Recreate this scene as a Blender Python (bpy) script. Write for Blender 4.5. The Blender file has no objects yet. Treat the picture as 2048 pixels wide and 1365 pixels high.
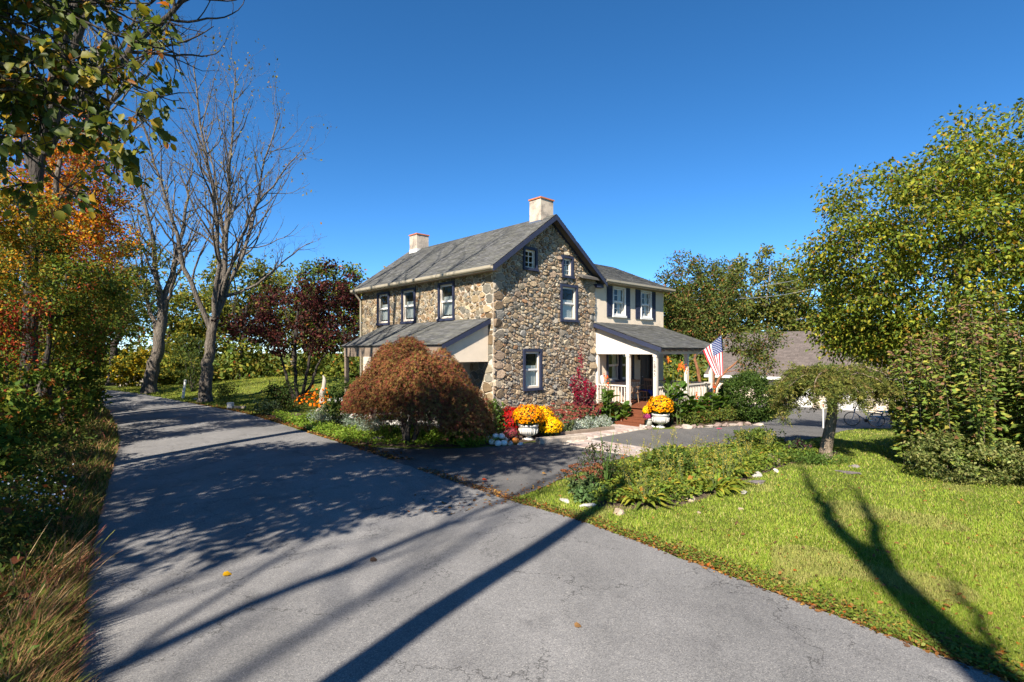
import bpy, math, random
import numpy as np
from mathutils import Vector

scene = bpy.context.scene
COL = scene.collection
PI = math.pi

# ------------------------------------------------------------------ camera, sky, sun, exposure
CAM_H = 2.92
F_PX = 1050.0            # focal length in pixels of the 2048 px wide photograph
cam_d = bpy.data.cameras.new("camera")
cam = bpy.data.objects.new("camera", cam_d)
COL.objects.link(cam)
cam.location = (0, 0, CAM_H)
cam.rotation_euler = (PI / 2, 0, 0)
cam_d.sensor_width = 36.0
cam_d.lens = F_PX / 2048 * 36
cam_d.shift_y = 0.010
cam_d.clip_start = 0.05
cam_d.clip_end = 2000
scene.camera = cam

SUN_AZ = math.radians(203)      # compass style: 0 = +Y, clockwise seen from above
SUN_EL = math.radians(40)
world = bpy.data.worlds.new("World")
scene.world = world
world.use_nodes = True
wn, wl = world.node_tree.nodes, world.node_tree.links
bg = wn["Background"]
sky = wn.new("ShaderNodeTexSky")
sky.sky_type = "NISHITA"
sky.sun_disc = False
sky.sun_elevation = SUN_EL
sky.sun_rotation = SUN_AZ
sky.altitude = 300
sky.air_density = 0.6
sky.dust_density = 0.0
sky.ozone_density = 5.0
hs = wn.new("ShaderNodeHueSaturation")
hs.inputs["Saturation"].default_value = 1.19
hs.inputs["Hue"].default_value = 0.496
wl.new(sky.outputs[0], hs.inputs["Color"])
wl.new(hs.outputs[0], bg.inputs[0])
bg.inputs[1].default_value = 0.092

sun_d = bpy.data.lights.new("sun", "SUN")
sun_d.energy = 5.0
sun_d.angle = math.radians(0.53)
sun_d.color = (1.0, 0.93, 0.82)
sun = bpy.data.objects.new("sun", sun_d)
COL.objects.link(sun)
S = Vector((math.sin(SUN_AZ) * math.cos(SUN_EL), math.cos(SUN_AZ) * math.cos(SUN_EL), math.sin(SUN_EL)))
sun.rotation_euler = (-S).to_track_quat("-Z", "Y").to_euler()
sun.location = (0, 0, 40)

scene.view_settings.view_transform = "Standard"
scene.view_settings.look = "None"
scene.view_settings.exposure = 1.3
scene.view_settings.gamma = 1.0
scene.render.engine = "CYCLES"
scene.cycles.use_denoising = True
scene.cycles.max_bounces = 6
scene.cycles.transparent_max_bounces = 8
scene.cycles.caustics_reflective = False
scene.cycles.caustics_refractive = False

# ------------------------------------------------------------------ helpers: objects
def tag(o, label=None, cat=None, group=None, kind=None):
    if label: o["label"] = label
    if cat: o["category"] = cat
    if group: o["group"] = group
    if kind: o["kind"] = kind
    return o

def thing(name, label, cat, loc=(0, 0, 0), group=None):
    o = bpy.data.objects.new(name, None)
    o.empty_display_size = 0.2
    o.location = loc
    COL.objects.link(o)
    return tag(o, label, cat, group)

def base_of(parent):
    while parent.parent is not None:
        parent = parent.parent
    return np.array(parent.location)

def build(name, V, F, mat, parent=None, cols=None, smooth=False, origin=None, fmat=None):
    """One mesh object. V world coordinates (n,3). F: list of index tuples, or a list of (m,k) arrays."""
    V = np.asarray(V, dtype=np.float64).reshape(-1, 3)
    if parent is not None:
        o0 = base_of(parent)
    else:
        o0 = np.array(origin if origin is not None else (0, 0, 0), dtype=np.float64)
    me = bpy.data.meshes.new(name)
    V = V - o0
    if len(F) and isinstance(F[0], np.ndarray):
        loops = np.concatenate([f.reshape(-1) for f in F]).astype(np.int32)
        tot = np.concatenate([np.full(len(f), f.shape[1]) for f in F]).astype(np.int32)
        start = np.concatenate([[0], np.cumsum(tot)[:-1]]).astype(np.int32)
        me.vertices.add(len(V))
        me.vertices.foreach_set("co", V.astype(np.float32).reshape(-1))
        me.loops.add(len(loops))
        me.loops.foreach_set("vertex_index", loops)
        me.polygons.add(len(tot))
        me.polygons.foreach_set("loop_start", start)
        try:
            me.polygons.foreach_set("loop_total", tot)
        except Exception:
            pass
        me.update(calc_edges=True)
    else:
        me.from_pydata([tuple(v) for v in V], [], [tuple(int(i) for i in f) for f in F])
        me.update()
    if cols is not None:
        cols = np.asarray(cols, dtype=np.float32)
        if cols.ndim == 1:
            cols = np.tile(cols, (len(V), 1))
        if cols.shape[1] == 3:
            cols = np.hstack([cols, np.ones((len(cols), 1), np.float32)])
        at = me.attributes.new("Col", "FLOAT_COLOR", "POINT")
        at.data.foreach_set("color", cols.reshape(-1))
    if smooth:
        me.polygons.foreach_set("use_smooth", np.ones(len(me.polygons), bool))
    mats = mat if isinstance(mat, (list, tuple)) else [mat]
    for m in mats:
        me.materials.append(m)
    if fmat is not None:
        me.polygons.foreach_set("material_index", np.asarray(fmat, np.int32))
    o = bpy.data.objects.new(name, me)
    COL.objects.link(o)
    if parent is not None:
        o.parent = parent
    else:
        o.location = tuple(o0)
    return o

def clone(o, loc=None, parent=None, rot=None, scale=None):
    c = o.copy()
    COL.objects.link(c)
    if parent is not None: c.parent = parent
    if loc is not None: c.location = loc
    if rot is not None: c.rotation_euler = rot
    if scale is not None: c.scale = scale
    return c

class MB:
    """Collects simple shapes into one mesh."""
    def __init__(self): self.v, self.f, self.c = [], [], []
    def add(self, V, F, col=None):
        n = len(self.v)
        self.v.extend([tuple(map(float, p)) for p in V])
        self.f.extend([tuple(int(i) + n for i in f) for f in F])
        if col is not None: self.c.extend([col] * len(V))
        return self
    def box(self, lo, hi, col=None):
        x0, y0, z0 = lo; x1, y1, z1 = hi
        V = [(x0,y0,z0),(x1,y0,z0),(x1,y1,z0),(x0,y1,z0),(x0,y0,z1),(x1,y0,z1),(x1,y1,z1),(x0,y1,z1)]
        return self.add(V, BOXF, col)
    def hexa(self, V, col=None): return self.add(V, BOXF, col)
    def tube(self, pts, rad, sides=8, caps=True, col=None):
        V, F = tube(pts, rad, sides, caps)
        return self.add(V, F, col)
    def lathe(self, prof, c, sides=20, col=None):
        V, F = [], []
        for (r, z) in prof:
            for k in range(sides):
                a = 2 * PI * k / sides
                V.append((c[0] + r * math.cos(a), c[1] + r * math.sin(a), c[2] + z))
        for i in range(len(prof) - 1):
            for k in range(sides):
                k2 = (k + 1) % sides
                F.append((i*sides+k, i*sides+k2, (i+1)*sides+k2, (i+1)*sides+k))
        F.append(tuple(range(sides))[::-1]); F.append(tuple((len(prof)-1)*sides + k for k in range(sides)))
        return self.add(V, F, col)
    def out(self, name, mat, parent=None, smooth=False, origin=None):
        return build(name, self.v, self.f, mat, parent, self.c if len(self.c) == len(self.v) and self.c else None, smooth, origin)

BOXF = [(0,3,2,1),(4,5,6,7),(0,1,5,4),(1,2,6,5),(2,3,7,6),(3,0,4,7)]

def unit(v):
    v = np.asarray(v, float)
    return v / (np.linalg.norm(v) + 1e-12)

def tube(pts, rad, sides=6, caps=True, faces=True):
    pts = np.asarray(pts, float); n = len(pts)
    rad = np.broadcast_to(np.asarray(rad, float), (n,))
    d = np.gradient(pts, axis=0)
    d /= (np.linalg.norm(d, axis=1)[:, None] + 1e-12)
    up = np.array([0.0, 0, 1]) if abs(d[0][2]) < 0.9 else np.array([1.0, 0, 0])
    u = np.cross(d, up); u /= (np.linalg.norm(u, axis=1)[:, None] + 1e-9)
    w = np.cross(d, u)
    a = np.arange(sides) * 2 * PI / sides
    ring = u[:, None, :] * np.cos(a)[None, :, None] + w[:, None, :] * np.sin(a)[None, :, None]
    V = (pts[:, None, :] + ring * rad[:, None, None]).reshape(-1, 3)
    F = []
    if not faces: return V, F
    for i in range(n - 1):
        for k in range(sides):
            k2 = (k + 1) % sides
            F.append((i*sides+k, i*sides+k2, (i+1)*sides+k2, (i+1)*sides+k))
    if caps:
        F.append(tuple(range(sides))[::-1]); F.append(tuple((n-1)*sides + k for k in range(sides)))
    return V, F

class Tubes:
    """Many tubes as quads, gathered with numpy."""
    def __init__(self): self.V, self.F, self.n = [], [], 0
    def add(self, pts, rad, sides=5):
        pts = np.asarray(pts, float); n = len(pts)
        V, _ = tube(pts, rad, sides, False, False)
        i = np.arange(n - 1)[:, None] * sides; k = np.arange(sides)[None, :]; k2 = (k + 1) % sides
        q = np.stack([i + k, i + k2, i + sides + k2, i + sides + k], -1).reshape(-1, 4) + self.n
        self.V.append(V); self.F.append(q); self.n += len(V)
    def out(self, name, mat, parent, cols=None, smooth=True):
        V = np.concatenate(self.V); F = np.concatenate(self.F)
        return build(name, V, [F], mat, parent, cols, smooth)

def gp(x, y):
    """Ground point (flat part of the site) seen at a photo pixel."""
    Y = F_PX * CAM_H / (y - 703.0)
    return np.array([(x - 1024.0) / F_PX * Y, Y, 0.0])

def sstep(a, b, x):
    t = np.clip((x - a) / (b - a), 0, 1)
    return t * t * (3 - 2 * t)

def terrain(X, Y):
    X = np.asarray(X, float); Y = np.asarray(Y, float)
    z = -1.15 * sstep(18, 33, Y + 0.25 * (X - 10)) * sstep(6.5, 12, X)
    z = z + 1.0 * np.exp(-(((X + 15.5) / 9.5) ** 2) - (((Y - 39) / 5.5) ** 2))
    z = z - 0.9 * sstep(44, 60, Y) * sstep(2, -6, X)
    z = z + 0.25 * sstep(1.2, 6, -(X + 0.78 * Y) + 0.3)* sstep(60, 30, Y)
    return z

def tz(x, y): return float(terrain(x, y))

# ------------------------------------------------------------------ helpers: materials
def nt(name):
    m = bpy.data.materials.new(name); m.use_nodes = True
    return m, m.node_tree.nodes, m.node_tree.links, m.node_tree.nodes["Principled BSDF"]

def ramp(n, stops):
    r = n.new("ShaderNodeValToRGB")
    e = r.color_ramp.elements
    while len(e) < len(stops): e.new(0.5)
    for i, (p, c) in enumerate(stops):
        e[i].position = p
        e[i].color = (*c, 1) if len(c) == 3 else c
    return r

def noise(n, l, scale, detail=4, rough=0.6, coord=None, stretch=None):
    t = n.new("ShaderNodeTexNoise")
    t.inputs["Scale"].default_value = scale
    t.inputs["Detail"].default_value = detail
    t.inputs["Roughness"].default_value = rough
    tc = n.new("ShaderNodeTexCoord")
    if stretch:
        mp = n.new("ShaderNodeMapping"); mp.inputs["Scale"].default_value = stretch
        l.new(tc.outputs["Object"], mp.inputs[0]); l.new(mp.outputs[0], t.inputs["Vector"])
    else:
        l.new(tc.outputs["Object"], t.inputs["Vector"])
    return t

def mixc(n, l, fac, a, b, mode="MIX"):
    m = n.new("ShaderNodeMix"); m.data_type = "RGBA"; m.blend_type = mode
    for sock, v in ((m.inputs[0], fac), (m.inputs[6], a), (m.inputs[7], b)):
        if hasattr(v, "links") or isinstance(v, bpy.types.NodeSocket): l.new(v, sock)
        elif isinstance(v, (int, float)): sock.default_value = v
        else: sock.default_value = (*v, 1)
    return m.outputs[2]

def bumpn(n, l, p, h, strength, dist=0.02):
    b = n.new("ShaderNodeBump"); b.inputs["Strength"].default_value = strength; b.inputs["Distance"].default_value = dist
    l.new(h, b.inputs["Height"]); l.new(b.outputs[0], p.inputs["Normal"])
    return b

def simple(name, col, rough=0.75, var=0.18, vscale=6, bump=0.25, bscale=40, spec=0.3, attr=False, stretch=None, dirt=None, bdist=0.01, metal=0.0):
    m, n, l, p = nt(name)
    p.inputs["Roughness"].default_value = rough
    p.inputs["Specular IOR Level"].default_value = spec
    p.inputs["Metallic"].default_value = metal
    nz = noise(n, l, vscale, 5, 0.65, stretch=stretch)
    rp = ramp(n, [(0.25, (1 - var,) * 3), (0.75, (1 + var,) * 3)])
    l.new(nz.outputs[0], rp.inputs[0])
    if attr:
        a = n.new("ShaderNodeAttribute"); a.attribute_name = "Col"; c = a.outputs["Color"]
    else:
        rgb = n.new("ShaderNodeRGB"); rgb.outputs[0].default_value = (*col, 1); c = rgb.outputs[0]
    c = mixc(n, l, 1.0, c, rp.outputs[0], "MULTIPLY")
    if dirt:
        nd = noise(n, l, dirt[1], 6, 0.7)
        rd = ramp(n, [(dirt[2], (0, 0, 0)), (min(dirt[2] + 0.18, 1), (1, 1, 1))])
        l.new(nd.outputs[0], rd.inputs[0])
        c = mixc(n, l, rd.outputs[0], c, dirt[0])
    l.new(c, p.inputs["Base Color"])
    if bump:
        nb = noise(n, l, bscale, 4, 0.6, stretch=stretch)
        bumpn(n, l, p, nb.outputs[0], bump, bdist)
    return m

def leafmat(name, trans=0.35, rough=0.5, spec=0.25, gain=1.0):
    m, n, l, p = nt(name)
    a = n.new("ShaderNodeAttribute"); a.attribute_name = "Col"
    p.inputs["Roughness"].default_value = rough
    p.inputs["Specular IOR Level"].default_value = spec
    nz = noise(n, l, 25, 3, 0.6)
    rp = ramp(n, [(0.3, (0.78 * gain,) * 3), (0.7, (1.2 * gain,) * 3)])
    l.new(nz.outputs[0], rp.inputs[0])
    c = mixc(n, l, 1.0, a.outputs["Color"], rp.outputs[0], "MULTIPLY")
    hv = n.new("ShaderNodeHueSaturation"); hv.inputs["Saturation"].default_value = 1.03; hv.inputs["Value"].default_value = 1.12
    l.new(c, hv.inputs["Color"]); c = hv.outputs[0]
    l.new(c, p.inputs["Base Color"])
    t = n.new("ShaderNodeBsdfTranslucent")
    c2 = mixc(n, l, 1.0, c, (1.35, 1.25, 0.7), "MULTIPLY")
    l.new(c2, t.inputs["Color"])
    mx = n.new("ShaderNodeMixShader"); mx.inputs[0].default_value = trans
    l.new(p.outputs[0], mx.inputs[1]); l.new(t.outputs[0], mx.inputs[2])
    l.new(mx.outputs[0], n["Material Output"].inputs[0])
    return m

def barkmat(name, c1, c2, scale=7, bump=0.9):
    m, n, l, p = nt(name)
    p.inputs["Roughness"].default_value = 0.9
    p.inputs["Specular IOR Level"].default_value = 0.15
    nz = noise(n, l, scale, 6, 0.7, stretch=(1.6, 1.6, 0.35))
    rp = ramp(n, [(0.35, c1), (0.65, c2)])
    l.new(nz.outputs[0], rp.inputs[0]); l.new(rp.outputs[0], p.inputs["Base Color"])
    vo = n.new("ShaderNodeTexVoronoi"); vo.inputs["Scale"].default_value = scale * 2.2
    tc = n.new("ShaderNodeTexCoord"); mp = n.new("ShaderNodeMapping"); mp.inputs["Scale"].default_value = (1.5, 1.5, 0.4)
    l.new(tc.outputs["Object"], mp.inputs[0]); l.new(mp.outputs[0], vo.inputs["Vector"])
    ad = n.new("ShaderNodeMath"); ad.operation = "ADD"
    l.new(nz.outputs[0], ad.inputs[0]); l.new(vo.outputs[0], ad.inputs[1])
    bumpn(n, l, p, ad.outputs[0], bump, 0.04)
    return m

M = {}
M["leaf"] = leafmat("leaf", 0.36, 0.55, 0.12)
M["leaf_dull"] = leafmat("leaf_dull", 0.30, 0.7, 0.07)
M["leaf_big"] = leafmat("leaf_big", 0.42, 0.5, 0.2)
M["petal"] = leafmat("petal", 0.25, 0.6, 0.15)
M["bark_grey"] = barkmat("bark_grey", (0.058, 0.048, 0.039), (0.185, 0.155, 0.125))
M["bark_dark"] = barkmat("bark_dark", (0.022, 0.018, 0.016), (0.07, 0.058, 0.048))
M["bark_brown"] = barkmat("bark_brown", (0.11, 0.085, 0.06), (0.26, 0.20, 0.145), 12)
M["bark_orange"] = barkmat("bark_orange", (0.14, 0.06, 0.03), (0.30, 0.14, 0.07), 6)
M["bark_pale"] = barkmat("bark_pale", (0.12, 0.105, 0.085), (0.28, 0.25, 0.21), 8, 0.5)
M["stem"] = simple("stem", (0.10, 0.12, 0.04), 0.7, 0.2, 10, 0)
M["stem_red"] = simple("stem_red", (0.18, 0.03, 0.03), 0.7, 0.2, 10, 0)
M["navy"] = simple("navy_paint", (0.026, 0.031, 0.058), 0.5, 0.15, 5, 0.1, 60)
M["white"] = simple("white_paint", (0.66, 0.64, 0.60), 0.5, 0.06, 4, 0.06, 60)
M["cream"] = simple("cream_paint", (0.60, 0.53, 0.45), 0.6, 0.07, 3, 0.1, 50, dirt=((0.5, 0.44, 0.36), 2.5, 0.62))
M["stucco"] = simple("stucco", (0.68, 0.565, 0.43), 0.9, 0.10, 1.5, 0.5, 70, dirt=((0.42, 0.38, 0.33), 1.8, 0.60))
M["mortar"] = simple("mortar", (0.52, 0.44, 0.35), 0.95, 0.18, 3, 0.8, 45)
M["stone"] = simple("fieldstone", (0.3, 0.25, 0.2), 0.88, 0.30, 9, 0.9, 22, attr=True, bdist=0.025, dirt=((0.20, 0.19, 0.17), 5, 0.66))
M["shingle"] = simple("shingle", (0.2, 0.2, 0.2), 0.92, 0.16, 14, 0.5, 120, attr=True)
M["deck"] = simple("roof_deck", (0.10, 0.09, 0.08), 0.9, 0.1, 4, 0.2)
M["gutter"] = simple("gutter", (0.31, 0.27, 0.20), 0.45, 0.08, 3, 0.05)
M["terracotta"] = simple("terracotta", (0.50, 0.16, 0.07), 0.8, 0.15, 6, 0.3)
M["chimney"] = simple("chimney_stucco", (0.50, 0.41, 0.32), 0.9, 0.15, 3, 0.5, 50, dirt=((0.25, 0.21, 0.17), 2.2, 0.47))
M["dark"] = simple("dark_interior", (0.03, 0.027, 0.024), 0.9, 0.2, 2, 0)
M["door"] = simple("dark_door", (0.035, 0.016, 0.012), 0.5, 0.25, 4, 0.2, 30, stretch=(1, 1, 0.2))
M["curtain"] = simple("curtain", (0.80, 0.79, 0.76), 0.9, 0.08, 8, 0.2, 60)
M["wood_red"] = simple("deck_stain", (0.15, 0.048, 0.022), 0.6, 0.25, 5, 0.35, 30, stretch=(3, 3, 3))
M["wood"] = simple("weathered_wood", (0.28, 0.23, 0.18), 0.85, 0.25, 5, 0.5, 25, stretch=(1, 1, 0.3))
M["chairwood"] = simple("chair_wood", (0.26, 0.16, 0.09), 0.6, 0.2, 6, 0.2)
M["timber"] = simple("edging_timber", (0.20, 0.15, 0.11), 0.9, 0.3, 4, 0.6, 20)
M["blackmetal"] = simple("black_metal", (0.012, 0.012, 0.013), 0.4, 0.1, 8, 0)
M["steel"] = simple("steel", (0.45, 0.45, 0.46), 0.35, 0.1, 8, 0, metal=0.9)
M["blue"] = simple("blue_paint", (0.03, 0.16, 0.34), 0.35, 0.08, 8, 0, spec=0.5)
M["bluecloth"] = simple("blue_cloth", (0.02, 0.04, 0.30), 0.85, 0.2, 12, 0.4, 60)
M["rubber"] = simple("rubber", (0.10, 0.085, 0.07), 0.8, 0.2, 8, 0.2)
M["urn"] = simple("urn_concrete", (0.50, 0.475, 0.43), 0.85, 0.2, 6, 0.5, 40, dirt=((0.20, 0.18, 0.15), 6, 0.52))
M["whitestone"] = simple("white_stone", (0.66, 0.63, 0.58), 0.85, 0.15, 8, 0.4, 30)
M["rock"] = simple("rock", (0.33, 0.29, 0.25), 0.9, 0.3, 5, 0.8, 16, attr=True, bdist=0.03)
M["soil"] = simple("soil", (0.075, 0.05, 0.034), 0.95, 0.35, 6, 0.9, 20, bdist=0.03)
M["brownroof"] = simple("brown_shingle", (0.23, 0.18, 0.15), 0.9, 0.15, 10, 0.4, attr=True)
M["pumpkin"] = simple("pumpkin", (0.62, 0.20, 0.03), 0.5, 0.15, 8, 0.1)
M["gourd"] = simple("white_gourd", (0.74, 0.72, 0.66), 0.5, 0.08, 8, 0.1)
M["wire"] = simple("wire", (0.35, 0.36, 0.38), 0.6, 0.1, 4, 0)

def glassmat():
    m, n, l, p = nt("window_glass")
    g = n.new("ShaderNodeBsdfGlossy"); g.inputs["Roughness"].default_value = 0.03
    t = n.new("ShaderNodeBsdfTransparent"); t.inputs[0].default_value = (0.86, 0.9, 0.88, 1)
    fr = n.new("ShaderNodeFresnel"); fr.inputs[0].default_value = 1.45
    nz = noise(n, l, 2.0, 2); b = n.new("ShaderNodeBump"); b.inputs["Strength"].default_value = 0.06; b.inputs["Distance"].default_value = 0.05
    l.new(nz.outputs[0], b.inputs["Height"]); l.new(b.outputs[0], g.inputs["Normal"])
    ml = n.new("ShaderNodeMath"); ml.operation = "MULTIPLY_ADD"; ml.inputs[1].default_value = 0.7; ml.inputs[2].default_value = 0.02
    l.new(fr.outputs[0], ml.inputs[0])
    mx = n.new("ShaderNodeMixShader")
    l.new(ml.outputs[0], mx.inputs[0]); l.new(t.outputs[0], mx.inputs[1]); l.new(g.outputs[0], mx.inputs[2])
    l.new(mx.outputs[0], n["Material Output"].inputs[0])
    return m
M["glass"] = glassmat()

def asphalt(name, base, light, seed):
    m, n, l, p = nt(name)
    p.inputs["Roughness"].default_value = 0.85
    p.inputs["Specular IOR Level"].default_value = 0.25
    n1 = noise(n, l, 0.35 + seed * 0.07, 6, 0.65, stretch=(1.25, 0.8, 1))
    r1 = ramp(n, [(0.3, base), (0.7, light)])
    l.new(n1.outputs[0], r1.inputs[0])
    # aggregate: pale and dark chips
    v = n.new("ShaderNodeTexVoronoi"); v.inputs["Scale"].default_value = 105; v.feature = "F1"
    tc = n.new("ShaderNodeTexCoord"); l.new(tc.outputs["Object"], v.inputs["Vector"])
    bw = n.new("ShaderNodeSeparateColor"); l.new(v.outputs["Color"], bw.inputs[0])
    r2 = ramp(n, [(0.0, (0.58, 0.58, 0.59)), (0.45, (0.95, 0.95, 0.95)), (0.85, (1.05, 1.05, 1.04)), (1.0, (1.5, 1.47, 1.4))])
    l.new(bw.outputs[0], r2.inputs[0])
    c = mixc(n, l, 1.0, r1.outputs[0], r2.outputs[0], "MULTIPLY")
    # fine grit
    n3 = noise(n, l, 160, 3, 0.7)
    r3 = ramp(n, [(0.35, (0.70,) * 3), (0.65, (1.28,) * 3)]); l.new(n3.outputs[0], r3.inputs[0])
    c = mixc(n, l, 0.8, c, r3.outputs[0], "MULTIPLY")
    # oil spots and patches
    n4 = noise(n, l, 1.4, 3, 0.5); r4 = ramp(n, [(0.60, (1, 1, 1)), (0.72, (0.70, 0.70, 0.71))]); l.new(n4.outputs[0], r4.inputs[0])
    c = mixc(n, l, 0.7, c, r4.outputs[0], "MULTIPLY")
    # hairline cracks
    vc = n.new("ShaderNodeTexVoronoi"); vc.feature = "DISTANCE_TO_EDGE"; vc.inputs["Scale"].default_value = 0.55
    nw = noise(n, l, 1.1, 5, 0.7)
    ma = n.new("ShaderNodeVectorMath"); ma.operation = "MULTIPLY_ADD"; ma.inputs[1].default_value = (1.6,) * 3
    l.new(nw.outputs["Color"], ma.inputs[0]); l.new(tc.outputs["Object"], ma.inputs[2]); l.new(ma.outputs[0], vc.inputs["Vector"])
    rc = ramp(n, [(0.0, (0.40,) * 3), (0.010, (1, 1, 1))]); l.new(vc.outputs[0], rc.inputs[0])
    n5 = noise(n, l, 0.4, 2); r5 = ramp(n, [(0.40, (0, 0, 0)), (0.48, (1, 1, 1))]); l.new(n5.outputs[0], r5.inputs[0])
    c = mixc(n, l, r5.outputs[0], c, mixc(n, l, 1.0, c, rc.outputs[0], "MULTIPLY"))
    l.new(c, p.inputs["Base Color"])
    bumpn(n, l, p, v.outputs["Distance"], 0.35, 0.010)
    return m
M["road"] = asphalt("road_asphalt", (0.128, 0.123, 0.119), (0.242, 0.231, 0.221), 0)
M["drive"] = asphalt("drive_asphalt", (0.085, 0.082, 0.080), (0.14, 0.132, 0.124), 2)

def groundmat():
    m, n, l, p = nt("ground_turf")
    p.inputs["Roughness"].default_value = 0.95
    p.inputs["Specular IOR Level"].default_value = 0.1
    n1 = noise(n, l, 0.5, 6, 0.7)
    r1 = ramp(n, [(0.3, (0.075, 0.105, 0.018)), (0.5, (0.115, 0.15, 0.024)), (0.72, (0.165, 0.165, 0.045))])
    l.new(n1.outputs[0], r1.inputs[0])
    n2 = noise(n, l, 9, 5, 0.75)
    r2 = ramp(n, [(0.3, (0.6,) * 3), (0.7, (1.35,) * 3)]); l.new(n2.outputs[0], r2.inputs[0])
    c = mixc(n, l, 1.0, r1.outputs[0], r2.outputs[0], "MULTIPLY")
    n3 = noise(n, l, 2.2, 6, 0.75); r3 = ramp(n, [(0.60, (0, 0, 0)), (0.72, (1, 1, 1))]); l.new(n3.outputs[0], r3.inputs[0])
    c = mixc(n, l, r3.outputs[0], c, (0.11, 0.08, 0.045))
    l.new(c, p.inputs["Base Color"])
    nb = noise(n, l, 45, 4, 0.7); bumpn(n, l, p, nb.outputs[0], 0.8, 0.04)
    return m
M["ground"] = groundmat()
# ------------------------------------------------------------------ ground, road, driveway
def axis(lo, hi, fine_lo, fine_hi, step, grow=1.25):
    a = list(np.arange(fine_lo, fine_hi + 1e-6, step))
    x, s = fine_hi, step
    while x < hi: s *= grow; x += s; a.append(x)
    x, s = fine_lo, step
    while x > lo: s *= grow; x -= s; a.insert(0, x)
    return np.array(a)
gx = axis(-600, 600, -34, 30, 0.75); gy = axis(-300, 900, -8, 56, 0.75)
GX, GY = np.meshgrid(gx, gy)
GZ = terrain(GX, GY)
V = np.stack([GX, GY, GZ], -1).reshape(-1, 3)
nx, ny = len(gx), len(gy)
I = (np.arange(ny - 1)[:, None] * nx + np.arange(nx - 1)[None, :]).reshape(-1)
tag(build("ground", V, [np.stack([I, I + 1, I + nx + 1, I + nx], -1)], M["ground"], smooth=True), kind="structure")

def spline(pts, n):
    pts = np.asarray(pts, float)
    d = np.concatenate([[0], np.cumsum(np.linalg.norm(np.diff(pts, axis=0), axis=1))])
    t = np.linspace(0, d[-1], n)
    P = np.vstack([2 * pts[0] - pts[1], pts, 2 * pts[-1] - pts[-2]])
    out = []
    for x in t:
        i = min(max(np.searchsorted(d, x, "right") - 1, 0), len(pts) - 2)
        u = (x - d[i]) / (d[i + 1] - d[i] + 1e-9)
        p0, p1, p2, p3 = P[i], P[i + 1], P[i + 2], P[i + 3]
        out.append(0.5 * (2*p1 + (p2-p0)*u + (2*p0-5*p1+4*p2-p3)*u*u + (3*p1-p0-3*p2+p3)*u**3))
    return np.array(out)

def ribbon(name, A, B, n, m, mat, off, crown=0.0, jit=0.05, seed=0):
    rng = np.random.default_rng(seed)
    A, B = spline(A, n), spline(B, n)
    A = A + rng.normal(0, jit, A.shape); B = B + rng.normal(0, jit, B.shape)
    t = np.linspace(0, 1, m)[None, :, None]
    G = A[:, None, :] * (1 - t) + B[:, None, :] * t
    z = terrain(G[..., 0], G[..., 1]) + off + crown * (1 - (2 * t[..., 0] - 1) ** 2)
    V = np.concatenate([G, z[..., None]], -1).reshape(-1, 3)
    I = (np.arange(n - 1)[:, None] * m + np.arange(m - 1)[None, :]).reshape(-1)
    return tag(build(name, V, [np.stack([I, I + 1, I + m + 1, I + m], -1)], mat, smooth=True), kind="structure")

ROAD_L = [(14, -19), (4, -6.5), (0.6, -1.6), (-2.6, 2.9), (-4.37, 5.22), (-6.1, 7.53), (-9.4, 12.2), (-13.1, 17.4), (-18.5, 24.1), (-23, 29), (-28.5, 33.4), (-36, 37), (-48, 39.5)]
ROAD_R = [(21, -14), (11, -4.2), (7.2, 0.9), (4.4, 4.6), (1.31, 8.8), (-0.14, 10.3), (-2.4, 13.0), (-5.0, 16.1), (-9.2, 20.9), (-13, 25), (-18.5, 29.6), (-25.2, 34.6), (-33, 40), (-46, 43.5)]
ribbon("road", ROAD_R, ROAD_L, 420, 9, M["road"], 0.022, 0.03, 0.026, 1)
DRIVE_N = [(-1.2, 9.4), (-0.1, 10.25), (0.96, 11.7), (2.26, 13.5), (3.93, 14.9), (6.58, 16.2), (8.6, 16.85), (10.6, 17.9), (13.4, 20.6), (17, 23.6), (22, 26.5), (27, 29), (30, 32.5)]
DRIVE_F = [(-6.0, 15.3), (-5.0, 16.1), (-2.6, 15.6), (-0.37, 16.1), (0.9, 16.9), (2.46, 17.6), (4.4, 19.2), (7.17, 20.0), (9.4, 21.1), (11.5, 25), (13.0, 30), (14.5, 37), (16.0, 43.5)]
ribbon("driveway", DRIVE_N, DRIVE_F, 140, 12, M["drive"], 0.014, 0.0, 0.03, 2)

def bed(name, outline, h, seed):
    rng = np.random.default_rng(seed)
    P = spline(outline + [outline[0]], 60)[:-1]
    c = P.mean(0); rings = [(1.0, -0.02), (0.93, 0.5), (0.7, 0.85), (0.35, 1.0)]
    V, F = [], []
    for k, (f, zz) in enumerate(rings):
        for p in P:
            q = c + (p - c) * f
            V.append((q[0], q[1], tz(*q) + h * zz + (rng.normal(0, 0.012) if k else 0)))
    n = len(P)
    for k in range(3):
        for i in range(n):
            F.append((k*n+i, k*n+(i+1) % n, (k+1)*n+(i+1) % n, (k+1)*n+i))
    V.append((c[0], c[1], tz(*c) + h))
    F += [(3*n+i, 3*n+(i+1) % n, 4*n) for i in range(n)]
    return tag(build(name, V, F, M["soil"], smooth=True), kind="structure")
bed("garden_bed", [(-5.3, 16.6), (-2.6, 15.95), (-0.4, 16.4), (0.9, 17.2), (2.2, 18.2), (3.4, 20.4), (1.6, 20.6), (-0.9, 18.9), (-3.5, 20.6), (-8, 23.8), (-11.4, 24.6), (-9.2, 21.3)], 0.07, 3)
bed("garden_bed", [(5.9, 20.3), (7.2, 20.3), (9.4, 21.4), (10.9, 23.2), (9.6, 24.3), (7.5, 22.2), (5.9, 21.3)], 0.07, 4)
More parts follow.
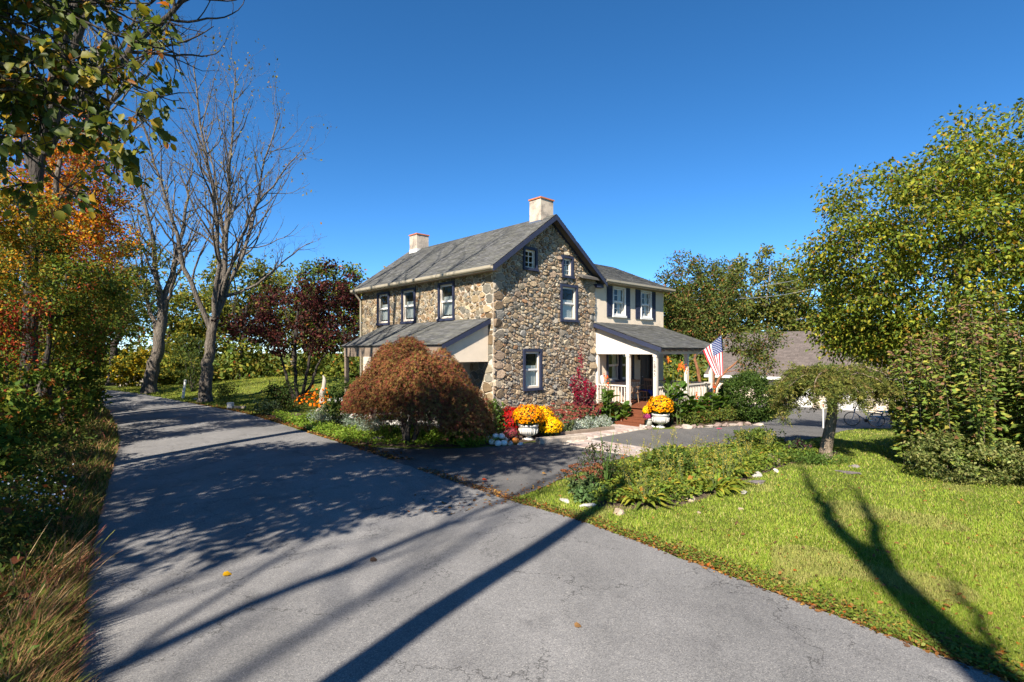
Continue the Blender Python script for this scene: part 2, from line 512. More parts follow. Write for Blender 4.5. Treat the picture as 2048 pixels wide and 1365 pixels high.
bed("garden_bed", [(1.15, 10.9), (2.2, 12.9), (3.9, 14.3), (6.5, 15.6), (8.3, 16.1), (9.5, 15.2), (7.2, 13.6), (5.0, 11.6), (3.2, 9.9), (1.6, 9.8)], 0.06, 5)

# ------------------------------------------------------------------ the stone house
OX, OY = -0.67, 18.6
E1 = np.array([-0.687, 0.727, 0.0]); E1 /= np.linalg.norm(E1)     # along the road-side wall, away
E2 = np.array([E1[1], -E1[0], 0.0])                               # along the gable wall, to the garage side
W, L = 5.84, 9.66
def hp(s, t, z): return np.array([OX, OY, 0.0]) + E1 * s + E2 * t + np.array([0, 0, z])
def hb(mb, s0, s1, t0, t1, z0, z1, col=None):
    return mb.hexa([hp(s0,t0,z0), hp(s0,t1,z0), hp(s1,t1,z0), hp(s1,t0,z0), hp(s0,t0,z1), hp(s0,t1,z1), hp(s1,t1,z1), hp(s1,t0,z1)], col)

house = thing("stone_house", "old two storey fieldstone farmhouse with grey shingle roof, stucco wing and front porch", "house", tuple(hp(0, 0, 0)))

def clip(poly, a, b, c):
    out = []
    n = len(poly)
    for i in range(n):
        p, q = poly[i], poly[(i + 1) % n]
        dp, dq = a*p[0]+b*p[1]-c, a*q[0]+b*q[1]-c
        if dp <= 0: out.append(p)
        if (dp < 0 < dq) or (dq < 0 < dp):
            t = dp / (dp - dq)
            out.append((p[0]+(q[0]-p[0])*t, p[1]+(q[1]-p[1])*t))
    return out

def wall_panel(name, outline, holes, mp, depth, mat, parent):
    """Flat wall with real openings; mp(u, v, w) maps to 3D with w outward."""
    us = sorted({p[0] for p in outline} | {h[0] for h in holes} | {h[1] for h in holes})
    vs = sorted({p[1] for p in outline} | {h[2] for h in holes} | {h[3] for h in holes})
    mb = MB()
    for i in range(len(us) - 1):
        for j in range(len(vs) - 1):
            cu, cv = (us[i]+us[i+1])/2, (vs[j]+vs[j+1])/2
            if any(h[0] < cu < h[1] and h[2] < cv < h[3] for h in holes): continue
            p = list(outline)
            for a, b, c in ((1, 0, us[i+1]), (-1, 0, -us[i]), (0, 1, vs[j+1]), (0, -1, -vs[j])):
                if p: p = clip(p, a, b, c)
            if len(p) > 2: mb.add([mp(u, v, 0) for u, v in p], [tuple(range(len(p)))])
    for (u0, u1, v0, v1) in holes:
        c = [(u0, v0), (u1, v0), (u1, v1), (u0, v1)]
        for k in range(4):
            a, b = c[k], c[(k+1) % 4]
            mb.add([mp(*a, 0), mp(*b, 0), mp(*b, -depth), mp(*a, -depth)], [(0, 1, 2, 3)])
    return mb.out(name, mat, parent)

PAL = [((0.40, 0.31, 0.21), 5), ((0.34, 0.30, 0.25), 5), ((0.25, 0.24, 0.225), 2.6), ((0.31, 0.225, 0.15), 3.4), ((0.36, 0.21, 0.12), 0.5), ((0.48, 0.41, 0.31), 3), ((0.36, 0.27, 0.20), 2.4)]
PW = np.array([w for _, w in PAL]); PW = PW / PW.sum()
ALLSTONES = []      # (area, wall, V, F, colour)
def rubble(outline, holes, mp, n, seed, wall, quoin=None, warm=1.0, prot=0.055):
    rng = np.random.default_rng(seed)
    K = 1.35
    us = [p[0] for p in outline]; vs = [p[1] for p in outline]
    u0, u1, v0, v1 = min(us), max(us), min(vs), max(vs)
    def inside(u, v):
        k = len(outline)
        for i in range(k):
            a, b = outline[i], outline[(i+1) % k]
            if (b[0]-a[0])*(v-a[1]) - (b[1]-a[1])*(u-a[0]) < 0: return False
        return not any(h[0]-.02 < u < h[1]+.02 and h[2]-.02 < v < h[3]+.02 for h in holes)
    S = []
    if quoin is not None:
        for side in quoin:
            z, k = v0, 0
            while z < v1 - 0.25:
                hh = rng.uniform(0.26, 0.42)
                ww = rng.uniform(0.17, 0.24) if k % 2 else rng.uniform(0.26, 0.34)
                uu = u0 + ww if side == "lo" else u1 - ww
                if inside(uu, z + hh/2): S.append((uu, (z + hh/2)*K, 0.235))
                z += hh; k += 1
    tries = 0
    while len(S) < n and tries < n * 60:
        tries += 1
        r = float(np.clip(rng.lognormal(math.log(0.086), 0.42), 0.045, 0.22)) * (1.0 if tries < n * 25 else 0.75)
        u, v = rng.uniform(u0, u1), rng.uniform(v0, v1)
        if not inside(u, v): continue
        ok = True
        for (a, b, q) in S:
            if abs(a-u) < 0.5 and (a-u)**2 + (b-v*K)**2 < (0.93*(r+q))**2: ok = False; break
        if ok: S.append((u, v*K, r))
    A = np.array(S)
    for i in range(len(A)):
        u, v, r = A[i]
        d2 = (A[:, 0]-u)**2 + (A[:, 1]-v)**2
        near = np.argsort(d2)[1:26]
        poly = [(u-.5, v-.5), (u+.5, v-.5), (u+.5, v+.5), (u-.5, v+.5)]
        for j in near:
            a, b, q = A[j]
            nx_, ny_ = a-u, b-v
            c = (a*a+b*b-u*u-v*v - q*q + r*r) / 2
            poly = clip(poly, nx_, ny_, c)
            if len(poly) < 3: break
        if len(poly) < 3: continue
        poly = [(x, y/K) for x, y in poly]; vv = v/K
        k = len(outline)
        for e in range(k):
            a, b = outline[e], outline[(e+1) % k]
            ex, ey = b[0]-a[0], b[1]-a[1]
            poly = clip(poly, ey, -ex, ey*a[0]-ex*a[1])
            if len(poly) < 3: break
        for h in holes:
            if len(poly) < 3: break
            opts = [(u-h[1], (-1, 0, -h[1])), (h[0]-u, (1, 0, h[0])), (vv-h[3], (0, -1, -h[3])), (h[2]-vv, (0, 1, h[2]))]
            best = max(opts, key=lambda o: o[0])
            poly = clip(poly, *best[1])
        if len(poly) < 3: continue
        P = np.array(poly)
        area = 0.5*abs(np.dot(P[:, 0], np.roll(P[:, 1], -1)) - np.dot(P[:, 1], np.roll(P[:, 0], -1)))
        if area < 0.0025: continue
        # rounded corners
        R = []
        m = len(P)
        for e in range(m):
            a, b, c = P[e-1], P[e], P[(e+1) % m]
            f = rng.uniform(0.07, 0.22)
            R.append(b + (a-b)*f); R.append(b + (c-b)*f)
        R = np.array(R)
        keep = [0]
        for e in range(1, len(R)):
            if np.linalg.norm(R[e]-R[keep[-1]]) > 0.018: keep.append(e)
        R = R[keep]
        if len(R) < 4: continue
        cc = R.mean(0)
        rad = np.linalg.norm(R-cc, axis=1).mean()
        joint = rng.uniform(0.007, 0.015) * (1.0 if wall == "g" else 0.6)
        R0 = cc + (R-cc)*max(0.5, 1-joint/rad)
        R1 = cc + (R-cc)*max(0.35, 1-joint/rad-rng.uniform(0.12, 0.22))
        h = prot*rng.uniform(0.55, 1.25)
        tilt = rng.normal(0, 0.16, 2)
        m = len(R)
        V = [mp(p[0], p[1], -0.01) for p in R0]
        V += [mp(p[0], p[1], h*0.55) for p in (R0*0.65+R1*0.35)]
        V += [mp(p[0], p[1], h + float(np.dot(tilt, p-cc)) + rng.normal(0, 0.004)) for p in R1]
        V.append(mp(cc[0], cc[1], h*rng.uniform(1.0, 1.25)))
        F = []
        for lv in range(2):
            for e in range(m):
                F.append((lv*m+e, lv*m+(e+1) % m, (lv+1)*m+(e+1) % m, (lv+1)*m+e))
        F += [(2*m+e, 2*m+(e+1) % m, 3*m) for e in range(m)]
        col = np.array(PAL[rng.choice(len(PAL), p=PW)][0]) * (0.72 if wall == "g" else 0.62) * np.array([1.0, 0.965, 0.905]) * rng.uniform(0.72, 1.25) * np.array([1.0, 1 - 0.02*(warm-1), 1 - 0.12*(warm-1)])
        ALLSTONES.append((area, wall, np.array(V), F, col))

gm = lambda u, v, w: hp(-w, u, v)            # gable wall: u along E2, outward -E1
lm = lambda u, v, w: hp(L - u, -w, v)        # road-side wall, u runs from the far corner to the near corner
ROOF_T = 0.714
EAVE_Z, RIDGE_Z = 5.90, 5.90 + (W/2 + 0.30) * ROOF_T
WALL_Z = EAVE_Z + 0.30 * ROOF_T - 0.10
gable_out = [(0, -0.3), (W, -0.3), (W, WALL_Z), (W/2, RIDGE_Z - 0.12), (0, WALL_Z)]
GWIN = [(1.46, 2.46, 1.45, 3.00), (3.55, 4.63, 4.13, 5.63), (1.45, 2.21, 5.98, 6.85), (3.63, 4.34, 5.90, 6.79)]
gopen = [(a+.14, b-.14, c+.14, d-.12) for a, b, c, d in GWIN[:2]] + [(a+.13, b-.13, c+.13, d-.12) for a, b, c, d in GWIN[2:]]
gable_wall = wall_panel("gable_wall", gable_out, gopen, gm, 0.16, M["mortar"], house)
LWIN = [(2.22, 3.27, 4.13, 5.63), (4.93, 6.0, 4.13, 5.62), (7.05, 8.12, 4.13, 5.62)]
LWINu = [(L-b, L-a, c, d) for a, b, c, d in LWIN]
lopen = [(a+.14, b-.14, c+.14, d-.12) for a, b, c, d in LWINu]
side_out = [(0, -0.3), (L, -0.3), (L, WALL_Z), (0, WALL_Z)]
side_wall = wall_panel("side_wall", side_out, lopen, lm, 0.16, M["mortar"], house)
rubble([(0.0, 0), (W, 0), (W, WALL_Z-.02), (W/2, RIDGE_Z-.16), (0.0, WALL_Z-.02)], GWIN, gm, 1400, 11, "g", quoin=("lo", "hi"))
rubble([(0, 3.7), (L, 3.7), (L, WALL_Z-.02), (0, WALL_Z-.02)], LWINu, lm, 560, 12, "l", quoin=("hi",), warm=2.0, prot=0.022)
rubble([(L-1.3, 0), (L, 0), (L, 3.68), (L-1.3, 3.68)], [], lm, 60, 13, "l", quoin=("hi",), warm=2.0, prot=0.022)
ALLSTONES.sort(key=lambda a: -a[0])
WP = {"g": gable_wall, "l": side_wall}
for area, wl_, V, F, col in ALLSTONES[:296]:
    build("stone", V, F, M["stone"], WP[wl_], np.tile(col, (len(V), 1)))
for key in ("g", "l"):
    mb = MB()
    for area, wl_, V, F, col in ALLSTONES[296:]:
        if wl_ == key: mb.add(V, F, tuple(col))
    tag(mb.out("small_stones", M["stone"], WP[key]), kind="stuff")

# ---- roofs
def shingles(name, P0, U, Vd, w, l, parent, rng, pal, mat, expo=0.145, clipfn=None):
    U, Vd = unit(U), unit(Vd); N = np.cross(U, Vd)
    if N[2] < 0: N = -N
    mb_v, mb_f, mb_c = [], [], []
    rows = int(l / expo)
    for i in range(rows + 1):
        v0 = i * expo - 0.03; v1 = min(v0 + expo * 1.25, l)
        u = -rng.uniform(0, 0.3)
        while u < w:
            du = rng.uniform(0.20, 0.38)
            a, b = max(u, 0) + 0.003, min(u + du, w) - 0.003
            u += du
            if b - a < 0.03: continue
            if clipfn and not clipfn((a+b)/2, (v0+v1)/2): continue
            lift = 0.018 + rng.uniform(0, 0.010)
            k = len(mb_v)
            c = pal(rng)
            for (x, y, z) in ((a, v0, lift), (b, v0, lift), (b, v1, 0.006), (a, v1, 0.006), (a, v0, 0.0), (b, v0, 0.0)):
                mb_v.append(P0 + U*x + Vd*y + N*z); mb_c.append(c)
            mb_f += [(k, k+1, k+2, k+3), (k+4, k+5, k+1, k)]
    o = build(name, mb_v, mb_f, mat, parent, mb_c)
    return tag(o, kind="stuff")
def greypal(rng):
    b = rng.choice([0.08, 0.092, 0.104, 0.12]) * rng.uniform(0.9, 1.1)
    return (b*1.02, b*1.0, b*rng.uniform(0.86, 0.98))

def slab(mb, A, B, C, D, th):
    """Roof slab: A,B eave, C,D ridge (A-D and B-C are the rakes), thickness below."""
    A, B, C, D = map(np.asarray, (A, B, C, D)); dz = np.array([0, 0, -th])
    return mb.add([A+dz, B+dz, C+dz, D+dz, A, B, C, D], BOXF)

rng = np.random.default_rng(5)
RO = 0.38
mb = MB()
slab(mb, hp(-RO, -0.30, EAVE_Z), hp(L+RO, -0.30, EAVE_Z), hp(L+RO, W/2, RIDGE_Z), hp(-RO, W/2, RIDGE_Z), 0.10)
slab(mb, hp(L+RO, W+0.30, EAVE_Z), hp(-RO, W+0.30, EAVE_Z), hp(-RO, W/2, RIDGE_Z), hp(L+RO, W/2, RIDGE_Z), 0.10)
main_roof = mb.out("main_roof", M["deck"], house)
sl = math.hypot(W/2+0.30, RIDGE_Z-EAVE_Z)
shingles("shingles", hp(-RO-.02, -0.33, EAVE_Z+.004), E1, hp(0, W/2, RIDGE_Z)-hp(0, -0.30, EAVE_Z), L+2*RO+.04, sl+.03, main_roof, rng, greypal, M["shingle"])
shingles("shingles", hp(-RO-.02, W+0.33, EAVE_Z+.004), E1, hp(0, W/2, RIDGE_Z)-hp(0, W+0.30, EAVE_Z), L+2*RO+.04, sl+.03, main_roof, rng, greypal, M["shingle"])
mb = MB()      # ridge cap
nrc = 40
for i in range(nrc):
    s0 = -RO + (L+2*RO)*i/nrc; s1 = s0 + (L+2*RO)/nrc*1.15
    c = greypal(rng)
    for sg in (-1, 1):
        a, b = hp(s0, W/2, RIDGE_Z+.035), hp(s1, W/2, RIDGE_Z+.025)
        e = E2*sg*0.13 + np.array([0, 0, -0.13*ROOF_T])
        mb.add([a, b, b+e, a+e], [(0, 1, 2, 3)], c)
tag(mb.out("ridge_cap", M["shingle"], main_roof), kind="stuff")
# rake boards (navy) and rake trim on the gable, both slopes
def rake(t0, z0, t1, z1, s_in, s_out, drop, mat, name, parent):
    mb = MB()
    mb.hexa([hp(s_in, t0, z0-drop), hp(s_out, t0, z0-drop), hp(s_out, t1, z1-drop), hp(s_in, t1, z1-drop),
             hp(s_in, t0, z0), hp(s_out, t0, z0), hp(s_out, t1, z1), hp(s_in, t1, z1)])
    return mb.out(name, mat, parent)
rake(-0.34, EAVE_Z-.02, W/2, RIDGE_Z+.0, -RO-.035, -RO-.003, 0.19, M["navy"], "rake_board", main_roof)
rake(W+0.34, EAVE_Z-.02, W/2, RIDGE_Z+.0, -RO-.033, -RO-.003, 0.19, M["navy"], "rake_board", main_roof)
rake(-0.06, WALL_Z-.02, W/2, RIDGE_Z-.105, -0.085, -0.02, 0.10, M["navy"], "rake_trim", main_roof)
rake(W+0.06, WALL_Z-.02, W/2, RIDGE_Z-.105, -0.083, -0.02, 0.10, M["navy"], "rake_trim", main_roof)
mb = MB(); hb(mb, -0.2, 0.02, W-.1, W+.36, EAVE_Z-.24, EAVE_Z-.09); mb.out("eave_return", M["navy"], main_roof)
def gutter(name, s0, s1, t, z, along, parent, dn=1):
    """Half-round-ish gutter: an open trough."""
    prof = [(-0.06, 0.06), (-0.06, -0.01), (-0.035, -0.05), (0.035, -0.05), (0.06, -0.01), (0.06, 0.075), (0.045, 0.075), (0.045, -0.005), (0.03, -0.035), (-0.03, -0.035), (-0.048, 0.0), (-0.048, 0.06)]
    V, F = [], []
    for q in (s0, s1):
        for (x, z_) in prof:
            V.append(hp(q, t - dn*x, z + z_) if along == "s" else hp(t - dn*x, q, z + z_))
    n = len(prof)
    for i in range(n): F.append((i, (i+1) % n, n+(i+1) % n, n+i))
    F.append(tuple(range(n))); F.append(tuple(range(n, 2*n)))
    return build(name, V, F, M["gutter"], parent)
gutter("gutter", -RO, L+RO, -0.40, EAVE_Z-.085, "s", main_roof)
mb = MB(); hb(mb, -RO+.02, L+RO-.02, -0.335, -0.305, EAVE_Z-.17, EAVE_Z-.005); mb.out("fascia", M["cream"], main_roof)
mb = MB(); hb(mb, -RO+.04, L+RO-.04, -0.30, -0.01, EAVE_Z-.165, EAVE_Z-.135); mb.out("soffit", M["wood"], main_roof)
mb = MB(); mb.tube([hp(L+.05, -0.38, EAVE_Z-.13), hp(L+.02, -0.30, EAVE_Z-.3), hp(L-.02, -0.10, EAVE_Z-.55), hp(L-.03, -0.09, 0.1)], 0.045, 8); mb.out("downspout", M["gutter"], main_roof)

# ---- chimneys
def chimney(s0, s1, t0, t1, z0, z1, patch):
    mb = MB(); hb(mb, s0, s1, t0, t1, z0, z1)
    o = mb.out("chimney", M["chimney"], house)
    mb = MB(); hb(mb, s0-.035, s1+.035, t0-.035, t1+.035, z1+.003, z1+.055)
    mb.out("chimney_cap", M["terracotta"], o)
    mb = MB(); hb(mb, s0+.14, s1-.14, t0+.14, t1-.14, z1+.055, z1+.09); mb.out("flue", M["dark"], o)
    mb = MB()
    hb(mb, s0-.012, s1+.012, t0-.012, t1+.012, z0, RIDGE_Z - (W/2-t0)*ROOF_T + (.22 if patch else .09))
    mb.out("flashing", M["white"] if patch else M["steel"], o)
chimney(0.12, 0.74, 2.58, 3.30, 7.3, 8.90, False)
chimney(8.82, 9.50, 2.58, 3.30, 7.3, 8.90, True)

# ---- windows
def hwindow(mp, r, kind, parent, frame="navy", curtain="full", casing=0.10, muntin=False):
    """kind: 'sash' double hung, 'attic' small casement with muntins; r = outer rectangle of the casing."""
    u0, u1, v0, v1 = r
    def b(mb, a0, a1, b0, b1, w0, w1):
        return mb.hexa([mp(a0,b0,w0), mp(a1,b0,w0), mp(a1,b0,w1), mp(a0,b0,w1), mp(a0,b1,w0), mp(a1,b1,w0), mp(a1,b1,w1), mp(a0,b1,w1)])
    k = casing
    mb = MB()
    b(mb, u0, u0+k, v0+.02, v1, -0.05, 0.075); b(mb, u1-k, u1, v0+.02, v1, -0.05, 0.075); b(mb, u0+k, u1-k, v1-k, v1, -0.05, 0.073)
    o = mb.out("window", M[frame], parent)
    mb = MB(); b(mb, u0-.03, u1+.03, v0-.02, v0+.075, -0.12, 0.115); mb.out("sill", M[frame], o)
    a0, a1, b0, b1 = u0+k, u1-k, v0+.075, v1-k
    f = 0.072
    mb = MB()
    mid = (b0+b1)/2
    if kind == "sash":
        for (q0, q1, w0, w1) in ((b0, mid+.025, -0.10, -0.065), (mid-.025, b1, -0.062, -0.03)):
            b(mb, a0, a0+f, q0, q1, w0, w1); b(mb, a1-f, a1, q0, q1, w0, w1)
            b(mb, a0+f, a1-f, q0, q0+(f*1.3 if q0 == b0 else f), w0, w1-.001); b(mb, a0+f, a1-f, q1-f, q1, w0, w1-.001)
            if muntin:
                b(mb, (a0+a1)/2-.012, (a0+a1)/2+.012, q0+f, q1-f, w0+.008, w1-.004)
                b(mb, a0+f, a1-f, (q0+q1)/2-.012, (q0+q1)/2+.012, w0+.009, w1-.006)
    else:
        b(mb, a0, a0+f, b0, b1, -0.08, -0.04); b(mb, a1-f, a1, b0, b1, -0.08, -0.04)
        b(mb, a0+f, a1-f, b0, b0+f, -0.08, -0.041); b(mb, a0+f, a1-f, b1-f, b1, -0.08, -0.041)
        b(mb, (a0+a1)/2-.014, (a0+a1)/2+.014, b0+f, b1-f, -0.075, -0.045)
        for q in (1/3, 2/3):
            zz = b0 + (b1-b0)*q
            b(mb, a0+f, a1-f, zz-.012, zz+.012, -0.074, -0.047)
    mb.out("sash", M["white"], o)
    for (q0, q1, w) in (((b0+f, mid, -0.085), (mid, b1-f, -0.045)) if kind == "sash" else ((b0+f, b1-f, -0.06),)):
        mb = MB(); mb.add([mp(a0+f-.01, q0, w), mp(a1-f+.01, q0, w), mp(a1-f+.01, q1, w), mp(a0+f-.01, q1, w)], [(0, 1, 2, 3)])
        mb.out("pane", M["glass"], o)
    if curtain:
        lo, hi = {"full": (b0, b0+(b1-b0)*.86), "cafe": (b0+.02, b0+(b1-b0)*.62), "sides": (b0, b1), "low": (b0+(b1-b0)*.1, b0+(b1-b0)*.66)}[curtain]
        V, F = [], []
        n = 30
        for i in range(n+1):
            x = a0+.01 + (a1-a0-.02)*i/n
            w = -0.145 + 0.012*math.sin(i*1.9) + 0.006*math.sin(i*0.7)
            gapc = abs(i/n-.5) < (0.14 if curtain == "sides" else 0.0)
            zb = lo + (0.04*abs(math.sin(i*0.55)))
            V += [mp(x, zb, w), mp(x, hi, w*0.98)]
            if i and not gapc: F.append((2*i-2, 2*i, 2*i+1, 2*i-1))
        build("curtain", V, F, M["curtain"], o, smooth=True)
    return o
hwindow(gm, GWIN[0], "sash", house, curtain="cafe")
hwindow(gm, GWIN[1], "sash", house, curtain="cafe")
hwindow(gm, GWIN[2], "attic", house, curtain=None)
hwindow(gm, GWIN[3], "attic", house, curtain="cafe")
for i, r in enumerate(LWINu):
    hwindow(lm, r, "sash", house, curtain="low", muntin=False, casing=0.085)
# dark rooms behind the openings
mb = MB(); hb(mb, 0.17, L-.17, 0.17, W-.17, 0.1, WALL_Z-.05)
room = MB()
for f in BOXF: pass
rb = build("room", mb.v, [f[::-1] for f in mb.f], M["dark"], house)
# back walls so that the house is closed
mb = MB(); hb(mb, L-.12, L, 0.0, W, -0.3, WALL_Z-.02); hb(mb, 0.2, L-.2, W-.12, W-.002, -0.3, WALL_Z-.02)
mb.add([hp(L-.06, 0, WALL_Z-.02), hp(L-.06, W, WALL_Z-.02), hp(L-.06, W/2, RIDGE_Z-.12)], [(0, 1, 2)])
mb.out("rear_wall", M["stucco"], house)

# ---- stucco wing
WT0, WT1, WS = W+.004, 11.5, 0.05
wm = lambda u, v, w: hp(WS - w, u, v)
WWIN = [(7.14, 8.11, 4.47, 5.83), (9.39, 10.31, 4.47, 5.83)]
PWIN = (6.72, 8.80, 1.55, 3.02)
PDOOR = (9.43, 10.43, 0.70, 2.86)
wopen = [(a+.05, b-.05, c+.05, d-.05) for a, b, c, d in WWIN] + [(PWIN[0]+.1, PWIN[1]-.1, PWIN[2]+.1, PWIN[3]-.1), (PDOOR[0]+.06, PDOOR[1]-.06, PDOOR[2], PDOOR[3]-.06)]
WE = 5.98
wing_wall = wall_panel("wing_wall", [(WT0, -0.3), (WT1, -0.3), (WT1, WE), (WT0, WE)], wopen, wm, 0.15, M["stucco"], house)
mb = MB(); hb(mb, WS+.001, 6.2, WT1-.1, WT1-.001, -1.2, WE); hb(mb, 6.1, 6.2, WT0, WT1-.1, -1.2, WE)
mb.add([hp(WS, WT1-.05, WE), hp(6.2, WT1-.05, WE), hp(3.1, WT1-.05, WE+1.4)], [(0, 1, 2)])
mb.out("wing_end_wall", M["stucco"], house)
mb = MB(); hb(mb, WS-.035, WS+.05, WT0-.05, WT0+.10, -0.2, WE-.02); mb.out("corner_board", M["cream"], house)
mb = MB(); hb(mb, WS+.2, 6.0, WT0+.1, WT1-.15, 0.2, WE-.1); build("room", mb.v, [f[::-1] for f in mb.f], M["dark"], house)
for r in WWIN:
    o = hwindow(wm, r, "sash", house, frame="white", curtain="sides", casing=0.05, muntin=True)
    for (a, b_) in ((r[0]-.40, r[0]-.02), (r[1]+.02, r[1]+.40)):
        mb = MB()
        mb.hexa([wm(a,r[2]-.02,.004), wm(b_,r[2]-.02,.004), wm(b_,r[2]-.02,.04), wm(a,r[2]-.02,.04), wm(a,r[3]+.02,.004), wm(b_,r[3]+.02,.004), wm(b_,r[3]+.02,.04), wm(a,r[3]+.02,.04)])
        sh = mb.out("shutter", M["navy"], house)
        mb = MB()
        for (z0, z1) in ((r[2]+.06, (r[2]+r[3])/2-.05), ((r[2]+r[3])/2+.05, r[3]-.06)):
            nl = 9
            for q in range(nl):
                za = z0+(z1-z0)*q/nl; zb = za+(z1-z0)/nl*.8
                mb.add([wm(a+.05,za,.058), wm(b_-.05,za,.058), wm(b_-.05,zb,.041), wm(a+.05,zb,.041), wm(a+.05,za,.041), wm(b_-.05,za,.041)], [(0,1,2,3), (4,5,1,0)])
        mb.out("louver", M["navy"], sh)
o = hwindow(wm, (PWIN[0], (PWIN[0]+PWIN[1])/2, PWIN[2], PWIN[3]), "sash", house, curtain="sides", casing=0.08)
o = hwindow(wm, ((PWIN[0]+PWIN[1])/2+.004, PWIN[1], PWIN[2], PWIN[3]), "sash", house, curtain="sides", casing=0.08)
mb = MB(); u0, u1, v0, v1 = PDOOR
def wb(mb, a0, a1, b0, b1, w0, w1): return mb.hexa([wm(a0,b0,w0), wm(a1,b0,w0), wm(a1,b0,w1), wm(a0,b0,w1), wm(a0,b1,w0), wm(a1,b1,w0), wm(a1,b1,w1), wm(a0,b1,w1)])
wb(mb, u0+.08, u1-.08, v0, v1-.08, -0.10, -0.05)
door = mb.out("door", M["door"], house)
mb = MB(); wb(mb, u0, u0+.08, v0, v1, -0.06, 0.03); wb(mb, u1-.08, u1, v0, v1, -0.06, 0.03); wb(mb, u0+.08, u1-.08, v1-.08, v1, -0.06, 0.028); mb.out("door_frame", M["door"], door)
mb = MB()
for (a, b_, c, d) in ((.16, .44, .2, .9), (.56, .84, .2, .9), (.16, .44, 1.05, 1.9), (.56, .84, 1.05, 1.9)):
    wb(mb, u0+a, u0+b_, v0+c, v0+d, -0.05, -0.035)
mb.out("door_panel", M["door"], door)
mb = MB(); mb.lathe([(0.0, -.03), (.025, -.02), (.03, 0), (.02, .025), (0, .03)], wm(u0+.15, v0+1.0, 0.0), 10); mb.out("handle", M["steel"], door)
mb = MB(); c = wm(9.18, 2.62, 0.10); mb.lathe([(.02, .16), (.07, .12), (.07, -.08), (.03, -.12)], c, 6); wb(mb, 9.15, 9.21, 2.66, 2.72, 0.0, 0.10); mb.out("porch_lantern", M["blackmetal"], house)

WRS = 0.42
mb = MB()
we0 = hp(-0.30, WT0-1.2, WE+.05); we1 = hp(-0.30, WT1+.30, WE+.05); rr = 3.4+.3
slab(mb, we0, we1, hp(-0.30+rr*1.0, WT1+.30, WE+.05+rr*WRS), hp(-0.30+rr, WT0-1.2, WE+.05+rr*WRS), 0.10)
slab(mb, hp(-0.30+2*rr, WT1+.30, WE+.05), hp(-0.30+2*rr, WT0-1.2, WE+.05), hp(-0.30+rr, WT0-1.2, WE+.05+rr*WRS), hp(-0.30+rr, WT1+.30, WE+.05+rr*WRS), 0.10)
wing_roof = mb.out("wing_roof", M["deck"], house)
shingles("shingles", hp(-0.33, WT0-.05, WE+.05), E2, hp(1, 0, WRS)-hp(0, 0, 0), WT1+.35-WT0, math.hypot(rr, rr*WRS)+.02, wing_roof, rng, greypal, M["shingle"])
gutter("gutter", WT0+.25, WT1+.32, -0.39, WE-.03, "t", wing_roof, dn=1)
mb = MB(); hb(mb, -0.325, -0.298, WT0+.25, WT1+.29, WE-.10, WE+.04); mb.out("fascia", M["cream"], wing_roof)
mb = MB(); hb(mb, -0.297, WS-.002, WT0+.2, WT1+.28, WE-.09, WE-.06); mb.out("soffit", M["wood"], wing_roof)
mb = MB(); hb(mb, 1.7, 2.5, 6.25, 7.15, 7.0, 7.0)
for k, (s0, s1, t0, t1) in enumerate(((1.35, 2.15, 6.5, 7.3),)):
    zz = lambda s: WE+.05+(s+.30)*WRS
    mb = MB(); mb.hexa([hp(s0,t0,zz(s0)), hp(s0,t1,zz(s0)), hp(s1,t1,zz(s1)), hp(s1,t0,zz(s1)), hp(s0,t0,zz(s0)+.11), hp(s0,t1,zz(s0)+.11), hp(s1,t1,zz(s1)+.11), hp(s1,t0,zz(s1)+.11)])
    sk = mb.out("skylight", M["blackmetal"], wing_roof)
    e = .06
    mb = MB(); mb.add([hp(s0+e,t0+e,zz(s0+e)+.118), hp(s0+e,t1-e,zz(s0+e)+.118), hp(s1-e,t1-e,zz(s1-e)+.118), hp(s1-e,t0+e,zz(s1-e)+.118)], [(0,1,2,3)]); mb.out("pane", M["glass"], sk)

# ---- front porch on the wing
FL = 0.68
PS, PT1 = -2.88, W+4.75        # front line and far end of the porch
mb = MB()
hb(mb, PS-.12, WS-.04, W+.05, PT1+.12, FL-.20, FL-.045)
porch = mb.out("porch", M["wood_red"], house)
np_ = 20
for i in range(np_):
    s0 = PS-.16 + (WS-.04-PS+.16)*i/np_
    mb = MB(); hb(mb, s0+.004, s0+(WS-.04-PS+.16)/np_-.004, W-.02, PT1+.16, FL-.04, FL); mb.out("deck_plank", M["wood_red"], porch)
mb = MB()
for t in np.arange(W+.2, PT1+.1, 0.14): hb(mb, PS-.05, PS-.02, t, t+.11, 0.02 - .15, FL-.21)
tag(mb.out("skirt_boards", M["wood_red"], porch), kind="stuff")
post_pos = [(PS, W+.12), (PS, W+2.55), (PS, PT1), (-1.62, W+.12)]
BZ = 2.80
for (s, t) in post_pos:
    mb = MB(); a = .068
    hb(mb, s-a, s+a, t-a, t+a, FL, BZ)
    hb(mb, s-a-.02, s+a+.02, t-a-.02, t+a+.02, FL+.002, FL+.13); hb(mb, s-a-.018, s+a+.018, t-a-.018, t+a+.018, BZ-.10, BZ-.002)
    mb.out("post", M["cream"], porch)
mb = MB(); hb(mb, WS-.16, WS-.04, W+.06, W+.20, FL, BZ); mb.out("half_post", M["cream"], porch)
mb = MB(); hb(mb, PS-.09, WS-.05, W+.03, W+.20, BZ+.002, BZ+.27); mb.out("beam", M["cream"], porch)
mb = MB(); hb(mb, PS-.09, PS+.09, W+.203, PT1+.10, BZ+.002, BZ+.25); mb.out("beam", M["cream"], porch)
mb = MB(); hb(mb, PS+.10, WS-.05, PT1-.07, PT1+.09, BZ+.002, BZ+.27); mb.out("beam", M["cream"], porch)
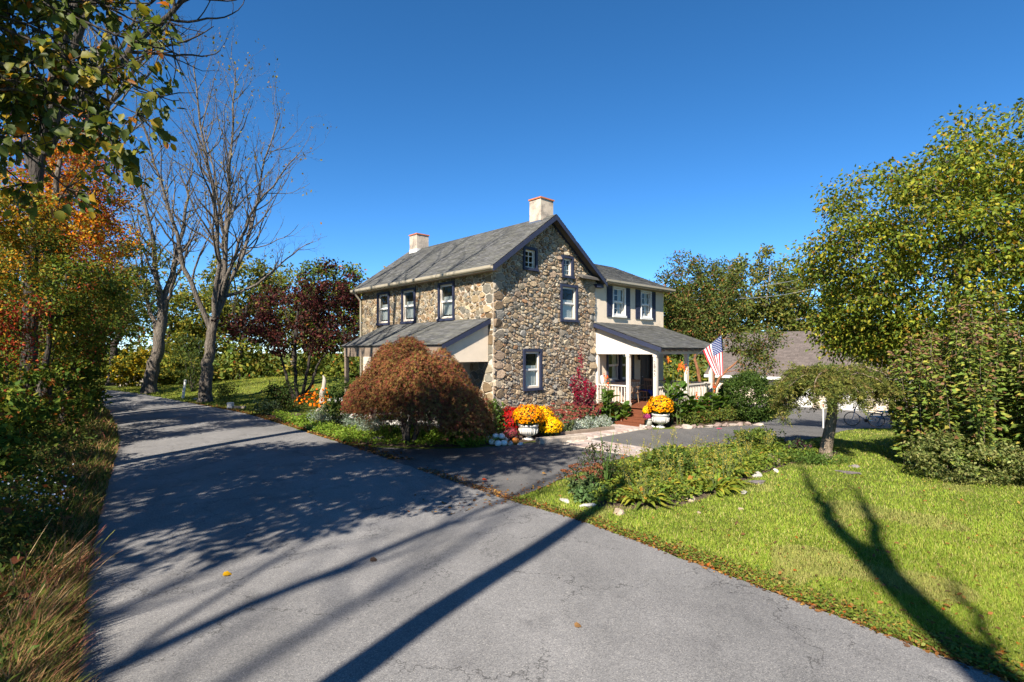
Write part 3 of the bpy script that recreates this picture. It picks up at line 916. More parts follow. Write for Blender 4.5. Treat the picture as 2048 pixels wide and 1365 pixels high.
# railings
def rail_run(p, q, n):
    p, q = np.array(p, float), np.array(q, float)      # (s,t)
    d = unit(np.append(q-p, 0))[:2]; w = np.array([-d[1], d[0]])
    for z0, z1, hw in ((FL+.78, FL+.84, .045), (FL+.09, FL+.14, .03)):
        mb = MB()
        c = [p-w*hw, q-w*hw, q+w*hw, p+w*hw]
        mb.hexa([hp(*x, z0) for x in c] + [hp(*x, z1) for x in c]); mb.out("rail", M["cream"], porch)
    for i in range(n):
        x = p + (q-p)*(i+.7)/(n+.4)
        mb = MB(); a = .019
        mb.hexa([hp(x[0]-a,x[1]-a,FL+.141), hp(x[0]-a,x[1]+a,FL+.141), hp(x[0]+a,x[1]+a,FL+.141), hp(x[0]+a,x[1]-a,FL+.141), hp(x[0]-a,x[1]-a,FL+.779), hp(x[0]-a,x[1]+a,FL+.779), hp(x[0]+a,x[1]+a,FL+.779), hp(x[0]+a,x[1]-a,FL+.779)])
        mb.out("baluster", M["cream"], porch)
rail_run((PS, W+.20), (PS, W+2.47), 15)
rail_run((PS, W+2.63), (PS, PT1-.08), 14)
rail_run((PS+.08, PT1), (WS-.1, PT1), 15)
rail_run((-1.54, W+.12), (-.12, W+.12), 9)
# steps toward the road
for i in range(3):
    z1 = FL - .02 - (i+1)*.17; t1 = W-.02 - i*.31
    for k in range(2):
        mb = MB(); hb(mb, PS+.02, -1.70, t1-.155*(k+1)+.004, t1-.155*k-.004, z1-.035, z1); mb.out("step_plank", M["wood_red"], porch)
    mb = MB(); hb(mb, PS+.05, -1.73, t1-.295, t1-.27, z1-.165, z1-.037); mb.out("riser", M["wood_red"], porch)
# ceiling and porch roof
mb = MB(); hb(mb, PS+.1, WS-.05, W+.21, PT1-.08, BZ+.20, BZ+.23); mb.out("porch_ceiling", M["cream"], porch)
PE_S, PE_Z, PTOP = PS-.38, 3.06, 4.16
pslope = (PTOP-PE_Z)/(WS-PE_S)
mb = MB(); slab(mb, hp(PE_S, W-.14, PE_Z), hp(PE_S, PT1+.32, PE_Z), hp(WS-.002, PT1+.32, PTOP), hp(WS-.002, W-.14, PTOP), 0.06)
porch_roof = mb.out("porch_roof", M["deck"], house)
shingles("shingles", hp(PE_S-.03, W-.17, PE_Z+.004), E2, hp(1, 0, pslope)-hp(0, 0, 0), PT1+.38-W+.14, math.hypot(WS-PE_S, PTOP-PE_Z), porch_roof, rng, greypal, M["shingle"])
mb = MB()
def prk(t0, t1, drop, s_a=PE_S-.02, s_b=WS-.05):
    zf = lambda s: PE_Z + (s-PE_S)*pslope
    mb.hexa([hp(s_a,t0,zf(s_a)-drop), hp(s_a,t1,zf(s_a)-drop), hp(s_b,t1,zf(s_b)-drop), hp(s_b,t0,zf(s_b)-drop), hp(s_a,t0,zf(s_a)-.004), hp(s_a,t1,zf(s_a)-.004), hp(s_b,t1,zf(s_b)-.004), hp(s_b,t0,zf(s_b)-.004)])
prk(W-.175, W-.145, 0.17); mb.out("rake_board", M["navy"], porch_roof)
mb = MB(); prk(PT1+.33, PT1+.36, 0.17); mb.out("rake_board", M["navy"], porch_roof)
mb = MB(); zf = lambda s: PE_Z + (s-PE_S)*pslope
mb.add([hp(PS-.05, W+.06, BZ+.272), hp(WS-.05, W+.06, BZ+.272), hp(WS-.05, W+.06, zf(WS-.05)-.07), hp(PS-.05, W+.06, zf(PS-.05)-.07)], [(0,1,2,3)])
mb.add([hp(PS-.05, W+.10, BZ+.272), hp(WS-.05, W+.10, BZ+.272), hp(WS-.05, W+.10, zf(WS-.05)-.07), hp(PS-.05, W+.10, zf(PS-.05)-.07)], [(0,3,2,1)])
mb.out("end_panel", M["cream"], porch_roof)
for i in range(11):
    t = W+.18 + i*.455
    mb = MB(); a, b = PE_S+.03, PS+.05
    mb.hexa([hp(a,t,zf(a)-.16), hp(a,t+.05,zf(a)-.16), hp(b,t+.05,zf(b)-.19), hp(b,t,zf(b)-.19), hp(a,t,zf(a)-.065), hp(a,t+.05,zf(a)-.065), hp(b,t+.05,zf(b)-.065), hp(b,t,zf(b)-.065)])
    mb.out("rafter_tail", M["wood"], porch_roof)
# house number 2845 down the corner post
def text_mesh(s, size):
    cu = bpy.data.curves.new("house_number", "FONT"); cu.body = s; cu.size = size; cu.align_x = "CENTER"; cu.extrude = 0.004
    t = bpy.data.objects.new("house_number", cu); COL.objects.link(t)
    dg = bpy.context.evaluated_depsgraph_get()
    me = bpy.data.meshes.new_from_object(t.evaluated_get(dg)); me.name = "house_number"
    bpy.data.objects.remove(t)
    return me
for k, ch in enumerate("2845"):
    me = text_mesh(ch, 0.185); me.materials.clear(); me.materials.append(M["blackmetal"])
    o = bpy.data.objects.new("house_number", me); COL.objects.link(o); o.parent = porch
    p = hp(PS, W+.12-.072, 2.40-.155*k) - base_of(porch)
    o.location = p
    # text faces -E2 (toward the road): x axis of the text along -E1 reversed
    xa, ya, za = -E1, np.array([0, 0, 1.0]), -E2
    from mathutils import Matrix
    R = Matrix(((xa[0], ya[0], za[0]), (xa[1], ya[1], za[1]), (xa[2], ya[2], za[2])))
    o.rotation_euler = R.to_euler()

# ---- lean-to roof on the road side
LT_D, LT_TOP, LT_SL = 2.10, 4.09, 0.45
lz = lambda d: LT_TOP - d*LT_SL
mb = MB(); slab(mb, hp(7.4, -LT_D, lz(LT_D)), hp(0.12, -LT_D, lz(LT_D)), hp(0.12, -.002, LT_TOP), hp(7.4, -.002, LT_TOP), 0.07)
lean = mb.out("lean_to_roof", M["deck"], house)
shingles("shingles", hp(0.09, -LT_D-.03, lz(LT_D)+.004), E1, hp(0, 1, LT_SL)-hp(0, 0, 0), 7.34, math.hypot(LT_D, LT_D*LT_SL)+.02, lean, rng, greypal, M["shingle"])
mb = MB(); mb.hexa([hp(.085,-LT_D-.03,lz(LT_D)-.17), hp(.115,-LT_D-.03,lz(LT_D)-.17), hp(.115,-.04,lz(.04)-.17), hp(.085,-.04,lz(.04)-.17), hp(.085,-LT_D-.03,lz(LT_D)-.01), hp(.115,-LT_D-.03,lz(LT_D)-.01), hp(.115,-.04,lz(.04)-.004), hp(.085,-.04,lz(.04)-.004)])
mb.out("rake_board", M["navy"], lean)
mb = MB(); mb.hexa([hp(.22,-LT_D+.1,2.55), hp(.34,-LT_D+.1,2.55), hp(.34,-.04,2.55), hp(.22,-.04,2.55), hp(.22,-LT_D+.1,lz(LT_D-.1)-.08), hp(.34,-LT_D+.1,lz(LT_D-.1)-.08), hp(.34,-.04,lz(.04)-.08), hp(.22,-.04,lz(.04)-.08)])
mb.out("end_panel", M["stucco"], lean)
mb = MB(); hb(mb, .2, 7.3, -LT_D+.02, -LT_D+.18, 2.7, lz(LT_D-.1)-.085); mb.out("beam", M["timber"], lean)
for s in (.28, 2.6, 4.9, 7.2):
    mb = MB(); hb(mb, s-.07, s+.07, -LT_D+.03, -LT_D+.17, 0, 2.7); mb.out("post", M["timber"], lean)
mb = MB(); hb(mb, .0, 7.4, -LT_D-.05, -.06, 0.0, .12); mb.out("patio_slab", M["urn"], house)

# ---- paver path
path = MB(); hb(path, -5.9, -3.15, .12, 1.42, 0.0, .026); hb(path, -3.15, -1.72, .55, 5.02, 0.0, .030)
path = tag(path.out("paver_path", M["mortar"]), kind="structure")
M["paver"] = simple("paver", (0.34, 0.27, 0.23), 0.9, 0.3, 4, 0.5, 40, attr=True)
def paver_mesh(a, b, cols):
    out = []
    for c in cols:
        mb = MB(); h = .026; e = .008
        V = [(-a,-b,0),(a,-b,0),(a,b,0),(-a,b,0),(-a,-b,h-.007),(a,-b,h-.007),(a,b,h-.007),(-a,b,h-.007),(-a+e,-b+e,h),(a-e,-b+e,h),(a-e,b-e,h),(-a+e,b-e,h)]
        F = [(0,1,5,4),(1,2,6,5),(2,3,7,6),(3,0,4,7),(4,5,9,8),(5,6,10,9),(6,7,11,10),(7,4,8,11),(8,9,10,11)]
        o = build("paver", V, F, M["paver"], None, np.tile(np.array(c), (12, 1)))
        out.append(o.data); bpy.data.objects.remove(o)
    return out
pcols = [(0.36,0.29,0.25),(0.31,0.25,0.22),(0.40,0.34,0.30),(0.33,0.24,0.20),(0.28,0.24,0.215)]
rng = np.random.default_rng(8)
ang = math.atan2(E1[1], E1[0])
def lay(s0, s1, t0, t1, ps, pt, z):
    meshes = paver_mesh(ps/2-.006, pt/2-.006, pcols)
    nr = int((t1-t0)/pt)
    for i in range(nr):
        s = s0 + (ps/2 if i % 2 else 0)
        while s + ps <= s1 + .01:
            p = hp(s+ps/2, t0+pt*(i+.5), z + rng.uniform(-.004, .005))
            o = bpy.data.objects.new("paver", meshes[rng.integers(len(meshes))]); COL.objects.link(o); o.parent = path
            o.location = p; o.rotation_euler = (rng.normal(0, .008), rng.normal(0, .008), ang + rng.normal(0, .012))
            s += ps
lay(-5.88, -3.16, .14, 1.42, .25, .125, .022)
lay(-3.13, -1.73, .57, 5.0, .28, .17, .026)
# ------------------------------------------------------------------ plant helpers
T_LEAF = (np.array([(0,0,0),(.3,.27,.07),(.68,.24,.06),(1,0,-.05),(.68,-.24,.06),(.3,-.27,.07)], float), [np.array([(0,1,2,3),(0,3,4,5)])])
T_KITE = (np.array([(0,0,0),(.42,.29,.09),(1,0,-.06),(.42,-.29,.09)], float), [np.array([(0,1,2),(0,2,3)])])
T_DIAM = (np.array([(0,0,0),(.5,.33,.08),(1,0,0),(.5,-.33,.08)], float), [np.array([(0,1,2),(0,2,3)])])
T_NARROW = (np.array([(0,0,0),(.5,.13,.03),(1,0,-.05),(.5,-.13,.03)], float), [np.array([(0,1,2),(0,2,3)])])
T_NEEDLE = (np.array([(0,.05,0),(1,0,0),(0,-.05,0)], float), [np.array([(0,1,2)])])
T_FINE = (np.array([(0,0,0),(.66,.52,-.05),(.42,.16,.03),(1,.0,-.1),(.42,-.16,.03),(.66,-.52,-.05)], float), [np.array([(0,1,2),(2,3,4),(0,4,5)])])
T_HEX = (np.array([(-.5,0,0),(-.25,.43,.1),(.25,.43,.1),(.5,0,0),(.25,-.43,.1),(-.25,-.43,.1),(0,0,.16)], float), [np.array([(0,1,6),(1,2,6),(2,3,6),(3,4,6),(4,5,6),(5,0,6)])[:, ::-1]])
# broad toothed leaf with a folded midrib
T_BROAD = (np.array([(0,0,0),(.06,.20,.06),(.22,.40,.16),(.36,.35,.12),(.5,.45,.15),(.70,.29,.04),(1.0,0.03,-.22),(.70,-.29,.02),(.5,-.45,.10),(.36,-.35,.10),(.22,-.40,.14),(.06,-.20,.06),(.35,0,0),(.68,0,-.06)], float),
           [np.array([(0,1,2,12),(12,2,3,4),(12,4,5,13),(0,12,10,11),(12,8,9,10),(12,13,7,8)]), np.array([(13,5,6),(13,6,7)])])

def _unused(): pass
def nrm(a): return a / (np.linalg.norm(a, axis=-1, keepdims=True) + 1e-9)

def scatter(P, size, T, N, tmpl, C):
    """Leaf template copies at P; returns V, face arrays, vertex colours."""
    tv, tf = tmpl
    n, k = len(P), len(tv)
    T = nrm(T); B = nrm(np.cross(N, T)); N2 = np.cross(T, B)
    size = np.broadcast_to(size, (n,))[:, None, None]
    V = P[:, None, :] + size * (tv[None, :, 0:1] * T[:, None] + tv[None, :, 1:2] * B[:, None] + tv[None, :, 2:3] * N2[:, None])
    F = [(f[None] + (np.arange(n) * k)[:, None, None]).reshape(-1, f.shape[1]) for f in tf]
    return V.reshape(-1, 3), F, np.repeat(C, k, axis=0)

class Cloud:
    def __init__(self): self.V, self.F, self.C, self.n = [], {}, [], 0
    def add(self, V, F, C):
        for f in F:
            self.F.setdefault(f.shape[1], []).append(f + self.n)
        self.V.append(V); self.C.append(np.broadcast_to(C, (len(V), 3))); self.n += len(V)
    def leaves(self, P, size, T, N, tmpl, C): self.add(*scatter(P, size, T, N, tmpl, C))
    def out(self, name, mat, parent=None, origin=None, smooth=False):
        F = [np.concatenate(v) for v in self.F.values()]
        o = build(name, np.concatenate(self.V), F, mat, parent, np.concatenate(self.C), smooth, origin)
        if parent is not None: o["kind"] = "stuff"
        return o
    def out_each(self, name, mat, parent, smooth=False):
        """Every added piece an object of its own (needs one add() per piece)."""
        n0 = 0; fl = [np.concatenate(v) for v in self.F.values()]
        for V, C in zip(self.V, self.C):
            F = []
            for f in fl:
                g = f[(f[:, 0] >= n0) & (f[:, 0] < n0 + len(V))] - n0
                if len(g): F.append(g)
            build(name, V, F, mat, parent, C, smooth)
            n0 += len(V)

def pick(rng, pal, n, vary=0.22):
    """pal: list of (colour, weight). One colour per leaf."""
    c = np.array([p[0] for p in pal], float); w = np.array([p[1] for p in pal], float); w /= w.sum()
    out = c[rng.choice(len(c), n, p=w)]
    return out * rng.uniform(1 - vary, 1 + vary, (n, 1)) * rng.uniform(0.93, 1.07, (n, 3))

def rdir(rng, n): return nrm(rng.normal(size=(n, 3)))

def env_points(rng, ells, n, lo=0.5):
    E = np.array(ells, float)
    w = (E[:, 3] * E[:, 4] * E[:, 5]) ** (2 / 3); w /= w.sum()
    i = rng.choice(len(E), n, p=w)
    d = rdir(rng, n)
    r = lo + (1 - lo) * rng.random(n) ** 0.6
    return E[i, :3] + d * E[i, 3:6] * r[:, None]

def clump_leaves(cl, rng, centres, rad, per, size, pal, tmpl, droop=0.3, up=0.6, flat=0.7, clump_vary=0.18):
    """Leaves gathered in clumps: every clump has its own tint (real leaf colour differences)."""
    nC = len(centres)
    n = nC * per
    ci = np.repeat(np.arange(nC), per)
    d = rdir(rng, n)
    rr = np.repeat(np.broadcast_to(rad, (nC,)) * rng.uniform(0.6, 1.35, nC), per) * rng.random(n) ** 0.45
    P = centres[ci] + d * rr[:, None] * np.array([1, 1, flat])
    T = nrm(d * 0.8 + rng.normal(0, 0.6, (n, 3)) + np.array([0, 0, -droop]))
    N = nrm(rng.normal(0, 0.55, (n, 3)) + np.array([0, 0, up]) + d * 0.3)
    C = pick(rng, pal, n) * np.repeat(rng.uniform(1 - clump_vary, 1 + clump_vary, (nC, 1)), per, axis=0)
    cl.leaves(P, size * rng.uniform(0.6, 1.3, n), T, N, tmpl, C)

def bend(rng, a, b, n=6, sag=0.0, wob=0.08):
    a, b = np.asarray(a, float), np.asarray(b, float)
    t = np.linspace(0, 1, n)[:, None]
    L_ = np.linalg.norm(b - a)
    p = a + (b - a) * t
    p[:, 2] += sag * L_ * np.sin(t[:, 0] * PI)
    w = rng.normal(0, wob * L_ / n, (n, 3)); w[0] = 0; w[-1] = 0
    return p + w

def leafy_tree(name, label, base, trunk, r0, ells, nclump, per, lsize, pal, bark, seed, group=None, tmpl=T_KITE, limbs=9, clump_r=0.45,
               leafm="leaf", lo=0.5, droop=0.3, up=0.6, twig=0.012, cat="tree", stems=None, sag=0.10, crown_name="crown"):
    rng = np.random.default_rng(seed)
    base = np.asarray(base, float)
    root = thing(name, label, cat, tuple(base), group)
    tb = Tubes()
    allstems = stems if stems else [trunk]
    NP, NR, nn = np.zeros((nclump + 600, 3)), np.zeros(nclump + 600), 0
    def push(P, R):
        nonlocal nn
        k = len(P); NP[nn:nn+k] = P; NR[nn:nn+k] = R; nn += k
    for st in allstems:
        st = base + np.asarray(st, float)
        k = 14
        P = spline(st, k)
        P[1:-1, :2] += rng.normal(0, r0 * 0.25, (k - 2, 2))
        R = r0 * (1 - 0.72 * np.linspace(0, 1, k)) ; R[0] *= 1.35
        tb.add(P, R, 9)
        push(P[k // 3:], R[k // 3:])
    C = env_points(rng, ells, nclump, lo)
    # main limbs
    L_ends = C[rng.choice(len(C), min(limbs, len(C)), replace=False)]
    for e in L_ends:
        A = NP[:nn]
        d = np.linalg.norm(A - e, axis=1) + 0.9 * np.maximum(0, A[:, 2] - e[2] + 0.3)
        i = int(np.argmin(d)); a, ra = NP[i].copy(), NR[i]
        P = bend(rng, a, e, 8, sag, 0.25)
        R = np.linspace(min(ra * 0.6, r0 * 0.45), twig * 1.3, 8)
        tb.add(P, R, 6)
        push(P[1:], R[1:])
    for c in C:
        A = NP[:nn]
        d = np.linalg.norm(A - c, axis=1) + 0.8 * np.maximum(0, A[:, 2] - c[2] + 0.2)
        i = int(np.argmin(d)); a, ra = NP[i].copy(), NR[i]
        if d[i] < 0.15: continue
        P = bend(rng, a, c, 5, sag * 0.7, 0.25)
        R = np.linspace(max(min(ra * 0.5, 0.05), twig), twig * 0.5, 5)
        tb.add(P, R, 4)
        push(P[2:3], R[2:3])
    tb.out("trunk", M[bark], root)
    cl = Cloud()
    clump_leaves(cl, rng, C, clump_r, per, lsize, pal, tmpl, droop, up)
    cl.out(crown_name, M[leafm], root)
    return root

def grow(rng, tb, p, d, L_, r, depth, maxd, tips, up=0.12, wander=0.16, nk=(4, 6), ang=(22, 48), ratio=0.6, seg=0.6, first=0.35, rend=0.35):
    n = max(3, int(L_ / (seg * (0.6 ** depth)) + 1)); n = min(n, 10)
    pts, rad = [p.copy()], [r]
    for i in range(n):
        d = unit(d + rng.normal(0, wander, 3) + np.array([0, 0, up]))
        p = p + d * L_ / n
        pts.append(p.copy()); rad.append(r * (1 - (1 - rend) * (i + 1) / n))
    tb.add(np.array(pts), np.array(rad), (9, 6, 5, 4, 3, 3)[min(depth, 5)])
    if depth >= maxd:
        tips.append((p, d)); return
    k = rng.integers(nk[0], nk[1] + 1)
    for j in range(k):
        t = first + (1 - first) * (j + rng.uniform(0.1, 0.9)) / k
        i = min(int(t * n), n - 1); q = pts[i] + (pts[i + 1] - pts[i]) * (t * n - i)
        dd = unit(pts[i + 1] - pts[i])
        ax = unit(np.cross(dd, rng.normal(size=3)))
        a = math.radians(rng.uniform(*ang))
        nd = dd * math.cos(a) + np.cross(ax, dd) * math.sin(a)
        grow(rng, tb, q, nd, L_ * ratio * rng.uniform(0.7, 1.15) * (1.15 - 0.45 * t), max(rad[i] * 0.55, 0.004), depth + 1, maxd, tips, up * 0.8, wander, nk, ang, ratio, seg, 0.2, 0.3)
    tips.append((p, d))

def bare_tree(name, label, base, trunk, r0, limbs, seed, bark="bark_grey", maxd=3, leaves=0, pal=None, lsize=0.10, group=None, nk=(4, 6), up=0.12, ratio=0.55, wander=0.13, cat="tree", twigs=1.5):
    """limbs: list of (fraction up the trunk, [points relative to base], radius)."""
    rng = np.random.default_rng(seed)
    base = np.asarray(base, float)
    root = thing(name, label, cat, tuple(base), group)
    tb, tips = Tubes(), []
    T = spline(base + np.asarray(trunk, float), 16)
    R = r0 * (1 - 0.38 * np.linspace(0, 1, 16)); R[0] *= 1.3; R[1] *= 1.08
    T[1:-1, :2] += rng.normal(0, r0 * 0.08, (14, 2))
    tb.add(T, R, 12)
    for pts, r in limbs:
        P = spline(base + np.asarray(pts, float), 14)
        P[1:-1] += rng.normal(0, 0.05, (12, 3))
        RR = r * (1 - 0.80 * np.linspace(0, 1, 14))
        tb.add(P, RR, 8)
        L_ = np.linalg.norm(P[-1] - P[0])
        k = int(L_ * twigs)
        for j in range(k):
            t = 0.22 + 0.78 * (j + rng.uniform(0.1, 0.9)) / k
            i = min(int(t * 13), 12); q = P[i] + (P[i + 1] - P[i]) * (t * 13 - i)
            dd = unit(P[i + 1] - P[i]); ax = unit(np.cross(dd, rng.normal(size=3)))
            a = math.radians(rng.uniform(25, 55)); nd = dd * math.cos(a) + np.cross(ax, dd) * math.sin(a)
            grow(rng, tb, q, nd, L_ * 0.34 * rng.uniform(0.6, 1.2) * (1.2 - 0.6 * t), max(RR[i] * 0.5, 0.008), 1, maxd, tips, up, wander, nk, (22, 50), ratio, 0.6, 0.25, 0.25)
    tb.out("trunk", M[bark], root)
    if leaves:
        tp = np.array([t_[0] for t_ in tips]); n = leaves
        i = rng.integers(0, len(tp), n)
        # leaves hang on in patches
        keep = (np.sin(tp[i, 0] * 1.3 + 2) + np.sin(tp[i, 2] * 1.1) + rng.normal(0, 0.8, n)) > 0.2
        i = i[keep]; n = len(i)
        P = tp[i] + rng.normal(0, 0.16, (n, 3))
        cl = Cloud(); cl.leaves(P, lsize * rng.uniform(0.6, 1.3, n), nrm(rng.normal(size=(n, 3)) + np.array([0, 0, -.8])), rdir(rng, n), T_LEAF, pick(rng, pal, n))
        cl.out("crown", M["leaf_dull"], root)
    return root

def strap(cl, rng, c, az, L_, w, rise, fall, col, segs=6, fold=0.25, round_=1.0, tipw=0.0):
    """One arching strap or paddle leaf."""
    t = np.linspace(0, 1, segs + 1)
    hx = L_ * (0.35 * t + 0.65 * t ** 1.3) * math.cos(rise * 0.9)
    hz = L_ * (math.sin(rise) * t - fall * t ** 2.2)
    ca, sa = math.cos(az), math.sin(az)
    mid = np.stack([c[0] + hx * ca, c[1] + hx * sa, c[2] + hz], -1)
    wd = w * np.sin(PI * np.clip(0.06 + 0.94 * t ** round_, 0, 1)) ** 0.8 + 0.004
    side = np.array([-sa, ca, 0])
    upv = np.array([0, 0, 1.0])
    Lf = mid + side * wd[:, None] + upv * (wd * fold)[:, None]
    Rt = mid - side * wd[:, None] + upv * (wd * fold)[:, None]
    V = np.concatenate([Lf, mid, Rt]); n = segs + 1
    i = np.arange(segs)
    F = np.concatenate([np.stack([i, i+n, i+n+1, i+1], -1), np.stack([i+n, i+2*n, i+2*n+1, i+n+1], -1)])
    cl.add(V, [F], np.asarray(col))

def blades(cl, rng, P, h, w, lean, C, segs=1):
    """Grass blades at P (n,3): bent two-part blades."""
    n = len(P)
    az = rng.uniform(0, 2 * PI, n)
    d = np.stack([np.cos(az), np.sin(az), np.zeros(n)], -1)
    s = np.stack([-d[:, 1], d[:, 0], np.zeros(n)], -1)
    h = np.broadcast_to(h, (n,))[:, None]; w = np.broadcast_to(w, (n,))[:, None]; ln = np.broadcast_to(lean, (n,))[:, None] * rng.uniform(0.3, 1.4, (n, 1))
    z = np.array([0, 0, 1.0])
    a, b = P - s * w, P + s * w
    if segs == 1:
        tip = P + d * ln * h + z * h
        V = np.stack([a, b, tip], 1).reshape(-1, 3)
        F = [np.arange(n * 3).reshape(-1, 3)]
        cl.add(V, F, np.repeat(C, 3, 0))
    else:
        m = P + d * ln * h * 0.35 + z * h * 0.6
        tip = P + d * ln * h * 1.1 + z * h * 0.95
        V = np.stack([a, b, m + s * w * 0.8, m - s * w * 0.8, tip], 1).reshape(-1, 3)
        k = (np.arange(n) * 5)[:, None]
        cl.add(V, [k + np.array([[0, 1, 2, 3]]), k + np.array([[3, 2, 4]])], np.repeat(C, 5, 0))

def shrub(name, label, cat, c, r, n, lsize, pal, seed, group=None, tmpl=T_KITE, lo=0.55, clump_r=0.18, per=30, leafm="leaf", stem="stem", droop=0.2, up=0.6, nst=9, flowers=None, parts=True):
    """Rounded herb or shrub: foliage part, stem part and, if asked for, a flower part."""
    rng = np.random.default_rng(seed)
    c = np.asarray(c, float); rx, ry, rz = r
    root = thing(name, label, cat, tuple(c), group)
    cc = c + np.array([0, 0, rz * 0.95])
    C = env_points(rng, [(*cc, rx, ry, rz)], max(4, n // per), lo)
    C[:, 2] = np.maximum(C[:, 2], c[2] + 0.04)
    tb = Tubes()
    for e in C[rng.choice(len(C), min(nst, len(C)), replace=False)]:
        tb.add(bend(rng, c + rng.normal(0, 0.03, 3) * np.array([1, 1, 0]), e, 5, 0.05, 0.2), np.linspace(0.014 * max(rz, .4), 0.004, 5), 4)
    tb.out("stems", M[stem], root)
    cl = Cloud(); clump_leaves(cl, rng, C, clump_r, per, lsize, pal, tmpl, droop, up)
    V = np.concatenate(cl.V); V[:, 2] = np.maximum(V[:, 2], c[2] + 0.012); cl.V = [V]
    cl.out("foliage", M[leafm], root)
    if flowers:
        pal_f, nf, fs, zmin = flowers
        d = rdir(rng, nf * 3); d = d[d[:, 2] > zmin][:nf]
        P = cc + d * np.array([rx, ry, rz]) * 1.05
        fl = Cloud(); fl.leaves(P, fs * rng.uniform(0.7, 1.25, len(P)), nrm(np.cross(d, rdir(rng, len(P)))), nrm(d + rng.normal(0, .25, d.shape)), T_HEX, pick(rng, pal_f, len(P)))
        fl.out("flowers", M["petal"], root)
    return root

def mum(label, c, r, h, pal, nf, seed, fs=0.05, group=None, base_z=0.0):
    """Dense dome of small flowers over dark leaves."""
    rng = np.random.default_rng(seed)
    c = np.asarray(c, float)
    root = thing("chrysanthemum", label, "flower", tuple(c), group)
    mb = MB(); mb.lathe([(r*.12, 0), (r*.5, h*.22), (r*.82, h*.36), (r*.9, h*.52), (r*.72, h*.76), (r*.3, h*.92), (.01, h*.95)], c, 16)
    build("foliage", mb.v, mb.f, M["mumgreen"], root, smooth=True)
    n = nf
    d = rdir(rng, n * 3); d = d[d[:, 2] > -0.42][:n]
    cc = c + np.array([0, 0, h * 0.48])
    bump_ = 1 + 0.10 * np.sin(d[:, 0] * 6 + seed) * np.sin(d[:, 1] * 5 + d[:, 2] * 4) + rng.normal(0, 0.04, len(d))
    P = cc + d * np.array([r, r, h * 0.53]) * bump_[:, None]
    fl = Cloud(); fl.leaves(P, fs * rng.uniform(0.75, 1.25, len(P)), nrm(np.cross(d, rdir(rng, len(P)))), nrm(d + rng.normal(0, .3, d.shape)), T_HEX, pick(rng, pal, len(P), 0.2))
    fl.out("flowers", M["petal"], root)
    lf = Cloud(); m = nf // 3
    d = rdir(rng, m * 2); d = d[d[:, 2] < 0.5][:m]
    P = cc + d * np.array([r, r, h * .52]) * 0.93
    lf.leaves(P, 0.05, nrm(d + rng.normal(0, .5, d.shape)), nrm(rng.normal(size=d.shape) + [0, 0, .6]), T_LEAF, pick(rng, [((.03, .06, .012), 1), ((.05, .085, .02), 1)], len(P)))
    lf.out("leaves", M["leaf"], root)
    return root
M["mumgreen"] = simple("mum_green", (0.02, 0.035, 0.010), 0.9, 0.4, 20, 0.8, 30)

import bmesh
def rock(name, label, c, size, col, seed, group=None, cat="rock", mat="rock"):
    rng = np.random.default_rng(seed)
    bm = bmesh.new(); bmesh.ops.create_icosphere(bm, subdivisions=2, radius=1.0)
    V = np.array([v.co[:] for v in bm.verts]); F = [tuple(v.index for v in f.verts) for f in bm.faces]; bm.free()
    k = rng.normal(size=(7, 3)); a = rng.uniform(0.06, 0.2, 7)
    s = 1 + sum(a[i] * np.sin(V @ (k[i] * 1.6) + i) for i in range(7))
    q = rdir(rng, 7)
    for j in range(7):
        dq = V @ q[j]; s = np.where(dq > 0.62, s * (0.62 / np.maximum(dq, .62)) ** .8, s)
    V = V * s[:, None] * np.array(size)
    az = rng.uniform(0, PI); ca, sa = math.cos(az), math.sin(az)
    V = np.stack([V[:, 0]*ca - V[:, 1]*sa, V[:, 0]*sa + V[:, 1]*ca, V[:, 2]], -1)
    c = np.asarray(c, float)
    o = build(name, V + c + np.array([0, 0, size[2]*0.30]), F, M[mat], None, np.tile(np.array(col) * rng.uniform(.85, 1.15), (len(V), 1)), False, tuple(c))
    return tag(o, label, cat, group)
# ------------------------------------------------------------------ trees
def pxrel(x0, Y, dy=0.0):
    k = F_PX / Y
    return lambda x, y, d=0.0: ((x - x0) / k, d, CAM_H + (703 - y) / k)

YEL = [((0.20, 0.16, 0.03), 3), ((0.16, 0.10, 0.03), 2), ((0.10, 0.09, 0.03), 1)]
q = pxrel(408, 29.8)
bare_tree("walnut_tree", "tall nearly bare walnut tree with forked grey trunk on the lawn beside the road", (-17.45, 29.8, 0.02),
    [(0, 0, -.1), q(411, 770), q(416, 710), q(424, 655), q(427, 635)], 0.36,
    [([q(420, 660), q(400, 590, -.4), q(380, 530, -.8), q(374, 470, -1.0), q(356, 400, -1.3), q(338, 310, -1.6), q(322, 255, -2.0)], .15),
     ([q(426, 645), q(431, 560, .5), q(428, 480, 1.0), q(410, 390, 1.4), q(385, 300, 1.8), q(362, 215, 2.0)], .13),
     ([q(428, 640), q(446, 560, -.5), q(454, 490, -1.0), q(456, 420, -1.5), q(442, 300, -1.8), q(428, 170, -2.0)], .15),
     ([q(430, 640), q(460, 545, .4), q(472, 480, .9), q(487, 400, 1.4), q(503, 300, 1.6), q(528, 195, 2.0)], .13),
     ([q(440, 600), q(482, 520, -.8), q(530, 445, -1.6), q(580, 395, -2.2), q(632, 345, -2.6)], .11),
     ([q(429, 640), q(447, 545), q(457, 460), q(455, 330, .2), q(460, 210, .3), q(462, 130, .4)], .14),
     ([q(440, 600), q(500, 560, 1), q(555, 500, 1.6), q(600, 470, 2)], .09)],
    21, "bark_grey", 4, 1500, YEL, 0.15, nk=(2, 3), up=0.10, twigs=1.9)
q = pxrel(298, 34.2)
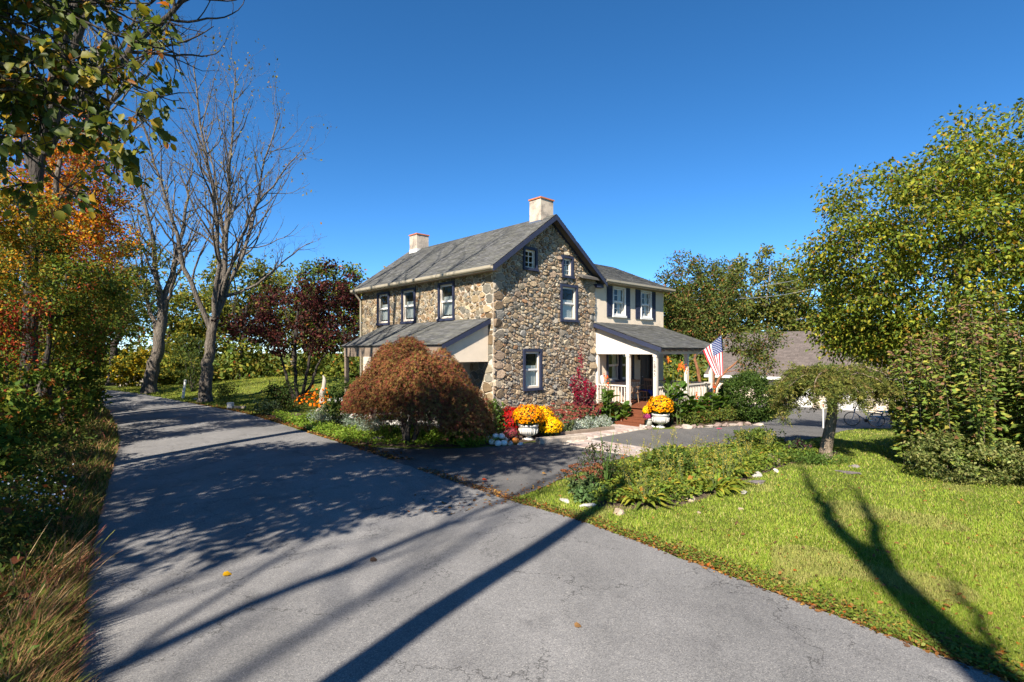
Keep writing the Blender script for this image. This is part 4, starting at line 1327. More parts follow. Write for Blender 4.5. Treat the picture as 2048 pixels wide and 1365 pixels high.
bare_tree("walnut_tree", "leaning half bare tree with swollen trunk at the far road edge", (-23.6, 34.2, tz(-23.6, 34.2)),
    [(0, 0, -.1), q(303, 745), q(312, 712), q(322, 660), q(325, 610)], 0.42,
    [([q(324, 640), q(320, 540, -.5), q(312, 450, -.9), q(300, 340, -1.2)], .20),
     ([q(325, 625), q(337, 520, .5), q(350, 430, .9), q(362, 320, 1.2)], .20),
     ([q(316, 690), q(282, 610, .6), q(262, 520, .9), q(248, 420, 1.2)], .15),
     ([q(325, 640), q(365, 570, -.8), q(395, 520, -1.2), q(425, 470, -1.5)], .13)],
    22, "bark_grey", 4, 1300, YEL + [((0.09, 0.10, 0.025), 3)], 0.17, nk=(2, 4))
# roadside trees on the wooded side
bare_tree("tall_tree", "dark straight trunk rising behind the orange leaves at the photo edge", (-15.0, 16.2, tz(-15, 16.2)),
    [(0, 0, -.1), (.1, 0, 3), (.15, .1, 7), (.5, .2, 11)], 0.22,
    [([(.4, .2, 9), (1.6, -.2, 12), (3.4, -.8, 15), (5.4, -1.4, 18)], .16), ([(.5, .2, 10.5), (1.0, .6, 14), (1.6, 1.2, 18), (2.2, 1.6, 21)], .2),
     ([(.3, .1, 8), (-1.0, .8, 11), (-2, 1.5, 14)], .14), ([(.5, .2, 10), (2.2, 1.4, 13), (4, 2.6, 16), (5.6, 3.4, 18)], .15)],
    23, "bark_dark", 3, 0, nk=(3, 4))
bare_tree("tall_tree", "grey vine covered trunk leaning toward the road among red leaves", (-19.2, 21.5, tz(-19.2, 21.5)),
    [(0, 0, -.1), (.1, 0, 3), (.5, 0, 7), (1.2, 0, 10)], 0.34,
    [([(.9, 0, 8.5), (2.4, -.5, 11), (4.4, -1.2, 13.5), (6.4, -2, 15)], .16), ([(1.2, 0, 10), (1.8, .4, 14), (2.2, .8, 18)], .2), ([(.9, 0, 9), (-.4, .4, 12), (-1, .8, 16)], .15)],
    24, "bark_grey", 3, 300, YEL, 0.14, nk=(3, 4))
bare_tree("tall_tree", "slender grey tree with bare crooked branches above the road bend", (-26.2, 27.5, tz(-26.2, 27.5)),
    [(0, 0, -.1), (.3, 0, 3), (.7, 0, 6), (.9, 0, 9)], 0.24,
    [([(.7, 0, 6), (3.2, -.4, 7.8), (5.8, -.8, 9.8), (8.0, -1, 11)], .10), ([(.9, 0, 9), (1.4, .4, 13), (2.2, .8, 17)], .15), ([(.5, 0, 5), (3.0, .4, 5.8), (5.4, .4, 7.5)], .07)],
    25, "bark_pale", 3, 300, YEL, 0.15, nk=(3, 4))

MAPLE_O = [((0.46, 0.16, 0.02), 3), ((0.42, 0.24, 0.03), 2.5), ((0.32, 0.06, 0.02), 2.2), ((0.22, 0.19, 0.03), 1.8), ((0.11, 0.12, 0.02), 1)]
MAPLE_R = [((0.32, 0.04, 0.03), 3), ((0.38, 0.08, 0.03), 2), ((0.18, 0.04, 0.025), 2), ((0.36, 0.18, 0.03), 1)]
MAPLE_Y = [((0.27, 0.21, 0.03), 2), ((0.16, 0.165, 0.027), 3), ((0.08, 0.115, 0.02), 3), ((0.34, 0.16, 0.03), 1.2)]
GREEN_D = [((0.05, 0.085, 0.016), 3), ((0.085, 0.12, 0.02), 3), ((0.15, 0.16, 0.025), 1.6), ((0.22, 0.08, 0.025), 0.5)]
GREEN_O = [((0.10, 0.12, 0.024), 3), ((0.14, 0.145, 0.032), 3), ((0.065, 0.085, 0.02), 2), ((0.23, 0.17, 0.04), 1.4)]
GREEN_Y = [((0.14, 0.15, 0.025), 3), ((0.22, 0.18, 0.03), 2), ((0.07, 0.095, 0.02), 3)]
leafy_tree("maple_tree", "orange and red autumn maple standing at the wooded roadside", (-16.8, 18.6, .2), [(0, 0, -.1), (.1, 0, 3), (.5, 0, 6.5), (.8, 0, 9.5)], .24,
    [(-16.3, 18.4, 9.0, 2.6, 2.2, 1.9), (-15.2, 18.2, 7.0, 1.9, 1.8, 1.0), (-17.6, 18.0, 6.6, 1.6, 1.6, 1.1)], 135, 95, .115, MAPLE_O, "bark_grey", 31, clump_r=.5, lo=.4, limbs=12)
leafy_tree("maple_tree", "dark red maple sapling beside the grey vine covered trunk", (-19.6, 22.5, .2), [(0, 0, -.1), (.2, 0, 3), (.6, 0, 7)], .12,
    [(-18.6, 22.4, 9.0, 1.7, 1.4, 1.6), (-18.0, 22.0, 6.6, 1.1, 1.1, 1.2)], 75, 90, .115, MAPLE_R, "bark_dark", 32, clump_r=.45, lo=.3)
leafy_tree("maple_tree", "yellow green maple below the orange one at the roadside", (-15.0, 16.9, .2), [(0, 0, -.1), (.0, 0, 2), (.3, 0, 5)], .13,
    [(-14.2, 16.9, 5.0, 2.0, 1.6, 1.2), (-15.3, 16.4, 6.0, 1.3, 1.2, 1.0)], 105, 95, .11, MAPLE_Y + GREEN_D + GREEN_D, "bark_dark", 33, clump_r=.42, lo=.35)
leafy_tree("maple_tree", "golden leaved young tree at the outer edge of the woods", (-13.6, 13.6, .2), [(0, 0, -.1), (0, 0, 3), (.1, 0, 6.5)], .11,
    [(-13.2, 13.9, 6.6, 1.0, 1.0, 1.1), (-13.4, 13.9, 5.0, .9, .9, .8)], 60, 85, .105, MAPLE_Y + [((.38, .17, .02), 3)], "bark_dark", 34, clump_r=.4, lo=.3)
leafy_tree("understory_tree", "dark green understory tree with reddish leaves over the road edge", (-17.0, 19.8, .2), [(0, 0, -.1), (.3, 0, 1.8), (.6, .2, 3.8)], .13,
    [(-16.6, 19.6, 3.6, 2.2, 1.7, 1.2), (-17.8, 20, 2.2, 1.7, 1.5, 1.2)], 140, 100, .12, GREEN_D + [((.22, .05, .03), .8)], "bark_dark", 35, clump_r=.45, lo=.35)
leafy_tree("understory_tree", "olive green tree leaning over the bend behind the maples", (-21.6, 24.8, .2), [(0, 0, -.1), (.3, 0, 2.2), (1.0, 0, 5)], .16,
    [(-20.4, 24.8, 5.2, 2.6, 2.0, 1.5), (-21.6, 24.8, 3.0, 1.9, 1.6, 1.3)], 140, 85, .14, GREEN_O, "bark_dark", 36, clump_r=.5, lo=.35)
leafy_tree("understory_tree", "broad olive tree with thin crown between the road trees", (-27.0, 33.6, .3), [(0, 0, -.1), (.3, 0, 3), (1.2, 0, 7)], .2,
    [(-24.8, 33.0, 8.2, 3.4, 2.4, 2.2), (-26.4, 33, 5.0, 2.6, 2.2, 1.6)], 150, 75, .16, GREEN_O, "bark_dark", 37, clump_r=.55, lo=.3)
for i, (x, y, lean, lab) in enumerate(((-35.6, 45.0, .6, "left trunk of the dark pair beyond the road bend"), (-33.9, 44.4, 1.8, "slanting trunk of the dark pair beyond the road bend"))):
    leafy_tree("woodland_tree", lab, (x, y, tz(x, y)), [(0, 0, -.2), (.2*lean, 0, 3), (.7*lean, 0, 6), (1.4*lean, 0, 9)], .34,
        [(x + lean, y, 8.0, 3.2, 2.4, 2.2), (x+lean*.6, y, 5.6, 2.2, 2, 1.2)], 70, 45, .24, GREEN_D, "bark_dark", 40 + i, clump_r=.7, lo=.3)

# off to the side of the camera: the big roadside tree whose lowest boughs hang into the picture and shade the road
def big_leaf_tree():
    rng = np.random.default_rng(51)
    pal = [((0.05, 0.07, 0.014), 4), ((0.075, 0.095, 0.018), 3), ((0.16, 0.15, 0.02), 1.6), ((0.26, 0.17, 0.02), 0.8), ((0.25, 0.09, 0.02), 0.5)]
    root = leafy_tree("mulberry_tree", "large leaved roadside tree whose boughs hang into the upper corner of the picture", (-9.0, 2.6, .2),
        [(0, 0, -.1), (.1, 0, 3), (.4, .2, 6), (.8, .4, 9)], .36,
        [(-8.6, 3.0, 8.2, 3.7, 3.9, 2.7), (-4.9, 4.2, 9.6, 2.3, 2.1, 1.2), (-10.6, 5.4, 7.4, 2.4, 2.2, 1.8)], 480, 56, .22, pal, "bark_grey", 52, clump_r=.6, lo=.3, limbs=14)
    # hanging boughs in view
    cl, tb = Cloud(), Tubes()
    start = np.array([-7.4, 4.4, 6.2])
    ends = [(-2.98, 4.62, 5.55), (-3.25, 4.55, 4.98), (-3.55, 4.7, 4.60), (-3.9, 4.6, 4.35), (-3.3, 4.9, 5.75), (-4.1, 4.9, 4.95), (-4.3, 4.7, 5.5), (-3.7, 4.4, 5.35), (-4.5, 5.0, 6.0), (-3.75, 4.85, 6.1), (-4.25, 4.35, 4.7), (-4.75, 5.1, 4.55), (-3.5, 5.1, 6.3), (-3.15, 4.7, 5.2), (-3.6, 4.6, 4.95), (-3.45, 4.5, 4.75), (-4.0, 4.5, 5.2), (-3.1, 4.75, 5.9), (-4.4, 4.6, 5.1), (-3.85, 4.7, 5.65), (-4.6, 4.9, 5.35)]
    Pn, Tn = [], []
    for e in ends:
        e = np.array(e)
        P = bend(rng, start + rng.normal(0, .3, 3), e, 12, 0.05, 0.25)
        tb.add(P, np.linspace(.035, .006, 12), 6)
        for k in range(4, 12):
            for _ in range(6 if k < 11 else 9):
                tw = unit(rng.normal(size=3) + np.array([.3, 0, -.3])) * rng.uniform(.12, .34)
                b = P[k] + tw
                tb.add(np.array([P[k], P[k] + tw * .5 + rng.normal(0, .015, 3), b]), np.array([.006, .005, .003]), 4)
                for m in range(5):
                    Pn.append(P[k] + tw * rng.uniform(.45, 1.05) + rng.normal(0, .03, 3)); Tn.append(unit(tw*1.5 + rng.normal(0, .3, 3) + np.array([0, 0, -.4])))
    Pn, Tn = np.array(Pn), np.array(Tn); n = len(Pn)
    keep = (Pn[:, 0] / Pn[:, 1] < -0.645 + rng.normal(0, .01, n)); Pn, Tn = Pn[keep], Tn[keep]; n = len(Pn)
    N = nrm(rng.normal(0, .5, (n, 3)) + np.array([.1, -.75, .55]))
    sz = rng.uniform(.05, .115, n)*rng.uniform(.8, 1.15, n); cc_ = pick(rng, pal, n)
    Pb, Tb, Nb, sb, cb = Pn, Tn, N, sz, cc_
    seen = (Pn[:, 0]/Pn[:, 1] > -.97) & ((CAM_H-Pn[:, 2])/Pn[:, 1]*F_PX+703 > 0)
    order = np.argsort(-(sz/Pn[:, 1])*seen); big = [i for i in order[:280] if seen[i]]
    rest = np.ones(n, bool); rest[big] = False
    Pn, Tn, N, sz, cc_ = Pn[rest], Tn[rest], N[rest], sz[rest], cc_[rest]
    cl.leaves(Pn, sz, Tn, N, T_LEAF, cc_)
    tb.out("boughs", M["bark_dark"], root)
    cl.out("hanging_leaves", M["leaf_big"], root)
    c1 = Cloud()
    for i in big: c1.leaves(Pb[i:i+1], sb[i:i+1], Tb[i:i+1], Nb[i:i+1], T_BROAD, cb[i:i+1])
    c1.out_each("leaf", M["leaf_big"], root)
big_leaf_tree()

# trees across the road behind the camera, known by their shadows
bare_tree("poplar_tree", "tall slim bare trunk behind the camera casting the long thin shadow on the road", (-5.2, -3.3, .1),
    [(0, 0, -.1), (.1, 0, 4), (.35, 0, 7.2), (.8, 0, 9.5), (1.2, 0, 11.6), (1.5, 0, 13.4)], .22,
    [([(1.4, 0, 13), (1.6, .1, 14.4), (1.9, .3, 16)], .08)], 61, "bark_grey", 1, 0, nk=(1, 1), twigs=.5)
bare_tree("forked_tree", "tall forked bare tree behind the camera casting the forked shadow on the lawn", (-0.3, -6.8, .1),
    [(0, 0, -.1), (.1, 0, 4), (-.1, 0, 8), (-.34, 0, 10.65), (-.7, 0, 12.9)], .36,
    [([(-.68, 0, 12.7), (-.95, 0, 14.5), (-.92, 0, 16.5), (-.9, 0, 18.6)], .19), ([(-.6, 0, 12.2), (-.3, .1, 13.6), (-.1, 0, 15.2), (-.05, 0, 17)], .16), ([(-.3, 0, 10.3), (.05, 0, 11.3), (.15, 0, 12.5)], .10)], 62, "bark_grey", 1, 0, nk=(1, 1), wander=.06, ratio=.4, twigs=.4)
bare_tree("roadside_tree", "bare tree further back along the woods behind the camera", (-15.5, -7.5, .2),
    [(0, 0, -.1), (.1, 0, 5), (.3, 0, 10)], .34,
    [([(.3, 0, 9), (1.8, .4, 13), (3.2, .8, 17), (4.2, 1, 20)], .2), ([(.3, 0, 9.5), (-.4, .8, 14), (-.6, 1.4, 19)], .2), ([(.2, 0, 8), (2.6, -1, 11), (5, -2, 14)], .16), ([(.3, 0, 10), (1.2, -1.4, 14), (2, -2.6, 18)], .16)], 63, "bark_grey", 3, 0, nk=(2, 4))
bare_tree("roadside_tree", "bare tree with long soft shadowed limbs in the woods behind the camera", (-10.6, -9.2, .2),
    [(0, 0, -.1), (.1, 0, 5), (.4, 0, 10)], .3,
    [([(.4, 0, 9), (1.4, .4, 13), (2.6, .8, 17), (3.2, 1, 20)], .16), ([(.4, 0, 9.5), (-.6, .6, 13), (-1.4, 1.0, 17)], .15), ([(.3, 0, 8.5), (-1.8, .2, 11), (-3.4, .4, 13.5)], .13)], 64, "bark_grey", 2, 0, nk=(2, 3), twigs=.7)
bare_tree("roadside_tree", "tall bare tree beside the road whose limbs shade the roof, beyond the picture edge", (-12.0, 9.4, .2),
    [(0, 0, -.1), (.1, 0, 4), (.3, .1, 8.5)], .32,
    [([(.3, .1, 8), (1.8, .6, 12), (3.6, 1.4, 16), (4.8, 2, 19.5)], .16), ([(.3, .1, 8.5), (1.0, 1.2, 13), (2.2, 2.4, 17.5), (3.0, 3, 20)], .15), ([(.2, .1, 7.5), (.2, 1.6, 12), (.6, 3, 16.5), (1.0, 3.6, 19)], .15), ([(.3, .1, 8), (2.6, .2, 11.5), (5.4, .6, 15), (7.2, 1, 17.5)], .13), ([(.3, .1, 8.5), (-.8, 2, 12), (-1.4, 4, 15.5)], .12)], 65, "bark_grey", 3, 0, nk=(2, 3), twigs=1.2)

bare_tree("roadside_tree", "tallest bare tree far behind the camera whose limbs streak the near road", (-14.5, -19.0, .2),
    [(0, 0, -.1), (.1, 0, 7), (.4, 0, 14)], .4,
    [([(.4, 0, 13), (1.6, .2, 18), (2.4, .4, 23), (2.6, .6, 27)], .17), ([(.4, 0, 13.5), (.2, .8, 18), (.0, 1.4, 24), (-.2, 1.6, 28)], .16), ([(.3, 0, 13), (-1.6, .4, 18), (-2.6, .8, 23)], .15)], 66, "bark_grey", 2, 0, nk=(1, 2), twigs=.6)
leafy_tree("tall_maple", "tall sparse russet maple rising above the other roadside trees", (-18.6, 20.4, .2), [(0, 0, -.1), (.1, 0, 4), (.5, 0, 8), (1.0, 0, 12.5)], .19,
    [(-17.4, 20.2, 11.0, 2.2, 1.8, 1.7), (-18.6, 20.0, 9.2, 1.8, 1.6, 1.4), (-16.6, 20.0, 8.0, 1.2, 1.2, .9)], 80, 56, .12, MAPLE_O + MAPLE_R, "bark_grey", 43, clump_r=.42, lo=.3, limbs=14)

# dark red dogwood beside the house
DOG = [((0.065, 0.016, 0.018), 4), ((0.10, 0.03, 0.026), 2.5), ((0.035, 0.018, 0.016), 3), ((0.05, 0.045, 0.022), 1.2), ((0.15, 0.06, 0.045), .8)]
b = (-11.4, 28.0, .05)
leafy_tree("dogwood_tree", "dark purple red dogwood with several thin stems next to the house", b, None, .11,
    [(-11.2, 27.8, 5.0, 3.1, 2.3, 1.4), (-9.4, 27.4, 6.0, 1.7, 1.4, 1.5), (-13.6, 27.6, 4.2, 1.8, 1.6, .8), (-11.0, 27.6, 3.4, 2.4, 1.8, .6), (-8.8, 26.9, 3.8, 1.2, 1.0, .7)], 210, 42, .17, DOG, "bark_dark", 71,
    stems=[[(0, 0, -.1), (-.5, .1, .9), (-.9, .2, 2.2), (-1.4, .2, 3.8)], [(0, 0, -.1), (-.1, 0, 1), (-.2, .1, 2.4), (0, 0, 4.6)], [(.05, 0, -.1), (.4, -.1, 1.0), (.6, 0, 2.4), (1.3, -.2, 4.6)], [(0, .1, -.1), (.7, .2, 1.3), (.9, .2, 2.0), (1.7, .1, 3.2)]], clump_r=.42, lo=.3, limbs=14, leafm="leaf_dull")

# weeping lace-leaf maple in front of the lean-to
def lace_maple():
    rng = np.random.default_rng(81)
    c = np.array([-3.2, 16.35, 0.0]); a_, b_, H = 2.8, 1.35, 3.5
    root = thing("japanese_maple", "weeping bronze red lace leaf maple dome in front of the lean-to", "tree", tuple(c))
    ex, ey = E1[:2], E2[:2]
    tb = Tubes()
    cr = np.array([0, 0, 1.5])
    for k in range(3):
        az = k * 2.1 + .4
        tb.add(spline(np.array([c + [0.05*math.cos(az), .05*math.sin(az), -.05], c + [.25*math.cos(az), .18*math.sin(az), .5], c + [.15*math.cos(az+1), .15*math.sin(az+1), 1.0], c + [.5*math.cos(az), .35*math.sin(az), 1.8]]), 9), np.linspace(.10, .055, 9), 8)
    # overlapping mounds give the layered outline; drooping skirts hang from their rims
    mounds = []
    for k in range(46):
        az = rng.uniform(0, 2*PI); rr = math.sqrt(rng.random()) * .93
        u, v = rr*math.cos(az)*a_, rr*math.sin(az)*b_
        z = H * (1 - .60*rr**2.2) - rng.uniform(.0, .5)
        mounds.append((c[0]+ex[0]*u+ey[0]*v, c[1]+ex[1]*u+ey[1]*v, z, rng.uniform(.45, .85)))
    for k in range(26):                                    # hanging skirt all round
        az = 2*PI*k/26 + rng.normal(0, .08); rr = rng.uniform(.88, 1.0)
        u, v = rr*math.cos(az)*a_, rr*math.sin(az)*b_
        mounds.append((c[0]+ex[0]*u+ey[0]*v, c[1]+ex[1]*u+ey[1]*v, rng.uniform(1.55, 2.0), rng.uniform(.42, .7)))
    mounds += [(-1.35, 16.35, 1.15, .62), (-0.95, 16.55, .95, .5), (-1.1, 16.8, 1.5, .5), (-1.7, 16.2, 1.7, .6)]
    cl = Cloud()
    for (x, y, z, r) in mounds:
        top = np.array([x, y, z])
        tb.add(bend(rng, c + np.array([0, 0, 1.5]) + rng.normal(0, .15, 3), top - [0, 0, r*.35], 7, .12, .3), np.linspace(.035, .008, 7), 4)
        n = int(1150 * (r/.65)**2)
        ph = rng.uniform(0, 2*PI, n); rad = np.sqrt(rng.random(n))
        drop = r*1.35*rad**2.1 + rng.normal(0, .05, n) + np.where(rng.random(n) < .25, rng.uniform(0, .45, n)*rad, 0)
        P = np.stack([x + r*rad*np.cos(ph), y + r*rad*np.sin(ph), z - drop], -1)
        k_ = P[:, 2] > (.42 if x > -1.8 else .85 + (.15 if x < -4 else 0)) + .22*rng.random(n)
        P, ph, n = P[k_], ph[k_], int(k_.sum())
        out_ = np.stack([np.cos(ph), np.sin(ph), np.zeros(n)], -1)
        T = nrm(out_*.55 + rng.normal(0, .35, (n, 3)) + np.array([0, 0, -.75]))
        N = nrm(out_*.6 + np.array([0, 0, .7]) + rng.normal(0, .4, (n, 3)))
        pal = [((0.165, 0.068, 0.03), 3), ((0.205, 0.10, 0.038), 2), ((0.145, 0.036, 0.027), 2.2), ((0.14, 0.105, 0.032), 2.8), ((0.07, 0.03, 0.02), 1.6)]
        tint = rng.uniform(.68, 1.3)
        if x < -4.6: pal = pal + [((0.22, 0.05, 0.035), 4)]
        cl.leaves(P, rng.uniform(.045, .125, n), T, N, T_FINE, pick(rng, pal, n)*tint)
    for k in range(150):                                   # loose strands at the rim
        az = rng.uniform(0, 2*PI); u, v = math.cos(az)*a_*rng.uniform(.8, 1.04), math.sin(az)*b_*rng.uniform(.8, 1.04)
        p = np.array([c[0]+ex[0]*u+ey[0]*v, c[1]+ex[1]*u+ey[1]*v, rng.uniform(1.1, 2.2)]); ln = rng.uniform(.35, .8); n = 26
        t = rng.random((n, 1)); Q = p + np.array([rng.normal(0, .08), rng.normal(0, .08), -ln])*t + rng.normal(0, .03, (n, 3))
        cl.leaves(Q[Q[:, 2] > .6], .085, nrm(rng.normal(0, .5, (int((Q[:, 2] > .6).sum()), 3))+[0, 0, -1.0]), rdir(rng, int((Q[:, 2] > .6).sum())), T_FINE, pick(rng, pal, int((Q[:, 2] > .6).sum())))
    tb.out("trunk", M["bark_dark"], root)
    cl.out("crown", M["leaf_dull"], root)
lace_maple()

# umbrella shaped weeping hemlock on the front lawn
def hemlock():
    rng = np.random.default_rng(91)
    c = np.array([8.62, 14.45, 0.0])
    root = thing("weeping_hemlock", "small umbrella shaped weeping evergreen with a bare crooked trunk on the lawn", "tree", tuple(c))
    tb = Tubes()
    T = spline(c + np.array([(0, 0, -.1), (.03, 0, .3), (.13, 0, .8), (.2, 0, 1.35), (.17, 0, 1.85)]), 12)
    tb.add(T, np.array([.22, .175, .155, .15, .145, .14, .135, .13, .125, .12, .115, .11]), 14)
    top = T[-1]
    cl = Cloud()
    for k in range(46):
        az = 2*PI*k*.382 + rng.normal(0, .2)
        R = rng.uniform(.5, 1.0) * (1.75 if math.cos(az) > 0 else 1.62) * (1 - .12*abs(math.sin(az)))
        zt = rng.uniform(.2, .6)
        hang = (rng.uniform(.7, 1.25) if rng.random() < .45 else rng.uniform(.15, .5)) * (R/1.6)
        if math.cos(az) > .2: hang *= .7
        if math.sin(az) < -.3: hang *= .45
        pts = np.array([top + [0, 0, -.05], top + [R*.35*math.cos(az), R*.35*math.sin(az), zt], top + [R*.75*math.cos(az), R*.75*math.sin(az), zt*.85], top + [R*math.cos(az), R*math.sin(az), zt*.35 - hang*.15], top + [R*1.04*math.cos(az), R*1.04*math.sin(az), zt*.2 - hang]])
        P = spline(pts, 16); P[1:] += rng.normal(0, .02, (15, 3))
        tb.add(P, np.linspace(.035, .006, 16), 5)
        for i in range(3, 16):
            for s in range(8):
                side = unit(rng.normal(size=3) * [1, 1, .5] + np.array([math.cos(az)*.4, math.sin(az)*.4, -.25]))
                ln = rng.uniform(.10, .30)
                m = 7
                tt = np.linspace(.1, 1, m)[:, None]
                base = P[i] + rng.normal(0, .03, 3)
                Q = base + side*ln*tt + np.array([0, 0, -.12])*ln*tt**2
                nn = np.repeat(Q, 2, 0)
                perp = nrm(np.cross(np.tile(side, (2*m, 1)), rng.normal(size=(2*m, 3))))
                Tt = nrm(side*.75 + perp)
                col = pick(rng, [((0.12, 0.13, 0.030), 3), ((0.08, 0.10, 0.026), 3), ((0.21, 0.195, 0.05), 1.8), ((0.15, 0.11, 0.045), .7)], 1)
                cl.leaves(nn, rng.uniform(.06, .10, 2*m), Tt, rdir(rng, 2*m), T_NARROW, np.repeat(col, 2*m, 0)*rng.uniform(.85, 1.15, (2*m, 1)))
    tb.out("trunk", M["bark_brown"], root)
    cl.out("crown", M["leaf_dull"], root)
hemlock()

# big pear tree filling the corner by the garage
PEAR = [((0.17, 0.19, 0.024), 4), ((0.10, 0.14, 0.02), 4), ((0.26, 0.235, 0.03), 2.4), ((0.06, 0.09, 0.016), 2), ((0.28, 0.16, 0.03), .6)]
leafy_tree("pear_tree", "huge yellow green broadleaf tree spreading over the driveway and garage", (15.2, 18.4, -.1), [(0, 0, -.1), (-.1, 0, 2), (.2, 0, 4), (.6, 0, 7)], .34,
    [(14.7, 18.0, 6.5, 4.2, 3.8, 3.5), (17.4, 17.6, 8.2, 3.8, 3.4, 3.0), (12.9, 19.4, 3.9, 1.5, 1.5, .8), (14.4, 18.6, 3.3, 1.9, 1.6, .9), (13.3, 19.0, 3.1, 1.7, 1.5, .8), (13.0, 19.2, 3.4, 1.6, 1.5, .8), (13.9, 18.6, 3.4, 1.8, 1.6, .9), (19.5, 16.5, 6.0, 4, 4, 4), (16.6, 17.6, 2.6, 2.4, 2.2, 1.0), (12.3, 18.4, 6.0, 1.7, 1.7, 1.6)],
    900, 112, .145, PEAR, "bark_grey", 101, clump_r=.78, lo=.5, limbs=26, droop=.5, leafm="leaf")

# tall many-stemmed shrub at the lawn edge
def tall_shrub():
    rng = np.random.default_rng(111)
    c = np.array([12.2, 12.9, 0.0])
    root = thing("hydrangea_shrub", "tall dense hydrangea thicket with upright stems at the lawn edge", "shrub", tuple(c))
    tb, cl = Tubes(), Cloud()
    pal = [((0.11, 0.155, 0.032), 4), ((0.17, 0.20, 0.042), 3), ((0.26, 0.24, 0.05), 1.4), ((0.19, 0.10, 0.05), .8), ((0.05, 0.075, 0.02), 2)]
    for k in range(150):
        az = rng.uniform(0, 2*PI); rr = math.sqrt(rng.random())
        x, y = c[0] + 2.3*rr*math.cos(az), c[1] + 1.7*rr*math.sin(az)
        h = (4.45 - 1.7*rr**2) * rng.uniform(.68, 1.02)
        lean = np.array([math.cos(az), math.sin(az), 0]) * rr * rng.uniform(.1, .6)
        P = spline(np.array([(x, y, -.05), (x+lean[0]*.4, y+lean[1]*.4, h*.4), (x+lean[0]*.8, y+lean[1]*.8, h*.75), (x+lean[0]*.9+rng.normal(0, .1), y+lean[1]*.9, h)]), 12)
        tb.add(P, np.linspace(.011, .004, 12), 4)
        n = int(h*84)
        t = rng.uniform(.10, 1, n) ** .85
        i = np.clip((t*11).astype(int), 0, 10); f = (t*11-i)[:, None]
        Q = P[i]*(1-f)+P[i+1]*f
        ph = rng.uniform(0, 2*PI, n)
        d = np.stack([np.cos(ph), np.sin(ph), rng.normal(.05, .25, n)], -1)
        Q = Q + d*rng.uniform(.02, .12, n)[:, None]
        T = nrm(d + np.array([0, 0, -.25])); N = nrm(np.array([0, -.25, .65]) + d*.35 + rng.normal(0, .4, (n, 3)))
        C = pick(rng, pal, n)
        brown = (t > .86) & (rng.random(n) < .3); C[brown] = pick(rng, [((.17, .10, .06), 1)], int(brown.sum()))
        cl.leaves(Q, rng.uniform(.12, .225, n)*(1-.4*t), T, N, T_KITE, C)
    tb.out("stems", M["bark_brown"], root)
    cl.out("foliage", M["leaf_dull"], root)
tall_shrub()
for i, (x, y, rx, ry, rz, lab) in enumerate(((10.3, 11.9, 1.2, .9, .55, "low pale green euonymus mound at the foot of the tall thicket"), (12.0, 11.0, 1.3, .9, .50, "low pale green euonymus mound in front of the tall thicket"), (13.8, 10.7, 1.2, .9, .6, "low pale green euonymus mound at the picture edge"))):
    shrub("euonymus_shrub", lab, "shrub", (x, y, 0), (rx, ry, rz), 5200, .075, [((0.22, 0.22, 0.08), 3), ((0.14, 0.16, 0.045), 3), ((0.07, 0.10, 0.03), 2)], 120+i, "euonymus mounds below the thicket", clump_r=.2, lo=.6, per=40)

# paperbark maple behind the porch
PBM = [((0.06, 0.085, 0.024), 4), ((0.09, 0.11, 0.028), 3), ((0.12, 0.11, 0.03), 1.2), ((0.19, 0.08, 0.03), .5)]
bz = tz(10.3, 27.6)
leafy_tree("paperbark_maple", "dark green tree with peeling orange stems behind the porch", (10.3, 27.6, bz), None, .12,
    [(9.3, 27.8, 6.3, 1.7, 1.6, 1.9), (11.2, 28, 5.9, 1.6, 1.5, 1.9), (9.9, 27.8, 4.4, 1.9, 1.6, 1.1), (12.6, 27.2, 3.4, 1.5, 1.3, .9), (12.4, 26.8, 2.2, 1.0, 1.0, .5)], 340, 52, .14, PBM, "bark_orange", 131,
    stems=[[(0, 0, -.1), (-.3, 0, 1.4), (-.6, .1, 3), (-1.0, .2, 6)], [(.05, 0, -.1), (.2, 0, 1.5), (.5, 0, 3.4), (.8, .2, 6)], [(0, .1, -.1), (.2, -.2, 1.2), (.5, -.4, 2.2), (1.6, -.4, 3.2)]], clump_r=.42, lo=.4, limbs=16, leafm="leaf_dull")

# woods behind, trees that can be told apart
far = [(-29.0, 47.0, 8.5, 3.4, GREEN_Y, "bright yellow green tree beyond the road bend, lowest of its row"),
       (-26.0, 50.0, 13.0, 3.6, GREEN_O, "olive tree behind the mound left of the leaning walnut"),
       (-21.5, 51.0, 11.5, 3.6, GREEN_O, "olive tree behind the mound between the two walnuts"),
       (-17.0, 49.5, 12.2, 3.6, GREEN_D, "dark green tree behind the forked walnut"),
       (-13.0, 51.5, 10.8, 3.4, GREEN_O, "olive tree behind the mound right of the forked walnut"),
       (-9.2, 49.0, 9.4, 3.2, GREEN_Y, "yellowish tree behind the dogwood"),
       (-5.4, 50.5, 8.6, 3.2, GREEN_Y, "yellowish tree glimpsed beside the house corner"),
       (19.5, 52.0, 11.6, 4.2, GREEN_O, "olive tree rising behind the garage roof"),
       (24.0, 50.0, 14.2, 4.4, GREEN_O, "tall pale olive tree behind the garage next to the pear crown"),
       (15.6, 54.0, 11.4, 4.0, GREEN_D, "dark tree between the paperbark maple and the garage trees"),
       (29.0, 52.0, 13.0, 4.0, GREEN_D, "dark tree behind the garage mostly hidden by the pear")]
